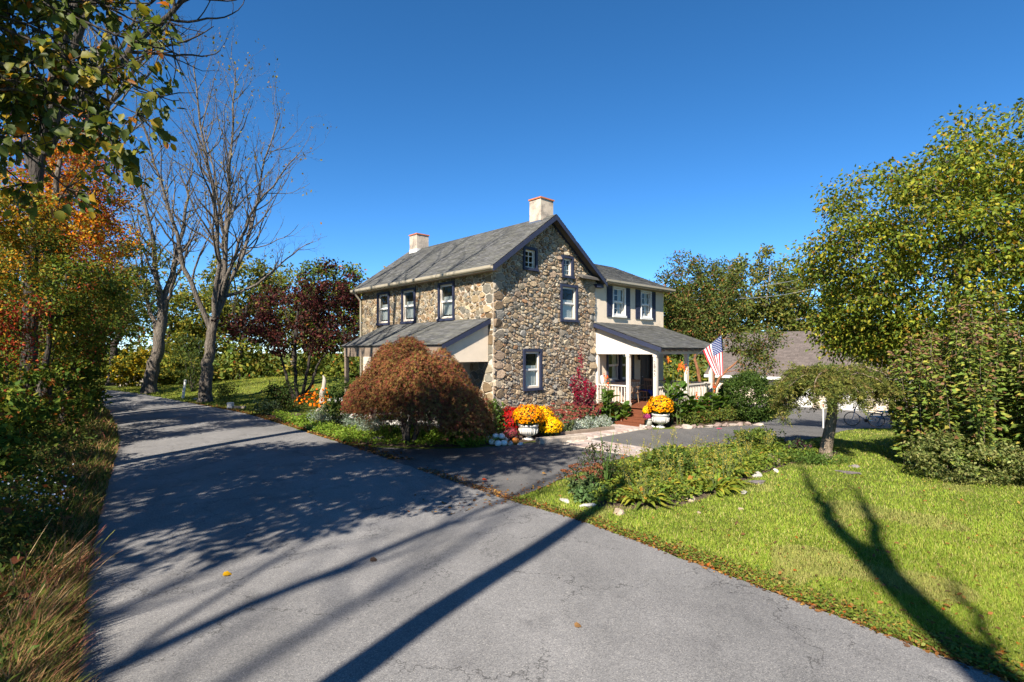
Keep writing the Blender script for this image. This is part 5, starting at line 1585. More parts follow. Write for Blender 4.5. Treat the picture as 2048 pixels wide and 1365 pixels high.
for i, (x, y, h, r, pal, lab) in enumerate(far):
    z0 = tz(x, y)
    leafy_tree("woodland_tree", lab, (x, y, z0), [(0, 0, -.3), (.2, 0, h*.25), (.1*(-1)**i*3, 0, h*.6), (.2*(-1)**i*3, 0, h*.85)], .2,
        [(x, y, z0+h*.72, r, r*.8, h*.26), (x+r*.3, y, z0+h*.45, r*.9, r*.8, h*.18)], 210 if x > 10 else 140, 48, .32, pal, "bark_pale" if pal is GREEN_O else "bark_dark", 140+i, clump_r=.75, lo=.35, limbs=10, group="trees of the wood behind the house")
# the mass of the wood further back
rng = np.random.default_rng(160)
cl = Cloud()
C = []
for k in range(900):
    x = rng.uniform(-85, 70)
    if -2 < x < 12 and rng.random() < .7: continue
    y = 60 + rng.normal(0, 3) - max(0, -x-40)*.35
    hmax = (12.0 if -40 < x < -18 else 9.5) + 2.5*math.sin(x*.35) + 1.5*math.sin(x*.9+1) - (0.5 if x < -2 else 0.0)
    C.append((x, y, tz(x, y) + rng.random()**.8 * hmax))
for k in range(420):
    x = rng.uniform(-44, -4); y = 47 + rng.normal(0, 1.2); C.append((x, y, tz(x, y) + rng.random()**1.2 * (2.6 + .8*math.sin(x))))
for k in range(200):
    x = rng.uniform(10, 40); y = 49 + rng.normal(0, 1.2); C.append((x, y, tz(x, y) + rng.random()**1.2 * 3))
for k in range(520):
    y = rng.uniform(25, 48); x = float(np.interp(y, [17.4, 24.1, 29, 33.4, 37, 39.5], [-13.1, -18.5, -23, -28.5, -36, -48])) - rng.uniform(3.5, 14)
    if y > 36 and x > -52: continue
    C.append((x, y, tz(x, y) + rng.random()**1.1 * 8.5))
C = np.array(C)
clump_leaves(cl, rng, C, 1.25, 42, .40, GREEN_O + GREEN_Y + GREEN_D, T_DIAM, .3, .5, .8, .3)
tag(cl.out("woodland", M["leaf_dull"]), "mass of mixed autumn woodland behind the lawn and the garage", "woods", kind="stuff")
rng = np.random.default_rng(161)
for k, (x, y, h) in enumerate([(-30.5, 46, 6), (-24.0, 46.5, 7), (-19.2, 46, 7), (-15.0, 47, 6), (-11.6, 46.2, 6.5), (-7.4, 46.4, 6)]):
    labs = ["thin dark trunk at the wood edge beyond the road bend", "thin dark trunk at the wood edge behind the leaning walnut", "thin dark trunk at the wood edge seen left of the forked walnut", "thin dark trunk at the wood edge seen right of the forked walnut", "thin dark trunk at the wood edge behind the dogwood", "thin dark trunk at the wood edge nearest the house"]
    bare_tree("slender_tree", labs[k], (x, y, tz(x, y)), [(0, 0, -.2), (.1, 0, h*.4), (rng.normal(0, .4), 0, h)], .17, [([(.1, 0, h*.5), (1, .2, h*.8), (1.8, .3, h*1.2)], .07), ([(.1, 0, h*.6), (-.8, .2, h*.9), (-1.2, .3, h*1.3)], .07)], 170+k, "bark_dark", 2, 0, group="thin trunks at the wood edge", nk=(2, 3))
# more colour low along the wood edge
leafy_tree("maple_sapling", "yellow leaved sapling at the wood edge below the orange maple", (-15.6, 17.6, .2), [(0, 0, -.1), (.1, 0, 1.5), (.3, 0, 3.2)], .07,
    [(-15.2, 17.4, 3.6, 1.2, 1.0, 1.0), (-15.9, 17.2, 2.6, 1.0, .9, .8)], 55, 80, .10, MAPLE_Y + GREEN_D, "bark_dark", 38, clump_r=.36, lo=.3)
leafy_tree("maple_sapling", "red leaved sapling at the outermost picture edge", (-13.9, 14.4, .2), [(0, 0, -.1), (0, 0, 1.4), (.1, 0, 3.0)], .06,
    [(-13.7, 14.2, 4.0, .9, .9, .7), (-13.9, 14.2, 3.0, .9, .8, .7)], 46, 80, .095, MAPLE_R + GREEN_D, "bark_dark", 39, clump_r=.34, lo=.3)
leafy_tree("maple_sapling", "orange and green sapling halfway to the road bend", (-18.3, 21.0, .2), [(0, 0, -.1), (.2, 0, 1.6), (.5, 0, 3.6)], .08,
    [(-17.6, 20.9, 4.4, 1.4, 1.2, 1.1), (-18.2, 20.8, 3.0, 1.2, 1.0, .9)], 66, 85, .11, MAPLE_O + GREEN_D, "bark_dark", 42, clump_r=.4, lo=.3)
# ------------------------------------------------------------------ lawn, verges, undergrowth
RR = spline(ROAD_R, 400); RL = spline(ROAD_L, 400); DN = spline(DRIVE_N, 300); DF = spline(DRIVE_F, 300)
o_ = np.argsort(RR[:, 1]); xr_of = lambda y: np.interp(y, RR[o_, 1], RR[o_, 0])
o2_ = np.argsort(RL[:, 1]); xl_of = lambda y: np.interp(y, RL[o2_, 1], RL[o2_, 0])
yn_of = lambda x: np.interp(x, DN[:, 0], DN[:, 1])
yf_of = lambda x: np.interp(x, DF[:, 0], DF[:, 1])
ISL = np.array([(1.15, 10.9), (2.2, 12.9), (3.9, 14.3), (6.5, 15.6), (8.3, 16.1), (9.5, 15.2), (7.2, 13.6), (5.0, 11.6), (3.2, 9.9), (1.6, 9.8)])
def inpoly(P, poly):
    x, y = P[:, 0], P[:, 1]; c = np.zeros(len(P), bool); n = len(poly)
    for i in range(n):
        (x1, y1), (x2, y2) = poly[i], poly[(i+1) % n]
        hit = ((y1 > y) != (y2 > y)) & (x < (x2-x1)*(y-y1)/(y2-y1+1e-12)+x1)
        c ^= hit
    return c
rng = np.random.default_rng(201)
def lawn_pts(n, y0, y1):
    y = 1/ (1/y0 + (1/y1-1/y0)*rng.random(n))           # denser near the camera
    x = xr_of(y) + rng.random(n) * (np.minimum(1.02*y + .5, 19) - xr_of(y))
    P = np.stack([x, y], -1)
    ok = (x > xr_of(y) + .03) & (y < yn_of(x) - .05) & (x < 1.02*y + .6) & ~inpoly(P, ISL)
    P = P[ok]
    return np.column_stack([P, terrain(P[:, 0], P[:, 1])])
cl = Cloud()
P = lawn_pts(430000, 3.4, 22)
d = P[:, 1]
tuft = np.sin(P[:, 0]*2.1+np.sin(P[:, 1]*1.7)*1.5)*np.sin(P[:, 1]*2.6+1) + .6*np.sin(P[:, 0]*5.3)*np.sin(P[:, 1]*4.9)
C = pick(rng, [((0.20, 0.26, 0.035), 4), ((0.15, 0.215, 0.03), 3), ((0.27, 0.28, 0.06), 2.4), ((0.36, 0.31, 0.12), 1)], len(P)) * (1 + .13*tuft)[:, None]
thin = (np.sin(P[:, 0]*1.1+.7*np.sin(P[:, 1]*.9))*np.sin(P[:, 1]*1.3+2) + .5*np.sin(P[:, 0]*3.1+1)*np.sin(P[:, 1]*2.7)) > .62
C[thin] = C[thin]*.6 + np.array([.30, .24, .11])*.4
blades(cl, rng, P, rng.uniform(.022, .062, len(P))*(1+.2*tuft.clip(-.6, 1)), .0014+.0005*d, 1.0, C)
tag(cl.out("lawn_grass", M["leaf_dull"]), "mown bright green lawn grass beside the road", "grass", kind="stuff")
# mown grass on the rise beyond the road
cl = Cloud()
n = 60000
x = rng.uniform(-30, -5, n); y = rng.uniform(24, 46, n)
ok = (x > xr_of(y)+.15) & ~((x > -11.5) & (y < 26)) & (np.abs(y-39) < 20)
hs_, ht = (x-OX)*E1[0]+(y-OY)*E1[1], (x-OX)*E2[0]+(y-OY)*E2[1]
ok &= ~((ht > -3) & (hs_ < L+.3))
x, y = x[ok], y[ok]
P = np.column_stack([x, y, terrain(x, y)])
C = pick(rng, [((0.20, 0.22, 0.035), 4), ((0.15, 0.18, 0.03), 3), ((0.27, 0.25, 0.06), 2)], len(P))
blades(cl, rng, P, rng.uniform(.05, .10, len(P)), .022, .8, C)
tag(cl.out("lawn_grass", M["leaf_dull"]), "short green grass on the low rise beyond the road", "grass", kind="stuff")

# broad-leaved weeds and dead leaves along the lawn verge
cl = Cloud()
n = 7000
y = 1/(1/3.6 + (1/11.0-1/3.6)*rng.random(n)); x = xr_of(y) + np.abs(rng.normal(.0, .28, n)) + .02
ok = (x < 1.02*y+.5) & (y < yn_of(x)-.1)
P = np.column_stack([x[ok], y[ok], rng.uniform(.015, .07, ok.sum())]); n = len(P)
cl.leaves(P, rng.uniform(.025, .055, n), nrm(rng.normal(size=(n, 3))*[1, 1, .3]), nrm(rng.normal(0, .3, (n, 3))+[0, 0, 1]), T_LEAF, pick(rng, [((.14, .18, .03), 4), ((.09, .13, .025), 3), ((.2, .2, .05), 1)], n))
tag(cl.out("verge_weeds", M["leaf"]), "low clover like weeds along the lawn edge of the road", "weeds", kind="stuff")
def litter(name, label, pts, size, pal, zmax=.03):
    cl = Cloud(); n = len(pts)
    P = pts + np.column_stack([np.zeros(n), np.zeros(n), rng.uniform(.012, zmax, n)])
    cl.leaves(P, size*rng.uniform(.6, 1.3, n), nrm(rng.normal(size=(n, 3))*[1, 1, .25]), nrm(rng.normal(0, .35, (n, 3))+[0, 0, 1]), T_LEAF, pick(rng, pal, n))
    return tag(cl.out(name, M["leaf_dull"]), label, "leaves", kind="stuff")
LIT = [((.22, .10, .035), 3), ((.14, .07, .03), 3), ((.30, .17, .05), 2), ((.10, .055, .03), 2), ((.30, .08, .02), .6)]
n = 9000
y = 1/(1/3.6 + (1/13.0-1/3.6)*rng.random(n)); x = xr_of(y) + rng.normal(.14, .17, n)
ok = (x < 1.02*y+.5) & (x > xr_of(y)-.10) & ((x > xr_of(y)+.0) | (rng.random(n) < .25)); litter("fallen_leaves", "brown dead leaves and needles along the lawn verge", np.column_stack([x, y, np.full(n, .01)])[ok], .05, LIT)
P = lawn_pts(2600, 4.5, 21); P = P[rng.random(len(P)) < .4]; litter("fallen_leaves", "scattered orange leaves lying on the lawn", P, .06, LIT, .05)
n = 2600
y = rng.uniform(14, 34, n); x = xr_of(y) + np.abs(rng.normal(0, .3, n)); 
litter("fallen_leaves", "brown leaves gathered along the far road edge and garden bed", np.column_stack([x, y, np.full(n, .015)]), .09, LIT)
n = 700
x = rng.uniform(-2, 9, n); y = yn_of(x) + np.abs(rng.normal(0, .5, n)) - .2
litter("fallen_leaves", "dry leaves and needles blown along the driveway edge", np.column_stack([x, y, np.full(n, .015)]), .07, LIT)
# single leaves on the road
for (px, py, col, s, lab) in ((445, 1160, (.45, .25, .02), .11, "single yellow leaf lying on the grey road"), (965, 966, (.40, .05, .02), .13, "single red leaf lying near the driveway mouth"), (1150, 1265, (.22, .12, .05), .09, "pale brown pine needle leaf on the road in front"),
        (740, 1131, (.06, .04, .03), .12, "dark dead leaf in the middle of the road"), (330, 1216, (.40, .10, .02), .12, "orange leaf at the road edge by the dry grass"), (1085, 953, (.25, .14, .05), .12, "curled tan leaf on the driveway apron")):
    p = gp(px, py) if px != 330 else gp(152, 1240)
    cl = Cloud(); cl.leaves(np.array([p + [0, 0, .058]]), s, np.array([[.8, .5, .05]]), np.array([[.1, -.2, 1.0]]), T_BROAD, np.array([col]))
    tag(cl.out("fallen_leaf", M["leaf_dull"], None, tuple(p + np.array([0, 0, .05]))), lab, "leaf")

# wild verge on the wooded side
cl = Cloud()
n = 38000
y = 1/(1/3.0 + (1/30.0-1/3.0)*rng.random(n)); off = rng.random(n)**1.3 * (1.0+.09*y)
x = xl_of(y) - off + .06
ok = x > -1.03*y - .6
x, y, off = x[ok], y[ok], off[ok]
P = np.column_stack([x, y, terrain(x, y)])
near = (y < 6.4)
C = np.where((rng.random(len(P)) < np.where(near, .5, .38))[:, None], pick(rng, [((.30, .17, .085), 3), ((.22, .12, .06), 2), ((.36, .25, .12), 1.4), ((.26, .10, .07), 1)], len(P)), pick(rng, [((.07, .10, .02), 3), ((.12, .14, .03), 3), ((.05, .065, .02), 2)], len(P)))
h = rng.uniform(.14, .44, len(P)) * np.clip(.45 + off/.55, .3, 1.15)
blades(cl, rng, P, h, .003+.0006*y, .75, C, 2)
tag(cl.out("verge_grass", M["leaf_dull"]), "long dry grass spilling over the wooded road edge", "grass", kind="stuff")
cl = Cloud()
cc = []
for k in range(1500):
    y = 1/(1/3.2 + (1/32.0-1/3.2)*rng.random()); off = .45 + rng.random()*(.8+.14*y)
    x = float(xl_of(y)) - off
    if x < -1.05*y-.8: continue
    cc.append((x, y, tz(x, y) + rng.uniform(.04, .25+.42*min(off, 2.5)) * (.55 if y < 6 else 1)))
cc = np.array(cc)
clump_leaves(cl, rng, cc, .22, 34, .085, [((.04, .06, .016), 4), ((.07, .09, .02), 3), ((.12, .07, .03), 1.6), ((.12, .13, .03), 1.4)], T_NARROW, .2, .6)
clump_leaves(cl, rng, cc[::3], .25, 12, .13, [((.05, .075, .018), 4), ((.09, .105, .02), 2), ((.16, .06, .03), .8)], T_KITE, .2, .6)
tag(cl.out("undergrowth", M["leaf_dull"]), "dark tangled weeds between the road and the woods", "weeds", kind="stuff")
# dry grass stalks standing out of the verge, each tussock a thing
M["straw"] = leafmat("straw", .25, .7, .1)
for i, (px, py, k, h, lab) in enumerate(((40, 1215, 46, .95, "tallest pinkish dry grass tussock at the lower picture corner"), (110, 1190, 40, .72, "dry grass tussock leaning over the road edge"), (30, 1310, 34, .7, "dry grass tussock in the very corner of the verge"), (150, 1130, 30, .62, "thin dry grass tussock furthest along the sunny verge"))):
    p = gp(px, py); cl = Cloud()
    p = p * np.array([1, 1, 0])
    for j in range(k):
        az = rng.uniform(-1.1, 1.3); c = p + np.array([rng.normal(0, .11), rng.normal(0, .09), 0])
        L_ = h*rng.uniform(.55, 1.1)
        strap(cl, rng, c, az, L_, .0028, rng.uniform(.75, 1.35), rng.uniform(.02, .2), pick(rng, [((.42, .22, .13), 3), ((.46, .32, .17), 2), ((.34, .13, .10), 1.5), ((.22, .24, .06), 1)], 1)[0], 5, .1, .5)
    for j in range(90):
        az = rng.uniform(0, 2*PI); c = p + np.array([rng.normal(0, .13), rng.normal(0, .11), 0])
        strap(cl, rng, c, az, h*rng.uniform(.3, .6), .004, rng.uniform(.5, 1.2), rng.uniform(.15, .5), pick(rng, [((.28, .24, .07), 2), ((.15, .18, .04), 2), ((.40, .27, .13), 2)], 1)[0], 4, .1, .6)
    tag(cl.out("grass_tussock", M["straw"], None, tuple(p)), lab, "grass", "dry tussocks on the verge")
# little pale asters in the shade
cl = Cloud(); n = 170
P = np.column_stack([rng.normal(-7.3, .5, n), rng.normal(8.4, .7, n), rng.uniform(.45, .95, n)]); ok = P[:, 0] < xl_of(P[:, 1])-.35; P = P[ok]
cl.leaves(P, .028, rdir(rng, len(P)), nrm(rng.normal(0, .4, (len(P), 3))+[.2, -.6, .6]), T_HEX, pick(rng, [((.55, .58, .66), 1)], len(P)))
tag(cl.out("wild_asters", M["petal"]), "tiny pale aster blooms in the shaded verge", "flowers", kind="stuff")
# bushes lining the wood
for i, (x, y, r, h, pal, lab) in enumerate(((-9.6, 9.3, .9, .75, GREEN_D, "low dark green bush in the shaded verge closest to the camera"), (-12.0, 12.0, 1.1, 1.05, GREEN_D, "dark green bush at the picture edge below the golden tree"), (-13.9, 13.6, 1.0, 1.5, GREEN_D + [((.24, .05, .03), 1.2)], "green bush with red leaves at the outer picture edge"),
        (-14.4, 16.0, 1.1, 1.35, GREEN_D + [((.2, .09, .03), .8)], "dark green bush under the yellow green maple"), (-17.6, 20.6, 1.2, 1.3, GREEN_D, "dark green bush halfway along the wood edge"), (-20.4, 23.9, 1.2, 1.2, GREEN_O, "olive bush where the road starts to bend"), (-24.0, 28.0, 1.3, 1.2, GREEN_O, "olive bush at the inside of the road bend"), (-29.6, 41.6, 1.7, 1.6, GREEN_Y + [((.36, .24, .02), 3)], "bright yellow bush beyond the road bend"), (-27.0, 42.2, 1.8, 1.3, GREEN_Y, "yellow green bush on the bank beyond the bend"))):
    shrub("wild_bush", lab, "bush", (x, y, tz(x, y)), (r*1.15, r, h), int(2600*r), .12 + .003*y, pal, 220+i, "bushes along the wood edge", clump_r=.30, lo=.35, per=40, leafm="leaf_dull", stem="bark_dark")

# ------------------------------------------------------------------ garden plants
rng = np.random.default_rng(301)
SED = [((.26, .065, .05), 3), ((.20, .045, .04), 2), ((.30, .12, .08), 1)]
def sedum(label, c, r, h, seed, pal=SED, group=None, nst=16):
    rng = np.random.default_rng(seed); c = np.asarray(c, float)
    root = thing("sedum_plant", label, "plant", tuple(c), group)
    tb, cl, fl = Tubes(), Cloud(), Cloud()
    for k in range(nst):
        az = rng.uniform(0, 2*PI); rr = math.sqrt(rng.random())*r
        e = c + np.array([rr*math.cos(az), rr*math.sin(az), h*rng.uniform(.72, 1.05)])
        P = bend(rng, c + np.array([rr*.25*math.cos(az), rr*.25*math.sin(az), 0]), e, 5, .02, .1); tb.add(P, np.full(5, .008), 4)
        n = 16; t = rng.uniform(.15, .95, n); i = np.clip((t*4).astype(int), 0, 3); f = (t*4-i)[:, None]; Q = P[i]*(1-f)+P[i+1]*f
        d = rdir(rng, n)*[1, 1, .3]
        cl.leaves(Q, rng.uniform(.06, .10, n), nrm(d), nrm(rng.normal(0, .3, (n, 3))+[0, 0, 1]), T_LEAF, pick(rng, [((.09, .13, .05), 3), ((.13, .16, .07), 2)], n))
        n = 34; ph = rng.uniform(0, 2*PI, n); q = np.sqrt(rng.random(n))*rng.uniform(.06, .10)
        Q = e + np.stack([q*np.cos(ph), q*np.sin(ph), .03*(1-(q/.1)**2)+rng.normal(0, .008, n)], -1)
        fl.leaves(Q, .035, rdir(rng, n), nrm(rng.normal(0, .5, (n, 3))+[0, 0, 1]), T_HEX, pick(rng, pal, n))
    tb.out("stems", M["stem"], root); cl.out("leaves", M["leaf"], root); fl.out_each("flower_head", M["petal"], root)
def canna(label, c, n, h, seed, flowers=3, spread=.3, fcol=(.75, .10, .03), group=None, lw=.13):
    rng = np.random.default_rng(seed); c = np.asarray(c, float)
    root = thing("canna_plant", label, "plant", tuple(c), group)
    tb, cl, fl = Tubes(), Cloud(), Cloud()
    for k in range(n):
        az = rng.uniform(0, 2*PI); rr = math.sqrt(rng.random())*spread
        hh = h*rng.uniform(.7, 1.0)
        b = c + np.array([rr*math.cos(az), rr*math.sin(az), 0]); e = b + np.array([rng.normal(0, .06), rng.normal(0, .06), hh])
        P = bend(rng, b, e, 6, 0, .1); tb.add(P, np.linspace(.016, .007, 6), 5)
        for j in range(6):
            t = .12 + .62*j/6
            q = b + (e-b)*t
            strap(cl, rng, q, rng.uniform(0, 2*PI), rng.uniform(.4, .62)*min(1, h/1.4+.2), lw*rng.uniform(.75, 1.15), rng.uniform(.55, 1.15), rng.uniform(.15, .55), pick(rng, [((.055, .105, .018), 3), ((.08, .135, .022), 3), ((.10, .15, .03), 1)], 1)[0], 7, .30, .85)
        if k < flowers:
            m = 20; Q = e + rng.normal(0, 1, (m, 3))*[.035, .035, .075] + [0, 0, .05]
            fl.leaves(Q, rng.uniform(.04, .085, m), nrm(rng.normal(0, .5, (m, 3))+[0, 0, .8]), rdir(rng, m), T_LEAF, pick(rng, [(fcol, 3), ((fcol[0], fcol[1]*2, fcol[2]), 1)], m))
    tb.out("stems", M["stem"], root); cl.out_each("leaf", M["leaf_big"], root, True)
    if flowers: fl.out("flowers", M["petal"], root)
def clump(name, label, c, n, L_, w, pal, seed, group=None, rise=(.35, 1.25), fall=(.45, .95), cat="plant", round_=1.0, stalks=None, fold=.3, spread=.16, each=True):
    rng = np.random.default_rng(seed); c = np.asarray(c, float)
    root = thing(name, label, cat, tuple(c), group)
    cl = Cloud()
    for k in range(n):
        az = 2*PI*k*.382 + rng.normal(0, .3); rr = rng.random()*spread
        strap(cl, rng, c+np.array([rr*math.cos(az), rr*math.sin(az), .01]), az, L_*rng.uniform(.6, 1.1), w*rng.uniform(.7, 1.15), rng.uniform(*rise), rng.uniform(*fall), pick(rng, pal, 1)[0], 6, fold, round_)
    for v_ in cl.V: v_[:, 2] = np.maximum(v_[:, 2], c[2]+.012)
    if each: cl.out_each("leaf", M["leaf"], root, True)
    else: cl.out("leaves", M["leaf"], root)
    if stalks:
        k, h, col = stalks; tb, fl = Tubes(), Cloud()
        for j in range(k):
            az = rng.uniform(0, 2*PI); e = c+np.array([rng.normal(0, .14), rng.normal(0, .14), h*rng.uniform(.7, 1.1)])
            P = bend(rng, c+np.array([rng.normal(0, .06), rng.normal(0, .06), 0]), e, 5, 0, .1); tb.add(P, np.linspace(.006, .003, 5), 4)
            m = 14; t = rng.uniform(.5, 1, m)[:, None]; Q = P[0]+(P[-1]-P[0])*t+rng.normal(0, .012, (m, 3))
            fl.leaves(Q, rng.uniform(.03, .07, m), nrm(rng.normal(size=(m, 3))+[0, 0, .6]), rdir(rng, m), T_NARROW, pick(rng, [(col, 1)], m))
        tb.out("stalks", M["stem"], root); fl.out("seed_pods", M["leaf_dull"], root)
    return root

# --- bed between the urn and the gable
mum("big dark red chrysanthemum dome against the stone wall behind the urn", (0.05, 18.1, .05), .58, .92, [((.30, .008, .008), 3), ((.20, .004, .006), 2)], 1500, 302, .055)
mum("bright yellow chrysanthemum dome touching the grey urn", (1.28, 17.85, .05), .44, .62, [((.75, .42, .004), 3), ((.70, .34, .004), 2)], 1500, 303, .045)
mum("taller yellow chrysanthemum behind the urn", (1.08, 18.5, .05), .40, .92, [((.75, .42, .004), 3), ((.68, .32, .004), 2)], 1200, 304, .045)
mum("small dusky maroon chrysanthemum at the foot of the grey urn", (-.02, 17.0, .03), .25, .42, [((.16, .02, .035), 2), ((.24, .05, .05), 1), ((.10, .05, .03), 1)], 420, 305, .045)
for i, (px, py, col, lab) in enumerate(((1193, 846, (.32, .01, .12), "magenta chrysanthemum first in the row above the silver plants"), (1209, 846, (.60, .07, .02), "red orange chrysanthemum in the row above the silver plants"), (1224, 847, (.72, .25, .01), "orange yellow chrysanthemum in the row above the silver plants"), (1239, 846, (.30, .008, .10), "magenta chrysanthemum closest to the porch step"))):
    p = gp(px, py); p[2] = .24
    mum(lab, p, .26, .36, [(col, 3), (tuple(np.array(col)*.7), 1)], 420, 306+i, .045, "small chrysanthemums in a row on the ledge")
for i, (x, y, s, lab) in enumerate(((.55, 19.25, .72, "pink red sedum below the lower gable window"), (1.05, 19.0, .8, "pink red sedum behind the yellow chrysanthemums"), (1.55, 18.8, .72, "pink red sedum next to the bright yellow chrysanthemum"), (1.62, 19.5, .85, "tall pink red sedum against the stone wall"), (2.1, 19.0, .7, "pink red sedum in front of the amaranth"), (2.3, 19.8, .9, "tall pink red sedum beside the amaranth"), (2.75, 19.3, .66, "pink red sedum above the silver plants"), (3.0, 20.2, .8, "pink red sedum between amaranth and canna"), (1.9, 18.25, .55, "short pink red sedum closest to the silver plants"))):
    sedum(lab, (x, y, .04), .42, s, 320+i, group="sedums along the gable")
DM = [((.34, .38, .34), 3), ((.26, .31, .26), 2), ((.42, .44, .38), 1), ((.14, .18, .10), 1)]
for i, (px, py) in enumerate(((1122, 868), (1140, 867), (1158, 866), (1176, 864), (1195, 862), (1212, 860))):
    labs = ["first silver dusty miller clump beside the yellow chrysanthemum", "second silver dusty miller clump from the yellow chrysanthemum", "third silver dusty miller clump from the yellow chrysanthemum", "fourth silver dusty miller clump from the yellow chrysanthemum", "fifth silver dusty miller clump from the yellow chrysanthemum", "silver dusty miller clump closest to the wooden steps"]
    shrub("dusty_miller", labs[i], "plant", gp(px, py) + np.array([0, .1, .03]), (.29, .26, .24), 620, .085, DM, 340+i, "dusty millers edging the walk", tmpl=T_NARROW, clump_r=.10, per=20, lo=.3, leafm="leaf_dull")
def amaranth():
    rng = np.random.default_rng(351); c = np.array([2.72, 20.7, .03])
    root = thing("amaranth_plant", "tall purple red amaranth bush against the gable corner", "plant", tuple(c))
    tb, cl, fl = Tubes(), Cloud(), Cloud()
    for k in range(13):
        az = rng.uniform(0, 2*PI); rr = math.sqrt(rng.random())*.62; h = (2.95-1.7*rr/.62)*rng.uniform(.8, 1) if k else 2.95
        if not k: rr = 0
        e = c+np.array([rr*math.cos(az), rr*math.sin(az)*.8, h]); P = bend(rng, c+np.array([rr*.2*math.cos(az), rr*.2*math.sin(az), 0]), e, 7, .0, .15); tb.add(P, np.linspace(.02, .006, 7), 5)
        n = int(90*h/2); t = rng.uniform(.12, .9, n); i = np.clip((t*6).astype(int), 0, 5); f = (t*6-i)[:, None]; Q = P[i]*(1-f)+P[i+1]*f + rng.normal(0, .07, (n, 3))
        cl.leaves(Q, rng.uniform(.08, .15, n), nrm(rng.normal(size=(n, 3))+[0, 0, -.5]), nrm(rng.normal(0, .5, (n, 3))+[0, -.3, .7]), T_LEAF, pick(rng, [((.13, .018, .035), 3), ((.09, .025, .03), 2), ((.20, .03, .05), 1), ((.12, .09, .06), .7)], n))
        n = 46; t = rng.uniform(.84, 1.03, n)[:, None]; Q = P[0]+(P[-1]-P[0])*t+rng.normal(0, .05, (n, 3))
        fl.leaves(Q, rng.uniform(.05, .10, n), nrm(rng.normal(size=(n, 3))+[0, 0, .3]), rdir(rng, n), T_LEAF, pick(rng, [((.24, .010, .03), 3), ((.15, .008, .025), 2)], n))
    tb.out("stems", M["stem_red"], root); cl.out("leaves", M["leaf"], root); fl.out("plumes", M["petal"], root)
amaranth()
canna("red flowered canna clump between the amaranth and the porch post", (3.92, 20.85, .03), 9, 1.9, 361, 3, .42)
canna("broad leaved canna in front of the wooden chair", (4.35, 21.0, .03), 5, 1.05, 362, 0, .25)
canna("tall orange flowered canna at the corner post with the house number", tuple(hp(-3.35, W+.75, .04)), 9, 2.55, 363, 5, .34, (.80, .14, .04))
canna("big leaved canna in front of the porch railing", tuple(hp(-3.45, W+1.75, .04)), 5, 1.35, 364, 1, .28)
canna("big leaved canna below the flag", tuple(hp(-3.5, W+3.3, .04)), 6, 1.55, 365, 1, .32, lw=.17)
canna("big leaved canna at the far end of the porch railing", tuple(hp(-3.6, W+4.3, .0)), 6, 1.5, 366, 1, .32, lw=.17)
for i, (s, t, r, lab) in enumerate(((-3.75, W+1.0, .42, "low green perennial by the white urn"), (-3.95, W+1.8, .45, "low green perennial second from the white urn"), (-4.0, W+2.6, .48, "low green perennial below the middle porch post"), (-4.05, W+3.4, .45, "low green perennial below the flag canna"), (-4.05, W+4.1, .42, "low green perennial next to the round boxwood"))):
    shrub("perennial_plant", lab, "plant", hp(s, t, .03), (r, r*.8, .28), 900, .085, [((.09, .12, .022), 3), ((.13, .15, .03), 2), ((.05, .075, .02), 2), ((.16, .08, .03), .7)], 370+i, "low perennials in front of the porch", clump_r=.14, per=26, lo=.3)
shrub("boxwood_bush", "big round dark green clipped boxwood beside the porch", "bush", (10.35, 23.0, tz(10.35, 23.0)), (1.22, 1.1, 1.12), 26000, .085, [((.035, .065, .014), 4), ((.055, .09, .018), 3), ((.085, .12, .025), 1)], 380, clump_r=.19, per=50, lo=.72, stem="bark_dark", nst=14)
shrub("green_shrub", "leafy green shrub at the stone house corner", "shrub", (-.62, 17.75, .02), (.42, .38, .72), 1900, .085, [((.06, .10, .02), 3), ((.09, .13, .025), 2), ((.04, .06, .015), 2)], 381, clump_r=.15, per=28, lo=.3)

# --- bed around the lace-leaf maple
BR = [((.14, .21, .028), 4), ((.19, .25, .04), 2.5), ((.08, .13, .022), 2)]
GREY = [((.20, .24, .19), 3), ((.14, .18, .13), 2), ((.26, .29, .23), 1)]
def edge_plants(items):
    for i, (px, py, r, h, pal, ls, tm, lab) in enumerate(items):
        p = gp(px, py); p[2] = .02
        shrub("border_plant", lab, "plant", p, (r, r*.8, h), int(2300*r), ls, pal, 400+i, "low plants in the bed around the maple", tmpl=tm, clump_r=.13, per=26, lo=.25)
edge_plants([
    (612, 848, .55, .2, BR, .08, T_LEAF, "bright green border plant at the narrow road end of the bed"), (640, 848, .6, .26, GREY, .10, T_NARROW, "grey leaved border plant below the orange flowers"),
    (676, 850, .62, .27, GREY, .10, T_NARROW, "grey leaved border plant left of the toadstool"), (712, 858, .62, .26, GREY, .10, T_NARROW, "grey leaved border plant in front of the toadstool"),
    (748, 866, .6, .26, GREY, .10, T_NARROW, "grey leaved border plant by the dark edging rock"), (660, 866, .5, .14, BR, .07, T_LEAF, "bright green creeper at the bed edge below the grey leaves"),
    (705, 880, .5, .13, BR, .07, T_LEAF, "bright green creeper where the bed meets the road"), (770, 845, .5, .34, BR, .09, T_LEAF, "green leafy border plant beside the white fence post"),
    (790, 872, .6, .18, BR, .075, T_LEAF, "bright green creeper between the two dark rocks"), (838, 876, .62, .2, BR, .075, T_LEAF, "bright green creeper below the blue green hosta"),
    (880, 882, .6, .18, BR, .075, T_LEAF, "bright green creeper below the lime hosta"), (922, 880, .6, .24, BR, .08, T_LEAF, "bright green border plant right of the lime hosta"),
    (955, 874, .5, .28, GREY, .09, T_NARROW, "grey green border plant close to the white gourds"), (900, 862, .5, .26, BR, .09, T_LEAF, "dark leafy border plant under the maple fringe"), (940, 892, .45, .12, BR, .07, T_LEAF, "bright green creeper at the driveway edge")])
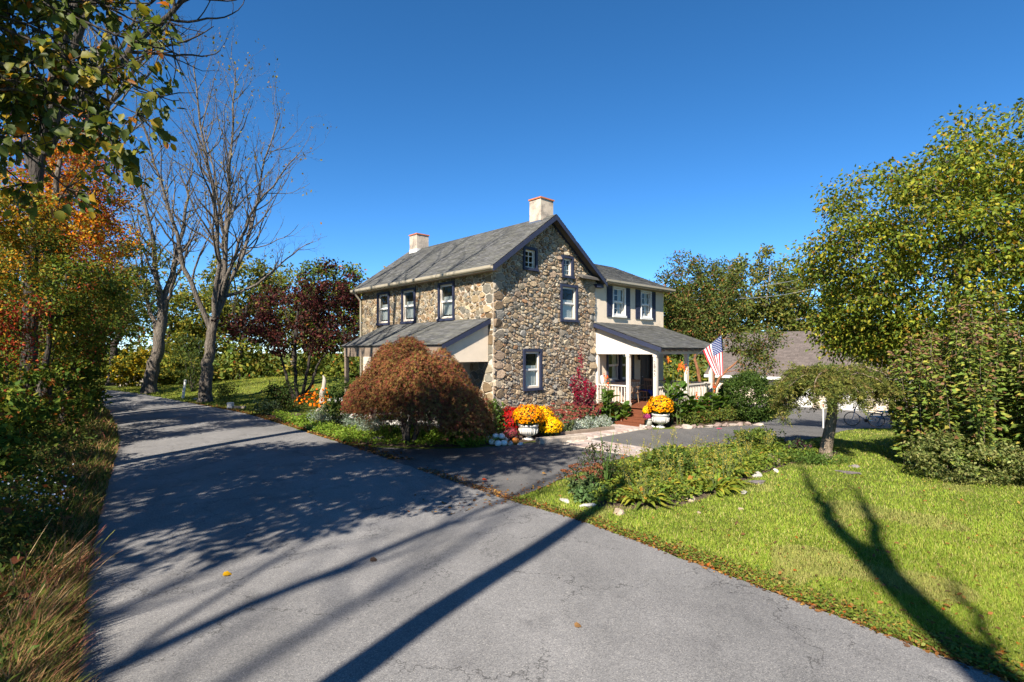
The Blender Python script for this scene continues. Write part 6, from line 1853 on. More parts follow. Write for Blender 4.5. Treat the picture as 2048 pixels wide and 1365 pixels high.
HO = [((.10, .17, .03), 3), ((.07, .125, .03), 2)]
clump("hosta_plant", "blue green broad hosta under the maple", gp(832, 862) + [0, 0, .03], 26, .42, .085, HO, 421, rise=(.5, 1.2))
clump("hosta_plant", "lime yellow hosta with drooping leaves under the maple", gp(876, 866) + [0, 0, .03], 34, .42, .07, [((.30, .29, .03), 3), ((.22, .25, .03), 2), ((.38, .26, .03), 1)], 422, rise=(.5, 1.2))
def cosmos(label, c, r, h, col, nf, seed):
    shrub("cosmos_plant", label, "flower", c, (r, r*.8, h*.5), int(900*r), .085, [((.07, .11, .02), 3), ((.12, .13, .03), 2), ((.18, .10, .03), 1)], seed, "orange flowers by the road", tmpl=T_NARROW, clump_r=.14, per=22, lo=.2, flowers=(col, nf, .10, -.1))
OR = [((.72, .16, .012), 3), ((.75, .24, .015), 1), ((.45, .09, .01), 1)]
cosmos("orange flowering cosmos clump below the dogwood stems", gp(622, 830), .72, 1.0, OR, 60, 431)
cosmos("orange flowering cosmos clump closer to the wooden statue", gp(655, 832), .62, .85, OR, 55, 432)
cosmos("tall orange flowering cosmos behind the other two", gp(640, 822), .6, 1.35, OR, 40, 433)
sedum("dusky pink sedum behind the toadstool", gp(706, 840), .40, .55, 434)
shrub("dark_shrub", "dark green shrub left of the orange flowers", "shrub", gp(565, 826), (.95, .8, .75), 2400, .10, [((.03, .05, .014), 3), ((.05, .075, .018), 2), ((.05, .03, .02), 1)], 435, clump_r=.24, per=34, lo=.3, leafm="leaf_dull")
shrub("dark_shrub", "grey green shrub at the road edge before the dark one", "shrub", gp(528, 830), (.6, .5, .35), 1200, .09, [((.09, .12, .07), 3), ((.05, .08, .03), 2)], 436, clump_r=.18, per=30, lo=.3, leafm="leaf_dull")
shrub("dark_shrub", "small dark evergreen beside the forked walnut trunk", "shrub", gp(448, 812), (.75, .6, .7), 1500, .12, [((.03, .05, .014), 3), ((.05, .07, .018), 2)], 437, clump_r=.22, per=26, lo=.2, tmpl=T_NARROW, leafm="leaf_dull")
shrub("dark_shrub", "leafy shrub beneath the maple behind the white fence post", "shrub", gp(775, 838), (.6, .5, .42), 1400, .10, [((.05, .08, .018), 3), ((.08, .11, .025), 2)], 438, clump_r=.18, per=30, lo=.3)
shrub("dark_shrub", "dense dark green shrub hiding the lean-to post left of the maple", "shrub", (-6.55, 20.6, .02), (.85, .75, 1.0), 2600, .10, [((.04, .065, .016), 3), ((.06, .09, .02), 2), ((.10, .13, .03), 1)], 440, clump_r=.24, per=36, lo=.35, leafm="leaf_dull")
bz_ = tz(-20.7, 34.0)
shrub("young_evergreen", "small airy evergreen between the two walnut trees", "tree", (-20.7, 34.0, bz_), (1.5, 1.2, 1.9), 2600, .16, [((.05, .075, .02), 3), ((.075, .095, .03), 2)], 439, clump_r=.35, per=30, lo=.3, tmpl=T_NARROW, leafm="leaf_dull", stem="bark_grey")

# --- island bed on the lawn
HY = [((.24, .24, .035), 3), ((.16, .20, .03), 3.4), ((.32, .26, .04), 1.6), ((.32, .17, .04), .5), ((.10, .15, .025), 2)]
isl = [(1290, 1008, .60, 46, "yellowing hosta closest to the road in the lawn bed"), (1255, 978, .46, 34, "yellowing hosta behind the closest one"), (1325, 985, .5, 36, "yellowing hosta in the middle front of the lawn bed"), (1425, 985, .60, 46, "yellowing hosta sprawling over the lawn side of the bed"), (1390, 955, .5, 36, "yellowing hosta at the centre of the lawn bed"), (1455, 955, .5, 36, "yellowing hosta on the lawn side near the tan stones"),
       (1340, 940, .5, 34, "yellowing hosta at the driveway side of the bed centre"), (1290, 938, .48, 30, "yellowing hosta beside the dark rose"), (1440, 925, .52, 36, "yellowing hosta below the pink zinnia"), (1500, 925, .55, 40, "yellowing hosta at the rounded grey rock"), (1390, 918, .46, 30, "yellowing hosta in the back row of the lawn bed"), (1480, 902, .48, 32, "yellowing hosta with tall yellow stalks by the driveway"), (1535, 908, .46, 32, "yellowing hosta closest to the weeping evergreen")]
for i, (px, py, L_, n, lab) in enumerate(isl):
    p = gp(px, py); p[2] = .05
    clump("hosta_plant", lab, p, n+16, L_*.80, .046, HY, 500+i, "yellowing hostas in the lawn bed", rise=(.35, 1.25), fall=(.35, .9), stalks=(9, .62, (.34, .28, .06)), fold=.35, round_=.9, spread=.30, each=i < 6)
sedum("bronze headed sedum at the driveway tip of the lawn bed", gp(1160, 990) + [0, 0, .03], .40, .52, 520, [((.20, .08, .035), 3), ((.13, .05, .03), 2)], nst=18)
shrub("flowering_kale", "green kale with one magenta bloom in the lawn bed", "plant", gp(1168, 1000) + [0, 0, .02], (.34, .3, .18), 420, .11, [((.09, .14, .05), 3), ((.06, .10, .035), 2)], 521, clump_r=.12, per=20, lo=.25, flowers=([((.45, .02, .22), 1)], 3, .10, .5))
shrub("rose_bush", "dark leggy rose bush behind the sword leaves", "shrub", gp(1200, 968) + [0, 0, .02], (.42, .36, .50), 900, .06, [((.035, .045, .018), 3), ((.07, .05, .03), 1), ((.05, .07, .02), 2)], 522, clump_r=.13, per=20, lo=.2, leafm="leaf_dull", stem="stem_red")
clump("iris_plant", "upright green sword leaves at the near end of the lawn bed", gp(1211, 975) + [0, 0, .03], 7, 1.25, .016, [((.07, .12, .03), 1), ((.10, .15, .035), 1)], 523, rise=(1.32, 1.52), fall=(.0, .05), round_=.5, spread=.06, fold=.5)
shrub("leafy_perennial", "green leafy perennial filling the middle of the lawn bed", "plant", gp(1350, 950) + [0, 0, .03], (.6, .5, .30), 1500, .09, [((.09, .13, .025), 3), ((.06, .10, .02), 2), ((.17, .17, .03), 1)], 524, clump_r=.16, per=28, lo=.2)
shrub("leafy_perennial", "green leafy perennial at the back of the lawn bed", "plant", gp(1510, 900) + [0, 0, .03], (.8, .5, .34), 1800, .09, [((.08, .12, .025), 3), ((.12, .14, .025), 2)], 525, clump_r=.16, per=28, lo=.2)
shrub("ground_cover", "low green ground cover at the foot of the weeping evergreen", "plant", gp(1625, 925) + [0, 0, .01], (.95, .55, .12), 2400, .055, [((.07, .12, .025), 3), ((.10, .145, .03), 2)], 526, clump_r=.12, per=30, lo=.1)
shrub("dark_heuchera", "dark purple leaved plant beside the weeping evergreen trunk", "plant", gp(1600, 908) + [0, 0, .02], (.42, .34, .18), 420, .11, [((.03, .035, .03), 3), ((.07, .025, .035), 2), ((.07, .11, .03), 2)], 527, clump_r=.12, per=18, lo=.2)
def zinnia():
    c = gp(1436, 918) + np.array([0, 0, .03]); root = thing("zinnia_plant", "single pink zinnia on a tall stem in the lawn bed", "flower", tuple(c))
    tb = Tubes(); P = bend(rng, c, c+np.array([.03, 0, .78]), 6, 0, .06); tb.add(P, np.full(6, .008), 5); tb.out("stem", M["stem"], root)
    cl = Cloud(); n = 22; ph = np.linspace(0, 2*PI, n, False); d = np.stack([np.cos(ph), np.sin(ph), .25+0*ph], -1)
    cl.leaves(np.repeat(P[-1:], n, 0)+d*.01, rng.uniform(.05, .075, n), nrm(d), nrm(np.array([[0, 0, 1.0]])+rng.normal(0, .2, (n, 3))), T_LEAF, pick(rng, [((.60, .08, .16), 1)], n)); cl.out("flower", M["petal"], root)
    lf = Cloud(); n = 10; Q = c+(P[-1]-c)*rng.uniform(.1, .7, (n, 1)); lf.leaves(Q, .11, nrm(rng.normal(size=(n, 3))*[1, 1, .3]), nrm(rng.normal(0, .3, (n, 3))+[0, 0, 1]), T_LEAF, pick(rng, [((.07, .12, .03), 1)], n)); lf.out("leaves", M["leaf"], root)
zinnia()
ORD = ["zeroth", "zeroth", "first", "second", "third", "fourth", "fifth", "sixth", "seventh", "eighth", "ninth", "tenth", "eleventh"]
# low greenery that fills the beds between the larger plants
def fill(label, poly, n, hmax, pal, size, keep=None):
    poly = np.array(poly); lo, hi = poly.min(0), poly.max(0)
    P = lo + (hi-lo)*rng.random((n*3, 2)); P = P[inpoly(P, poly)][:n]
    if keep is not None: P = P[keep(P)]
    m = len(P); tuf = .5+.5*np.sin(P[:, 0]*3.1+np.sin(P[:, 1]*2.3)*2)*np.sin(P[:, 1]*3.7)
    Q = np.column_stack([P, .06+rng.random(m)*hmax*(.35+.65*tuf)])
    cl = Cloud(); cl.leaves(Q, size*rng.uniform(.6, 1.3, m), nrm(rng.normal(size=(m, 3))*[1, 1, .5]), nrm(rng.normal(0, .45, (m, 3))+[0, -.1, 1]), T_KITE, pick(rng, pal, m))
    tag(cl.out("ground_foliage", M["leaf"]), label, "plants", kind="stuff")
fill("low mixed green leaves filling the lawn bed between the hostas", ISL*[1, 1], 16000, .24, [((.15, .19, .03), 3), ((.10, .15, .025), 3), ((.22, .22, .04), 1.4), ((.06, .09, .02), 1.5)], .085)
BED = [(-5.3, 16.55), (-2.6, 15.85), (-0.4, 16.3), (-.1, 17.0), (-1.4, 17.4), (-3.5, 17.6), (-6.0, 19.6), (-9.2, 22.6), (-10.6, 24.3), (-11.4, 24.5), (-9.2, 21.2)]
fill("bright green ground cover along the front of the maple bed", BED, 15000, .17, [((.15, .23, .03), 4), ((.20, .27, .04), 2), ((.09, .15, .022), 2), ((.20, .16, .04), .6)], .085)
# --- rocks and edging
GR, TN, WH, DK = (.27, .25, .22), (.34, .26, .18), (.45, .42, .375), (.15, .125, .12)
for i, (px, py, s, col, lab) in enumerate(((1131, 1004, (.17, .09, .06), WH, "white flat stone at the driveway tip of the lawn bed"), (1178, 1014, (.17, .09, .05), WH, "white flat stone between the driveway tip and the iris leaves"), (1236, 1026, (.20, .12, .08), TN, "pinkish flat stone under the closest hosta"), (1380, 1002, (.12, .10, .13), TN, "upright tan stone in front of the lawn bed"), (1487, 987, (.14, .08, .05), GR, "small flat grey stone on the lawn side of the bed"), (1511, 953, (.15, .13, .10), GR, "rounded grey stone on the lawn side of the bed"), (1551, 943, (.13, .08, .05), WH, "pale flat stone beside the rounded grey stone"),
        (1545, 925, (.32, .2, .12), (.30, .22, .16), "long brown stone at the lawn bed end"), (1511, 966, (.30, .16, .03), DK, "dark flat paving stone sunk in the lawn"), (1690, 945, (.3, .18, .05), DK, "dark flat stone near the weeping evergreen"), (1706, 935, (.12, .09, .08), DK, "small dark stone by the flat one near the evergreen"), (1275, 905, (.16, .10, .07), WH, "pale stone at the driveway side of the lawn bed"), (1482, 1020, (.06, .05, .04), TN, "small tan pebble on the lawn before the hostas"), (1398, 1028, (.05, .04, .05), TN, "tiny upright tan pebble on the lawn"),
        (757, 882, (.30, .2, .14), DK, "dark purplish rock at the bed edge"), (803, 882, (.18, .14, .09), DK, "smaller dark purplish rock at the bed edge"), (1000, 872, (.28, .2, .18), (.26, .2, .18), "brown rock behind the white gourds"), (1042, 880, (.2, .15, .1), (.36, .29, .23), "tan rock at the foot of the grey urn"), (395, 802, (.35, .25, .14), GR, "grey rock at the foot of the forked walnut"))):
    rock("garden_rock", lab, gp(px, py) * [1, 1, 0], s, col, 540+i, "garden rocks")
for i, (px, py) in enumerate(((1283, 857), (1300, 858), (1358, 857), (1372, 858), (1388, 857), (1402, 856), (1418, 855), (1434, 854), (1450, 853), (1466, 851), (1482, 850), (1498, 849), (1514, 847))):
    p = gp(px, py); p[2] = tz(p[0], p[1])
    rock("edging_rock", ORD[i] + " rounded edging rock from the white urn along the porch bed" if i > 1 else ["rounded edging rock at the end of the wooden step walk", "rounded edging rock just before the small white pot"][i], p, (.19 + .05*math.sin(i*2.3), .15, .11 + .03*math.cos(i*1.7)), (.24, .18, .15) if i % 3 else (.30, .25, .21), 570+i, "edging rocks of the porch bed")
# more of the sprawling yellowing hostas that hide the soil
for i, (px, py, L_, n, lab) in enumerate(((1270, 995, .5, 30, "yellowing hosta left of the closest one, over the pinkish stone"), (1330, 962, .5, 30, "yellowing hosta filling the gap behind the tan upright stone"), (1365, 975, .46, 28, "yellowing hosta right behind the tan upright stone"), (1450, 972, .5, 30, "yellowing hosta spilling over the lawn beside the flat grey stone"), (1420, 945, .5, 30, "yellowing hosta between the bed centre and the zinnia"), (1480, 942, .5, 30, "yellowing hosta just behind the rounded grey stone"), (1255, 948, .46, 26, "yellowing hosta between the rose and the bed centre"), (1310, 915, .44, 26, "yellowing hosta along the driveway by the paver band"), (1350, 905, .44, 26, "yellowing hosta along the driveway behind the leafy perennial"))):
    p = gp(px, py); p[2] = .04
    clump("hosta_plant", lab, p, n+22, L_*.85, .046, HY, 700+i, "yellowing hostas in the lawn bed", rise=(.35, 1.2), fall=(.4, .95), stalks=(5, .75, (.34, .28, .06)), fold=.35, round_=.9, spread=.30, each=False)
# ------------------------------------------------------------------ urns, ornaments, edging
rng = np.random.default_rng(601)
def urn(label, c, r, h, mumlabel, seed, pal, mr, mh):
    c = np.asarray(c, float)
    root = thing("garden_urn", label, "urn", tuple(c))
    mb = MB(); mb.lathe([(r*.52, 0), (r*.52, h*.07), (r*.40, h*.11), (r*.26, h*.17), (r*.24, h*.22), (r*.34, h*.26)], c, 24); mb.out("pedestal", M["urn"], root, True)
    mb = MB(); mb.lathe([(r*.30, h*.255), (r*.62, h*.33), (r*.84, h*.46), (r*.93, h*.62), (r*.92, h*.74), (r*.95, h*.80), (r*.95, h*.86)], c, 28); mb.out("bowl", M["urn"], root, True)
    mb = MB(); mb.lathe([(r*.93, h*.855), (r*1.02, h*.87), (r*1.04, h*.93), (r*1.02, h*.99), (r*.94, h*1.0), (r*.88, h*.97), (r*.85, h*.90)], c, 28); mb.out("rim", M["urn"], root, True)
    mb = MB()
    for k in range(14):
        a = 2*PI*k/14
        p0, p1 = c+np.array([r*.68*math.cos(a), r*.68*math.sin(a), h*.34]), c+np.array([r*.955*math.cos(a), r*.955*math.sin(a), h*.73])
        pm = c+np.array([r*.90*math.cos(a), r*.90*math.sin(a), h*.47]); mb.tube(np.array([p0, pm, p1]), np.array([.012, .02, .018]), 6)
    mb.out("fluting", M["urn"], root, True)
    mum(mumlabel, c + np.array([0, 0, h*.80]), mr, mh, pal, 900, seed, .058)
urn("weathered grey footed urn of orange chrysanthemums at the path corner", gp(1057, 880), .33, .52, "orange chrysanthemum ball growing in the grey urn", 611, [((.72, .24, .006), 3), ((.78, .33, .008), 2), ((.40, .10, .01), 1)], .50, .72)
urn("white footed urn of yellow chrysanthemums beside the wooden steps", gp(1321, 856), .33, .55, "yellow orange chrysanthemum ball growing in the white urn", 612, [((.76, .34, .006), 3), ((.72, .26, .006), 2), ((.45, .12, .01), .6)], .46, .78)
def pot():
    c = gp(1297, 853); root = thing("flower_pot", "small white pot beside the white urn at the steps", "pot", tuple(c))
    mb = MB(); mb.lathe([(.12, 0), (.15, .2), (.165, .26), (.18, .27), (.18, .31), (.15, .31), (.14, .27)], c, 18); mb.out("bowl", M["urn"], root, True)
    mum("small purple chrysanthemum in the white pot", c+np.array([0, 0, .27]), .20, .24, [((.22, .02, .10), 2), ((.30, .05, .12), 1)], 160, 613, .05)
    mum("small yellow chrysanthemum above the purple one", c+np.array([-.03, .06, .42]), .19, .36, [((.75, .42, .004), 3), ((.70, .32, .004), 1)], 260, 614, .05)
pot()
for i, (px, py) in enumerate(((1290, 853), (1307, 854))):
    rock("white_stone", ["white stone at the foot of the small pot", "white stone between the pot and the white urn"][i], gp(px, py), (.10, .09, .07), (.62, .59, .53), 620+i)
def gourd(label, c, r, mat, group, seed):
    rng = np.random.default_rng(seed); c = np.asarray(c, float)
    root = thing("pumpkin", label, "pumpkin", tuple(c), group)
    V, F = [], []; A, B = 24, 9
    for i in range(B+1):
        ph = PI*i/B
        for k in range(A):
            a = 2*PI*k/A; rr = r*math.sin(ph)**.8*(1-.09*abs(math.cos(4*a)))
            V.append(c+np.array([rr*math.cos(a), rr*math.sin(a), r*.78*(1-math.cos(ph)*(1-.16*math.exp(-(ph*2)**2)-.0))]))
    for i in range(B):
        for k in range(A): F.append((i*A+k, i*A+(k+1) % A, (i+1)*A+(k+1) % A, (i+1)*A+k))
    build("shell", V, [f[::-1] for f in F], M[mat], root, smooth=True)
    mb = MB(); mb.tube(np.array([c+[0, 0, r*1.45], c+[.01, 0, r*1.7], c+[.03, .01, r*1.85]]), np.array([.02, .014, .012]), 6); mb.out("stem", M["wood"], root)
for i, (px, py, dz) in enumerate(((984, 890, 0), (996, 893, 0), (1008, 892, 0), (991, 886, .12), (1003, 887, .13), (1013, 884, .0), (978, 884, 0))):
    gourd(["white pumpkin at the driveway side of the pile, outermost", "white pumpkin at the front middle of the pile", "white pumpkin at the front of the pile toward the urn", "white pumpkin on top of the pile, away from the urn", "white pumpkin on top of the pile, toward the urn", "white pumpkin behind the pile close to the maroon chrysanthemum", "white pumpkin behind the pile close to the grey green plant"][i], gp(px, py) * [1, 1, 0] + [0, 0, dz], .115, "gourd", "white pumpkins piled at the driveway edge", 630+i)
gourd("small orange pumpkin beside the pile of white ones", gp(1031, 889) * [1, 1, 0] + [0, 0, .02], .12, "pumpkin", None, 640)
for i, (px, py) in enumerate(((1022, 890), (1040, 890), (1030, 884))):
    rock("white_stone", ["white stone left of the orange pumpkin", "white stone right of the orange pumpkin", "white stone behind the orange pumpkin"][i], gp(px, py) * [1, 1, 0], (.11, .10, .08), (.60, .57, .52), 645+i)
gourd("orange pumpkin under the lace leaf maple", gp(829, 846) * [1, 1, 0] + [0, 0, .25], .13, "pumpkin", None, 648)
# timber edging along the walk, ledge stones, stone steps
def timber(name, label, a, b, w, h, mat="timber", cat="edging"):
    a, b = np.asarray(a, float), np.asarray(b, float); d = unit(b-a); s = np.array([-d[1], d[0], 0])*w/2
    mb = MB(); n = 6; 
    V, F = [], []
    for i in range(n+1):
        p = a+(b-a)*i/n
        for (u, z) in ((-1, 0), (1, 0), (1, h*.85), (.8, h), (-.8, h), (-1, h*.85)):
            V.append(p+s*u+np.array([0, 0, z])+rng.normal(0, .006, 3)*[1, 1, 0 if z == 0 else 1])
    for i in range(n):
        for k in range(6): F.append((i*6+k, i*6+(k+1) % 6, (i+1)*6+(k+1) % 6, (i+1)*6+k))
    F += [tuple(range(6))[::-1], tuple(n*6+k for k in range(6))]
    o = build(name, V, F, M[mat], None, np.tile(np.array([.30, .25, .2]), (len(V), 1)), False, tuple(a)); return tag(o, label, cat)
timber("edging_timber", "weathered timber edging in front of the grey urn", gp(1075, 888)*[1, 1, 0], gp(1168, 880)*[1, 1, 0], .3, .17, "rock")
timber("edging_timber", "brown plank edging below the silver plants", gp(1120, 874)*[1, 1, 0], gp(1228, 862)*[1, 1, 0], .07, .17)
timber("edging_timber", "short plank edging behind the row of small chrysanthemums", gp(1185, 846)*[1, 1, 0], gp(1248, 843)*[1, 1, 0], .5, .22, "rock")
for i, (px, py, s, lab) in enumerate(((1248, 850, (.26, .2, .16), "squared tan stone beside the lowest wooden step"), (1262, 845, (.18, .14, .26), "taller tan stone at the foot of the porch post"))):
    rock("ledge_stone", lab, gp(px, py), s, (.42, .36, .30), 650+i)
def toadstool():
    c = gp(708, 853)*[1, 1, 0]+[0, 0, .04]; root = thing("toadstool_ornament", "white concrete toadstool ornament in the flower bed", "ornament", tuple(c))
    mb = MB(); mb.lathe([(.11, 0), (.10, .1), (.085, .22), (.10, .31)], c, 14); mb.out("stalk", M["whitestone"], root, True)
    mb = MB(); mb.lathe([(.06, .28), (.19, .27), (.235, .31), (.21, .38), (.13, .44), (.02, .465)], c, 20); mb.out("cap", M["whitestone"], root, True)
toadstool()
def statue():
    c = gp(645, 823)*[1, 1, 0]; root = thing("wood_statue", "weathered grey driftwood figure standing in the flower bed", "statue", tuple(c))
    P = c+np.array([(.05, 0, 0), (.02, 0, .35), (-.03, .02, .75), (.05, 0, 1.1), (.08, .03, 1.55), (.02, .0, 1.75)])
    tb = Tubes(); tb.add(spline(P, 14), np.array([.17, .16, .17, .18, .15, .12, .14, .15, .12, .09, .10, .09, .06, .03]), 10); tb.out("figure", M["wood_grey"], root)
    tb = Tubes(); tb.add(spline(c+np.array([(0, 0, .2), (-.2, -.02, .1), (-.3, 0, -.02)]), 6), np.linspace(.10, .05, 6), 7); tb.add(spline(c+np.array([(.05, 0, .3), (.22, -.02, .12), (.3, 0, -.02)]), 6), np.linspace(.09, .05, 6), 7); tb.out("root", M["wood_grey"], root)
M["wood_grey"] = simple("driftwood", (.34, .30, .25), .9, .35, 6, .8, 18, stretch=(1, 1, .25))
statue()
def table():
    c = gp(690, 832)*[1, 1, 0]; root = thing("stone_table", "low round stone garden table with a thick leg behind the flowers", "table", tuple(c))
    mb = MB(); mb.lathe([(.70, .0), (.74, .03), (.75, .09), (.70, .12)], c+np.array([0, 0, .66]), 22)
    V = np.array(mb.v); V[:, :2] += rng.normal(0, .015, (len(V), 2)); mb.v = [tuple(v) for v in V]; mb.out("top", M["urn"], root)
    mb = MB(); mb.lathe([(.26, 0), (.18, .12), (.15, .35), (.18, .55), (.24, .658)], c, 14); mb.out("leg", M["urn"], root, True)
table()
def fence():
    p = gp(741, 850)*[1, 1, 0]; root = thing("garden_fence", "old pale fence post with two rails under the maple", "fence", tuple(p))
    mb = MB(); mb.lathe([(.115, -.05), (.11, .95), (.10, 1.02), (.05, 1.07)], p, 10); mb.out("post", M["post_white"], root)
    e = p+np.array([2.3, .9, 0])
    for z in (.42, .78):
        mb = MB(); mb.tube(bend(rng, p+[.1, .02, z], e+[0, 0, z], 7, 0, .03), .045, 7); mb.out("rail", M["wood"], root)
    mb = MB(); mb.lathe([(.07, -.05), (.07, .95), (.04, .98)], e+np.array([.05, .02, 0]), 8); mb.out("post", M["wood"], root)
M["post_white"] = simple("pale_post", (.58, .53, .44), .9, .3, 5, .7, 25, stretch=(1, 1, .3), dirt=((.3, .27, .2), 6, .58))
fence()
def bench():
    c = gp(840, 845)*[1, 1, 0]+[0, .3, 0]; root = thing("stone_bench", "low stone slab bench in the shade of the maple", "bench", tuple(c))
    mb = MB(); mb.box((c[0]-.75, c[1]-.2, .36), (c[0]+.75, c[1]+.2, .45)); mb.out("seat", M["urn"], root)
    for s in (-.5, .5):
        mb = MB(); mb.box((c[0]+s-.09, c[1]-.15, 0), (c[0]+s+.09, c[1]+.15, .358)); mb.out("leg", M["urn"], root)
bench()
def marker():
    c = np.array(gp(365, 801))*[1, 1, 0]; root = thing("marker_post", "leaning white road marker post beside the walnut", "post", tuple(c))
    mb = MB(); a, b = c+np.array([0, 0, -.05]), c+np.array([.17, 0, 1.18]); mb.tube(np.array([a, a+(b-a)*.5, b]), np.array([.075, .07, .065]), 12); mb.out("shaft", M["white"], root)
    mb = MB(); mb.lathe([(.068, 0), (.06, .04), (.0, .06)], b-np.array([0, 0, .01]), 12); mb.out("cap", M["white"], root)
marker()
def block():
    c = np.array(gp(461, 818))*[1, 1, 0]; root = thing("boundary_stone", "small white boundary block with a low wooden sill at the road edge", "stone", tuple(c))
    mb = MB(); mb.box((c[0]-.12, c[1]-.12, 0), (c[0]+.12, c[1]+.12, .32)); mb.out("block", M["whitestone"], root)
    mb = MB(); mb.box((c[0]+.125, c[1]-.08, .02), (c[0]+.75, c[1]+.08, .14)); mb.out("sill", M["wood"], root)
block()
def culvert():
    c = np.array([-32.6, 43.2, tz(-32.6, 43.2)]); root = thing("stone_parapet", "low stone parapet with slanting coping where the road bends away", "wall", tuple(c))
    k = 0
    for z in range(3):
        for i in range(9-z):
            mb = MB(); x0 = i*.42+(.2 if z % 2 else 0); w = .40
            o = c+np.array([x0, x0*.42, z*.3])
            mb.box((o[0], o[1], o[2]), (o[0]+w, o[1]+.4, o[2]+.285)); q = mb.out("stone", M["rock"], root); 
            at = q.data.attributes.new("Col", "FLOAT_COLOR", "POINT"); col = np.tile(np.array([.34, .3, .26, 1])*rng.uniform(.7, 1.2), (8, 1)); at.data.foreach_set("color", col.astype(np.float32).reshape(-1))
    mb = MB(); mb.hexa([c+[-.1, -.1, .6], c+[.1, .5, .6], c+[3.7, 2.0, 1.35], c+[3.6, 1.4, 1.35], c+[-.1, -.1, .75], c+[.1, .5, .75], c+[3.7, 2.0, 1.5], c+[3.6, 1.4, 1.5]]); mb.out("coping", M["urn"], root)
culvert()

# ------------------------------------------------------------------ flag
def flag():
    post = hp(PS, W+2.55, 0); base = hp(PS-.07, W+2.55, 2.46); tip = hp(PS-1.52, W+2.62, 3.60)
    root = thing("flag", "American flag on an angled pole mounted to the middle porch post", "flag", tuple(base))
    mb = MB(); mb.tube(np.array([base, (base+tip)/2, tip]), np.array([.016, .015, .012]), 8); mb.out("pole", M["steel"], root)
    mb = MB(); mb.lathe([(.0, -.03), (.022, -.015), (.028, .005), (.02, .03), (0, .04)], tip, 10); mb.out("finial", M["gilt"], root, True)
    mb = MB(); hb(mb, PS-.085, PS-.069, W+2.50, W+2.60, 2.38, 2.54); mb.out("bracket", M["steel"], root)
    ax = unit(base-tip); Hh, Fl = .98, 1.62
    nu, nv = 26, 40
    top = tip + ax*.05
    def pos(u, v):
        g = 1-.70*v**1.15
        p = top + ax*Hh*u*g
        dn = np.array([0, 0, -1.0])*Fl*v*(1-.10*u) + np.array([ -ax[0], -ax[1], 0])*.05*v
        w = .05*math.sin(u*9+v*2.2)*min(1, v*2.5) + .03*math.sin(u*17+1)*v
        p = p + dn + E2*w*1.0
        p[2] -= 0.0 if v < 1e-6 else (-(ax[2]*Hh*u*(1-g)))*0.0
        return p
    V = [pos(i/nu, j/nv) for j in range(nv+1) for i in range(nu+1)]
    F, mi = [], []
    for j in range(nv):
        for i in range(nu):
            F.append((j*(nu+1)+i, j*(nu+1)+i+1, (j+1)*(nu+1)+i+1, (j+1)*(nu+1)+i))
            st = i//2
            mi.append(2 if (st < 7 and j < nv*.4) else (0 if st % 2 == 0 else 1))
    o = build("cloth", V, F, [M["flag_red"], M["flag_white"], M["flag_blue"]], root, None, True, fmat=mi)
    sv, sf = [], []
    for r in range(9):
        for c in range(6 if r % 2 == 0 else 5):
            u0 = (r+1)/10*(7/13); v0 = (c*2+(1 if r % 2 == 0 else 2))/12*.4
            for side in (-1, 1):
                k = len(sv); pts = []
                for a in range(10):
                    an = a*PI/5; rr = .026 if a % 2 == 0 else .011
                    pts.append(pos(u0+rr*math.cos(an)/Hh, v0+rr*math.sin(an)/Fl) + E2*side*.006)
                sv += pts; sf.append(tuple(range(k, k+10)))
    build("stars", sv, sf, M["flag_white"], o)
M["gilt"] = simple("gilt", (.5, .36, .1), .35, .1, 5, 0, metal=.8)
def clothmat(name, col):
    m, n, l, p = nt(name); p.inputs["Roughness"].default_value = .85
    nz = noise(n, l, 60, 2); rp = ramp(n, [(.3, tuple(np.array(col)*.88)), (.7, tuple(np.minimum(np.array(col)*1.1, 1)))]); l.new(nz.outputs[0], rp.inputs[0]); l.new(rp.outputs[0], p.inputs["Base Color"])
    t = n.new("ShaderNodeBsdfTranslucent"); l.new(rp.outputs[0], t.inputs[0]); mx = n.new("ShaderNodeMixShader"); mx.inputs[0].default_value = .25
    l.new(p.outputs[0], mx.inputs[1]); l.new(t.outputs[0], mx.inputs[2]); l.new(mx.outputs[0], n["Material Output"].inputs[0]); return m
M["flag_red"] = clothmat("flag_red", (.50, .02, .03)); M["flag_white"] = clothmat("flag_white", (.78, .77, .75)); M["flag_blue"] = clothmat("flag_blue", (.03, .05, .17))
flag()

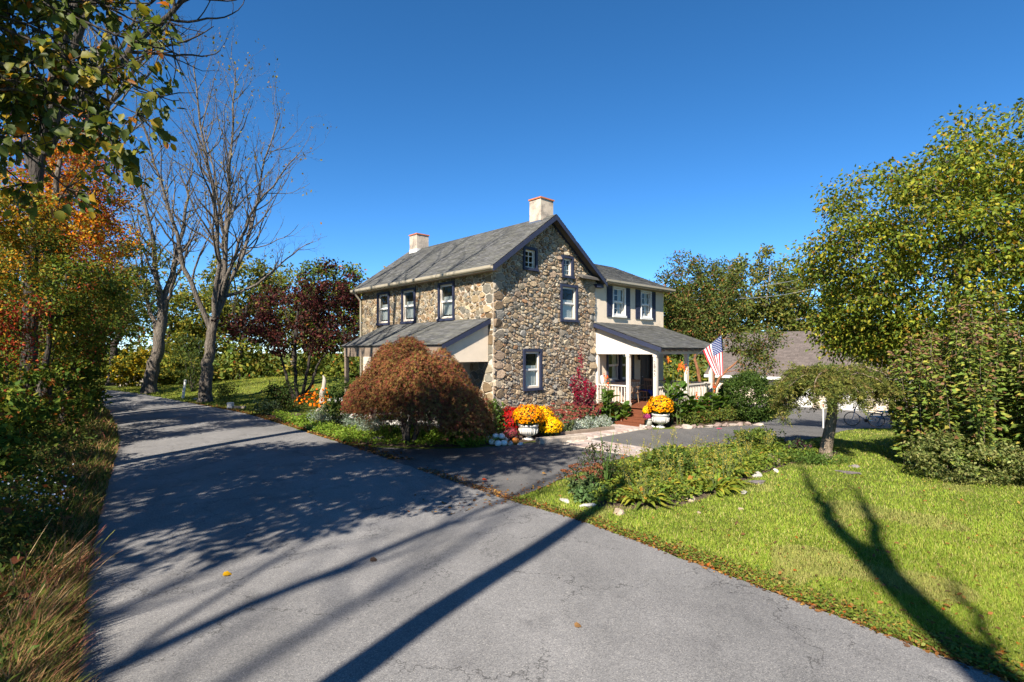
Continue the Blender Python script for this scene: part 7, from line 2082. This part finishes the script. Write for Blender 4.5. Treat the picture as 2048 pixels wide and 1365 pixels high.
# ------------------------------------------------------------------ porch furniture
def chair(label, s, t, rz, cloth=False):
    c = hp(s, t, FL); root = thing("porch_chair", label, "chair", tuple(c)); ca, sa = math.cos(rz), math.sin(rz)
    def P(x, y, z): return c+np.array([x*ca-y*sa, x*sa+y*ca, z])
    mb = MB(); mb.hexa([P(-.24, -.22, .42), P(.24, -.22, .42), P(.22, .22, .42), P(-.22, .22, .42), P(-.24, -.22, .46), P(.24, -.22, .46), P(.22, .22, .46), P(-.22, .22, .46)]); mb.out("seat", M["chairwood"], root)
    for x, y in ((-.2, -.18), (.2, -.18), (-.18, .18), (.18, .18)):
        mb = MB(); mb.tube(np.array([P(x*1.2, y*1.2, 0), P(x, y, .42)]), np.array([.016, .022]), 7); mb.out("leg", M["chairwood"], root)
    for k in range(5):
        x = -.17+.085*k; mb = MB(); mb.tube(np.array([P(x, .19, .46), P(x*1.05, .27, .92)]), np.array([.011, .011]), 6); mb.out("spindle", M["chairwood"], root)
    mb = MB(); mb.hexa([P(-.23, .25, .90), P(.23, .25, .90), P(.23, .28, .90), P(-.23, .28, .90), P(-.23, .27, 1.0), P(.23, .27, 1.0), P(.23, .30, 1.0), P(-.23, .30, 1.0)]); mb.out("top_rail", M["chairwood"], root)
    for x in (-.23, .23):
        mb = MB(); mb.tube(np.array([P(x, .24, .70), P(x, -.18, .68)]), .018, 6); mb.tube(np.array([P(x, -.16, .46), P(x, -.16, .68)]), .013, 6); mb.out("armrest", M["chairwood"], root)
    mb = MB(); mb.tube(np.array([P(-.21, -.2, .2), P(.21, -.2, .2)]), .01, 6); mb.out("stretcher", M["chairwood"], root)
az_ = math.atan2(E2[1], E2[0])
chair("wooden spindle back armchair on the porch near the railing", -.95, W+1.35, az_+PI/2+PI)
chair("second wooden spindle back armchair on the porch beside the door", -.85, W+2.55, az_+PI/2+PI)
def cushion():
    c = hp(-.95, W+2.55, FL+.465); rngc = np.random.default_rng(5)
    V, F = [], []; n = 9
    for j in range(n+1):
        for i in range(n+1):
            u, v = i/n-.5, j/n-.5
            dr = max(0, -v-.28)*1.6
            V.append(c+E2*u*.46+E1*(v*.7)+np.array([0, 0, .02+.02*math.sin(u*14+v*5)-dr*.55]))
    for j in range(n):
        for i in range(n): F.append((j*(n+1)+i, j*(n+1)+i+1, (j+1)*(n+1)+i+1, (j+1)*(n+1)+i))
    tag(build("blanket", V, F, M["bluecloth"], None, None, True, tuple(c)), "blue blanket draped over the second porch chair", "blanket")
cushion()
mb = MB(); c = hp(-.14, W+1.35, FL+.84); c = hp(-.3, W+.12, FL+.842)
mb.lathe([(.07, 0), (.075, .05), (.085, .34), (.07, .36)], c, 14); tag(mb.out("planter_vase", M["white"], None, True, tuple(c)), "tall white vase standing on the short porch railing", "vase")

# ------------------------------------------------------------------ garage, bicycle, trestle, posts
def garage():
    X0 = np.array([25.2, 33.6, -1.2]); Lg, Dg = 13.0, 8.0
    g = lambda s, t, z: X0 + E1*s + E2*t + np.array([0, 0, z])
    root = thing("garage", "low cream garage with brown shingle roof and white doors at the driveway end", "garage", tuple(X0))
    H_, RZ = 2.45, 5.6
    gmap = lambda u, v, w: g(Lg-u, -w, v)
    doors = [(8.3, 10.9, 0.0, 2.1), (5.0, 7.6, 0.0, 2.1)]
    wall_panel("front_wall", [(0, -.3), (Lg, -.3), (Lg, H_), (0, H_)], doors, gmap, .12, M["stucco"], root)
    mb = MB()
    mb.add([g(0, 0, -.3), g(0, Dg, -.3), g(0, Dg, H_), g(0, Dg/2, RZ-.1), g(0, 0, H_)], [(0, 1, 2, 3, 4)]); mb.add([g(Lg, 0, -.3), g(Lg, Dg, -.3), g(Lg, Dg, H_), g(Lg, Dg/2, RZ-.1), g(Lg, 0, H_)], [(4, 3, 2, 1, 0)]); mb.add([g(0, Dg, -.3), g(Lg, Dg, -.3), g(Lg, Dg, H_), g(0, Dg, H_)], [(0, 1, 2, 3)])
    mb.out("end_walls", M["stucco"], root)
    for (u0, u1, v0, v1) in doors:
        mb = MB(); mb.add([gmap(u0, v0, -.11), gmap(u1, v0, -.11), gmap(u1, v1, -.11), gmap(u0, v1, -.11)], [(0, 1, 2, 3)]); d = mb.out("garage_door", M["white"], root)
        for i in range(4):
            for j in range(4):
                a, b = u0+.08+(u1-u0-.16)*j/4, u0+.08+(u1-u0-.16)*(j+1)/4-.08; e, f = v0+.08+(v1-v0)*i/4, v0+(v1-v0)*(i+1)/4-.06
                mb = MB(); mb.hexa([gmap(a, e, -.108), gmap(b, e, -.108), gmap(b, e, -.085), gmap(a, e, -.085), gmap(a, f, -.108), gmap(b, f, -.108), gmap(b, f, -.085), gmap(a, f, -.085)]); mb.out("door_panel", M["white"], d)
    mb = MB(); o = .4; sl_ = (RZ-H_)/(Dg/2)
    slab(mb, g(-.3, -o, H_-o*sl_+.1), g(Lg+.3, -o, H_-o*sl_+.1), g(Lg+.3, Dg/2, RZ+.1), g(-.3, Dg/2, RZ+.1), .1); slab(mb, g(Lg+.3, Dg+o, H_-o*sl_+.1), g(-.3, Dg+o, H_-o*sl_+.1), g(-.3, Dg/2, RZ+.1), g(Lg+.3, Dg/2, RZ+.1), .1)
    roof = mb.out("roof", M["deck"], root)
    bp = lambda r: tuple(np.array([.115, .093, .082])*r.uniform(.85, 1.15))
    shingles("shingles", g(-.32, -o-.03, H_-o*sl_+.11), E1, g(0, 1, sl_)-g(0, 0, 0), Lg+.64, math.hypot(Dg/2+o, (Dg/2+o)*sl_), roof, np.random.default_rng(3), bp, M["brownroof"], .18)
    mb = MB(); mb.hexa([g(-.3, -o-.10, H_-o*sl_-.12), g(-.3, -o-.002, H_-o*sl_-.12), g(Lg+.3, -o-.002, H_-o*sl_-.12), g(Lg+.3, -o-.10, H_-o*sl_-.12), g(-.3, -o-.10, H_-o*sl_+.09), g(-.3, -o-.002, H_-o*sl_+.09), g(Lg+.3, -o-.002, H_-o*sl_+.09), g(Lg+.3, -o-.10, H_-o*sl_+.09)]); mb.out("gutter", M["white"], roof)
garage()
def bicycle():
    c = np.array([17.3, 25.8, 0.0]); c[2] = tz(*c[:2])+.05
    root = thing("bicycle", "blue bicycle standing on the shaded driveway", "bicycle", tuple(c))
    az = math.radians(-28); d = np.array([math.cos(az), math.sin(az), 0]); s = np.array([-d[1], d[0], 0]); R = .33
    P = lambda x, z, y=0: c+d*x+s*y+np.array([0, 0, z])
    hub_r, hub_f = P(.5, R), P(-.5, R); bb = P(.08, .28); seat = P(.2, .82); head = P(-.36, .78); head2 = P(-.40, .66)
    def wheel(h, x):
        n = 28; ring = [h+d*R*math.cos(2*PI*k/n)+np.array([0, 0, R*math.sin(2*PI*k/n)]) for k in range(n)]
        mb = MB(); V, F = [], []
        for k in range(n):
            u = unit(ring[k]-h)
            for a in range(6): V.append(ring[k]+u*.022*math.cos(a*PI/3)+s*.022*math.sin(a*PI/3))
        for k in range(n):
            for a in range(6): F.append((k*6+a, k*6+(a+1) % 6, ((k+1) % n)*6+(a+1) % 6, ((k+1) % n)*6+a))
        w = build("wheel", V, F, M["rubber"], root, smooth=True)
        mb = MB()
        for k in range(0, n, 2): mb.tube(np.array([h+s*.02*(-1)**k, h+(ring[k]-h)*.94]), .0025, 3, False)
        mb.tube(np.array([h-s*.05, h+s*.05]), .022, 8); mb.out("spokes", M["steel"], w)
    wheel(hub_r, .5); wheel(hub_f, -.5)
    mb = MB()
    for a, b, r in ((bb, seat, .018), (bb, head2, .02), (seat-np.array([0, 0, .06]), head, .018), (bb, hub_r, .011), (seat-np.array([0, 0, .1]), hub_r, .01), (head+np.array([0, 0, .08]), head2, .02)):
        mb.tube(np.array([a, b]), r, 7)
    mb.out("frame", M["blue"], root, True)
    mb = MB(); mb.tube(np.array([head2, P(-.46, .4), hub_f]), .013, 7); mb.out("fork", M["blue"], root, True)
    mb = MB(); mb.tube(np.array([P(-.34, .86, -.28), P(-.38, .90, -.12), P(-.36, .88), P(-.38, .90, .12), P(-.34, .86, .28)]), .012, 7); mb.tube(np.array([head, P(-.36, .88)]), .014, 6); mb.out("handlebar", M["blackmetal"], root, True)
    mb = MB(); mb.hexa([P(.08, .86, -.03), P(.34, .86, -.075), P(.34, .86, .075), P(.08, .86, .03), P(.08, .90, -.02), P(.34, .92, -.06), P(.34, .92, .06), P(.08, .90, .02)]); mb.tube(np.array([seat, P(.22, .87)]), .012, 6); mb.out("saddle", M["blackmetal"], root)
    mb = MB(); mb.tube(np.array([bb-s*.03, bb+s*.03]), .085, 14); mb.tube(np.array([bb+s*.06, bb+s*.06+d*.12-np.array([0, 0, .12])]), .01, 5); mb.tube(np.array([bb-s*.06, bb-s*.06-d*.12+np.array([0, 0, .12])]), .01, 5); mb.out("crank", M["blackmetal"], root)
bicycle()
def trestle():
    c = np.array([19.6, 26.2, 0.0]); c[2] = tz(*c[:2])+.04; root = thing("picnic_table", "grey plank picnic table half hidden behind the tall thicket", "table", tuple(c))
    for k in range(4):
        mb = MB(); mb.box((c[0]-1.2, c[1]-.42+.21*k, c[2]+.74), (c[0]+1.0, c[1]-.42+.21*k+.19, c[2]+.79)); mb.out("top_plank", M["plank"], root)
    for y in (-.85, .62):
        mb = MB(); mb.box((c[0]-1.2, c[1]+y, c[2]+.42), (c[0]+1.0, c[1]+y+.24, c[2]+.465)); mb.out("bench_plank", M["plank"], root)
    for x in (-.85, .65):
        mb = MB()
        mb.tube(np.array([c+[x, -.75, 0], c+[x, -.3, .74]]), .045, 4); mb.tube(np.array([c+[x, .75, 0], c+[x, .3, .74]]), .045, 4); mb.tube(np.array([c+[x, -.8, .40], c+[x, .8, .40]]), .04, 4); mb.out("leg_frame", M["plank"], root)
M["plank"] = simple("grey_plank", (.42, .42, .43), .85, .2, 5, .4, 25)
trestle()
c = np.array([12.45, 21.0, 0.0]); c[2] = tz(*c[:2]); root = thing("driveway_marker", "thin white driveway marker stick behind the weeping evergreen", "post", tuple(c))
mb = MB(); mb.tube(np.array([c, c+[0, 0, .5], c+[0, 0, 1.0]]), .028, 8); mb.out("rod", M["white"], root)
mb = MB(); mb.tube(np.array([c+[0, 0, .88], c+[0, 0, .95]]), .031, 8); mb.out("reflector", M["terracotta"], root)
# service wires from the wing to a pole behind the garage trees
pc = np.array([38.0, 58.0, -1.0]); root = thing("utility_pole", "wooden utility pole behind the garage trees with service wires to the wing", "pole", tuple(pc))
mb = MB(); mb.tube(np.array([pc, pc+[0, 0, 7], pc+[0, 0, 15]]), np.array([.16, .14, .11]), 10); mb.out("shaft", M["wood"], root)
mb = MB(); mb.box((pc[0]-1.1, pc[1]-.06, 13.2), (pc[0]+1.1, pc[1]+.06, 13.36)); mb.out("crossarm", M["wood"], root)
for k, (z0, z1) in enumerate(((14.2, 6.0), (12.6, 5.6))):
    a, b = pc+np.array([0, -.1, z0]), hp(.8, WT1+.02, z1)
    mb = MB(); t = np.linspace(0, 1, 16)[:, None]; P = a+(b-a)*t; P[:, 2] -= 1.0*np.sin(t[:, 0]*PI); mb.tube(P, .012, 5); mb.out("wire", M["wire"], root)
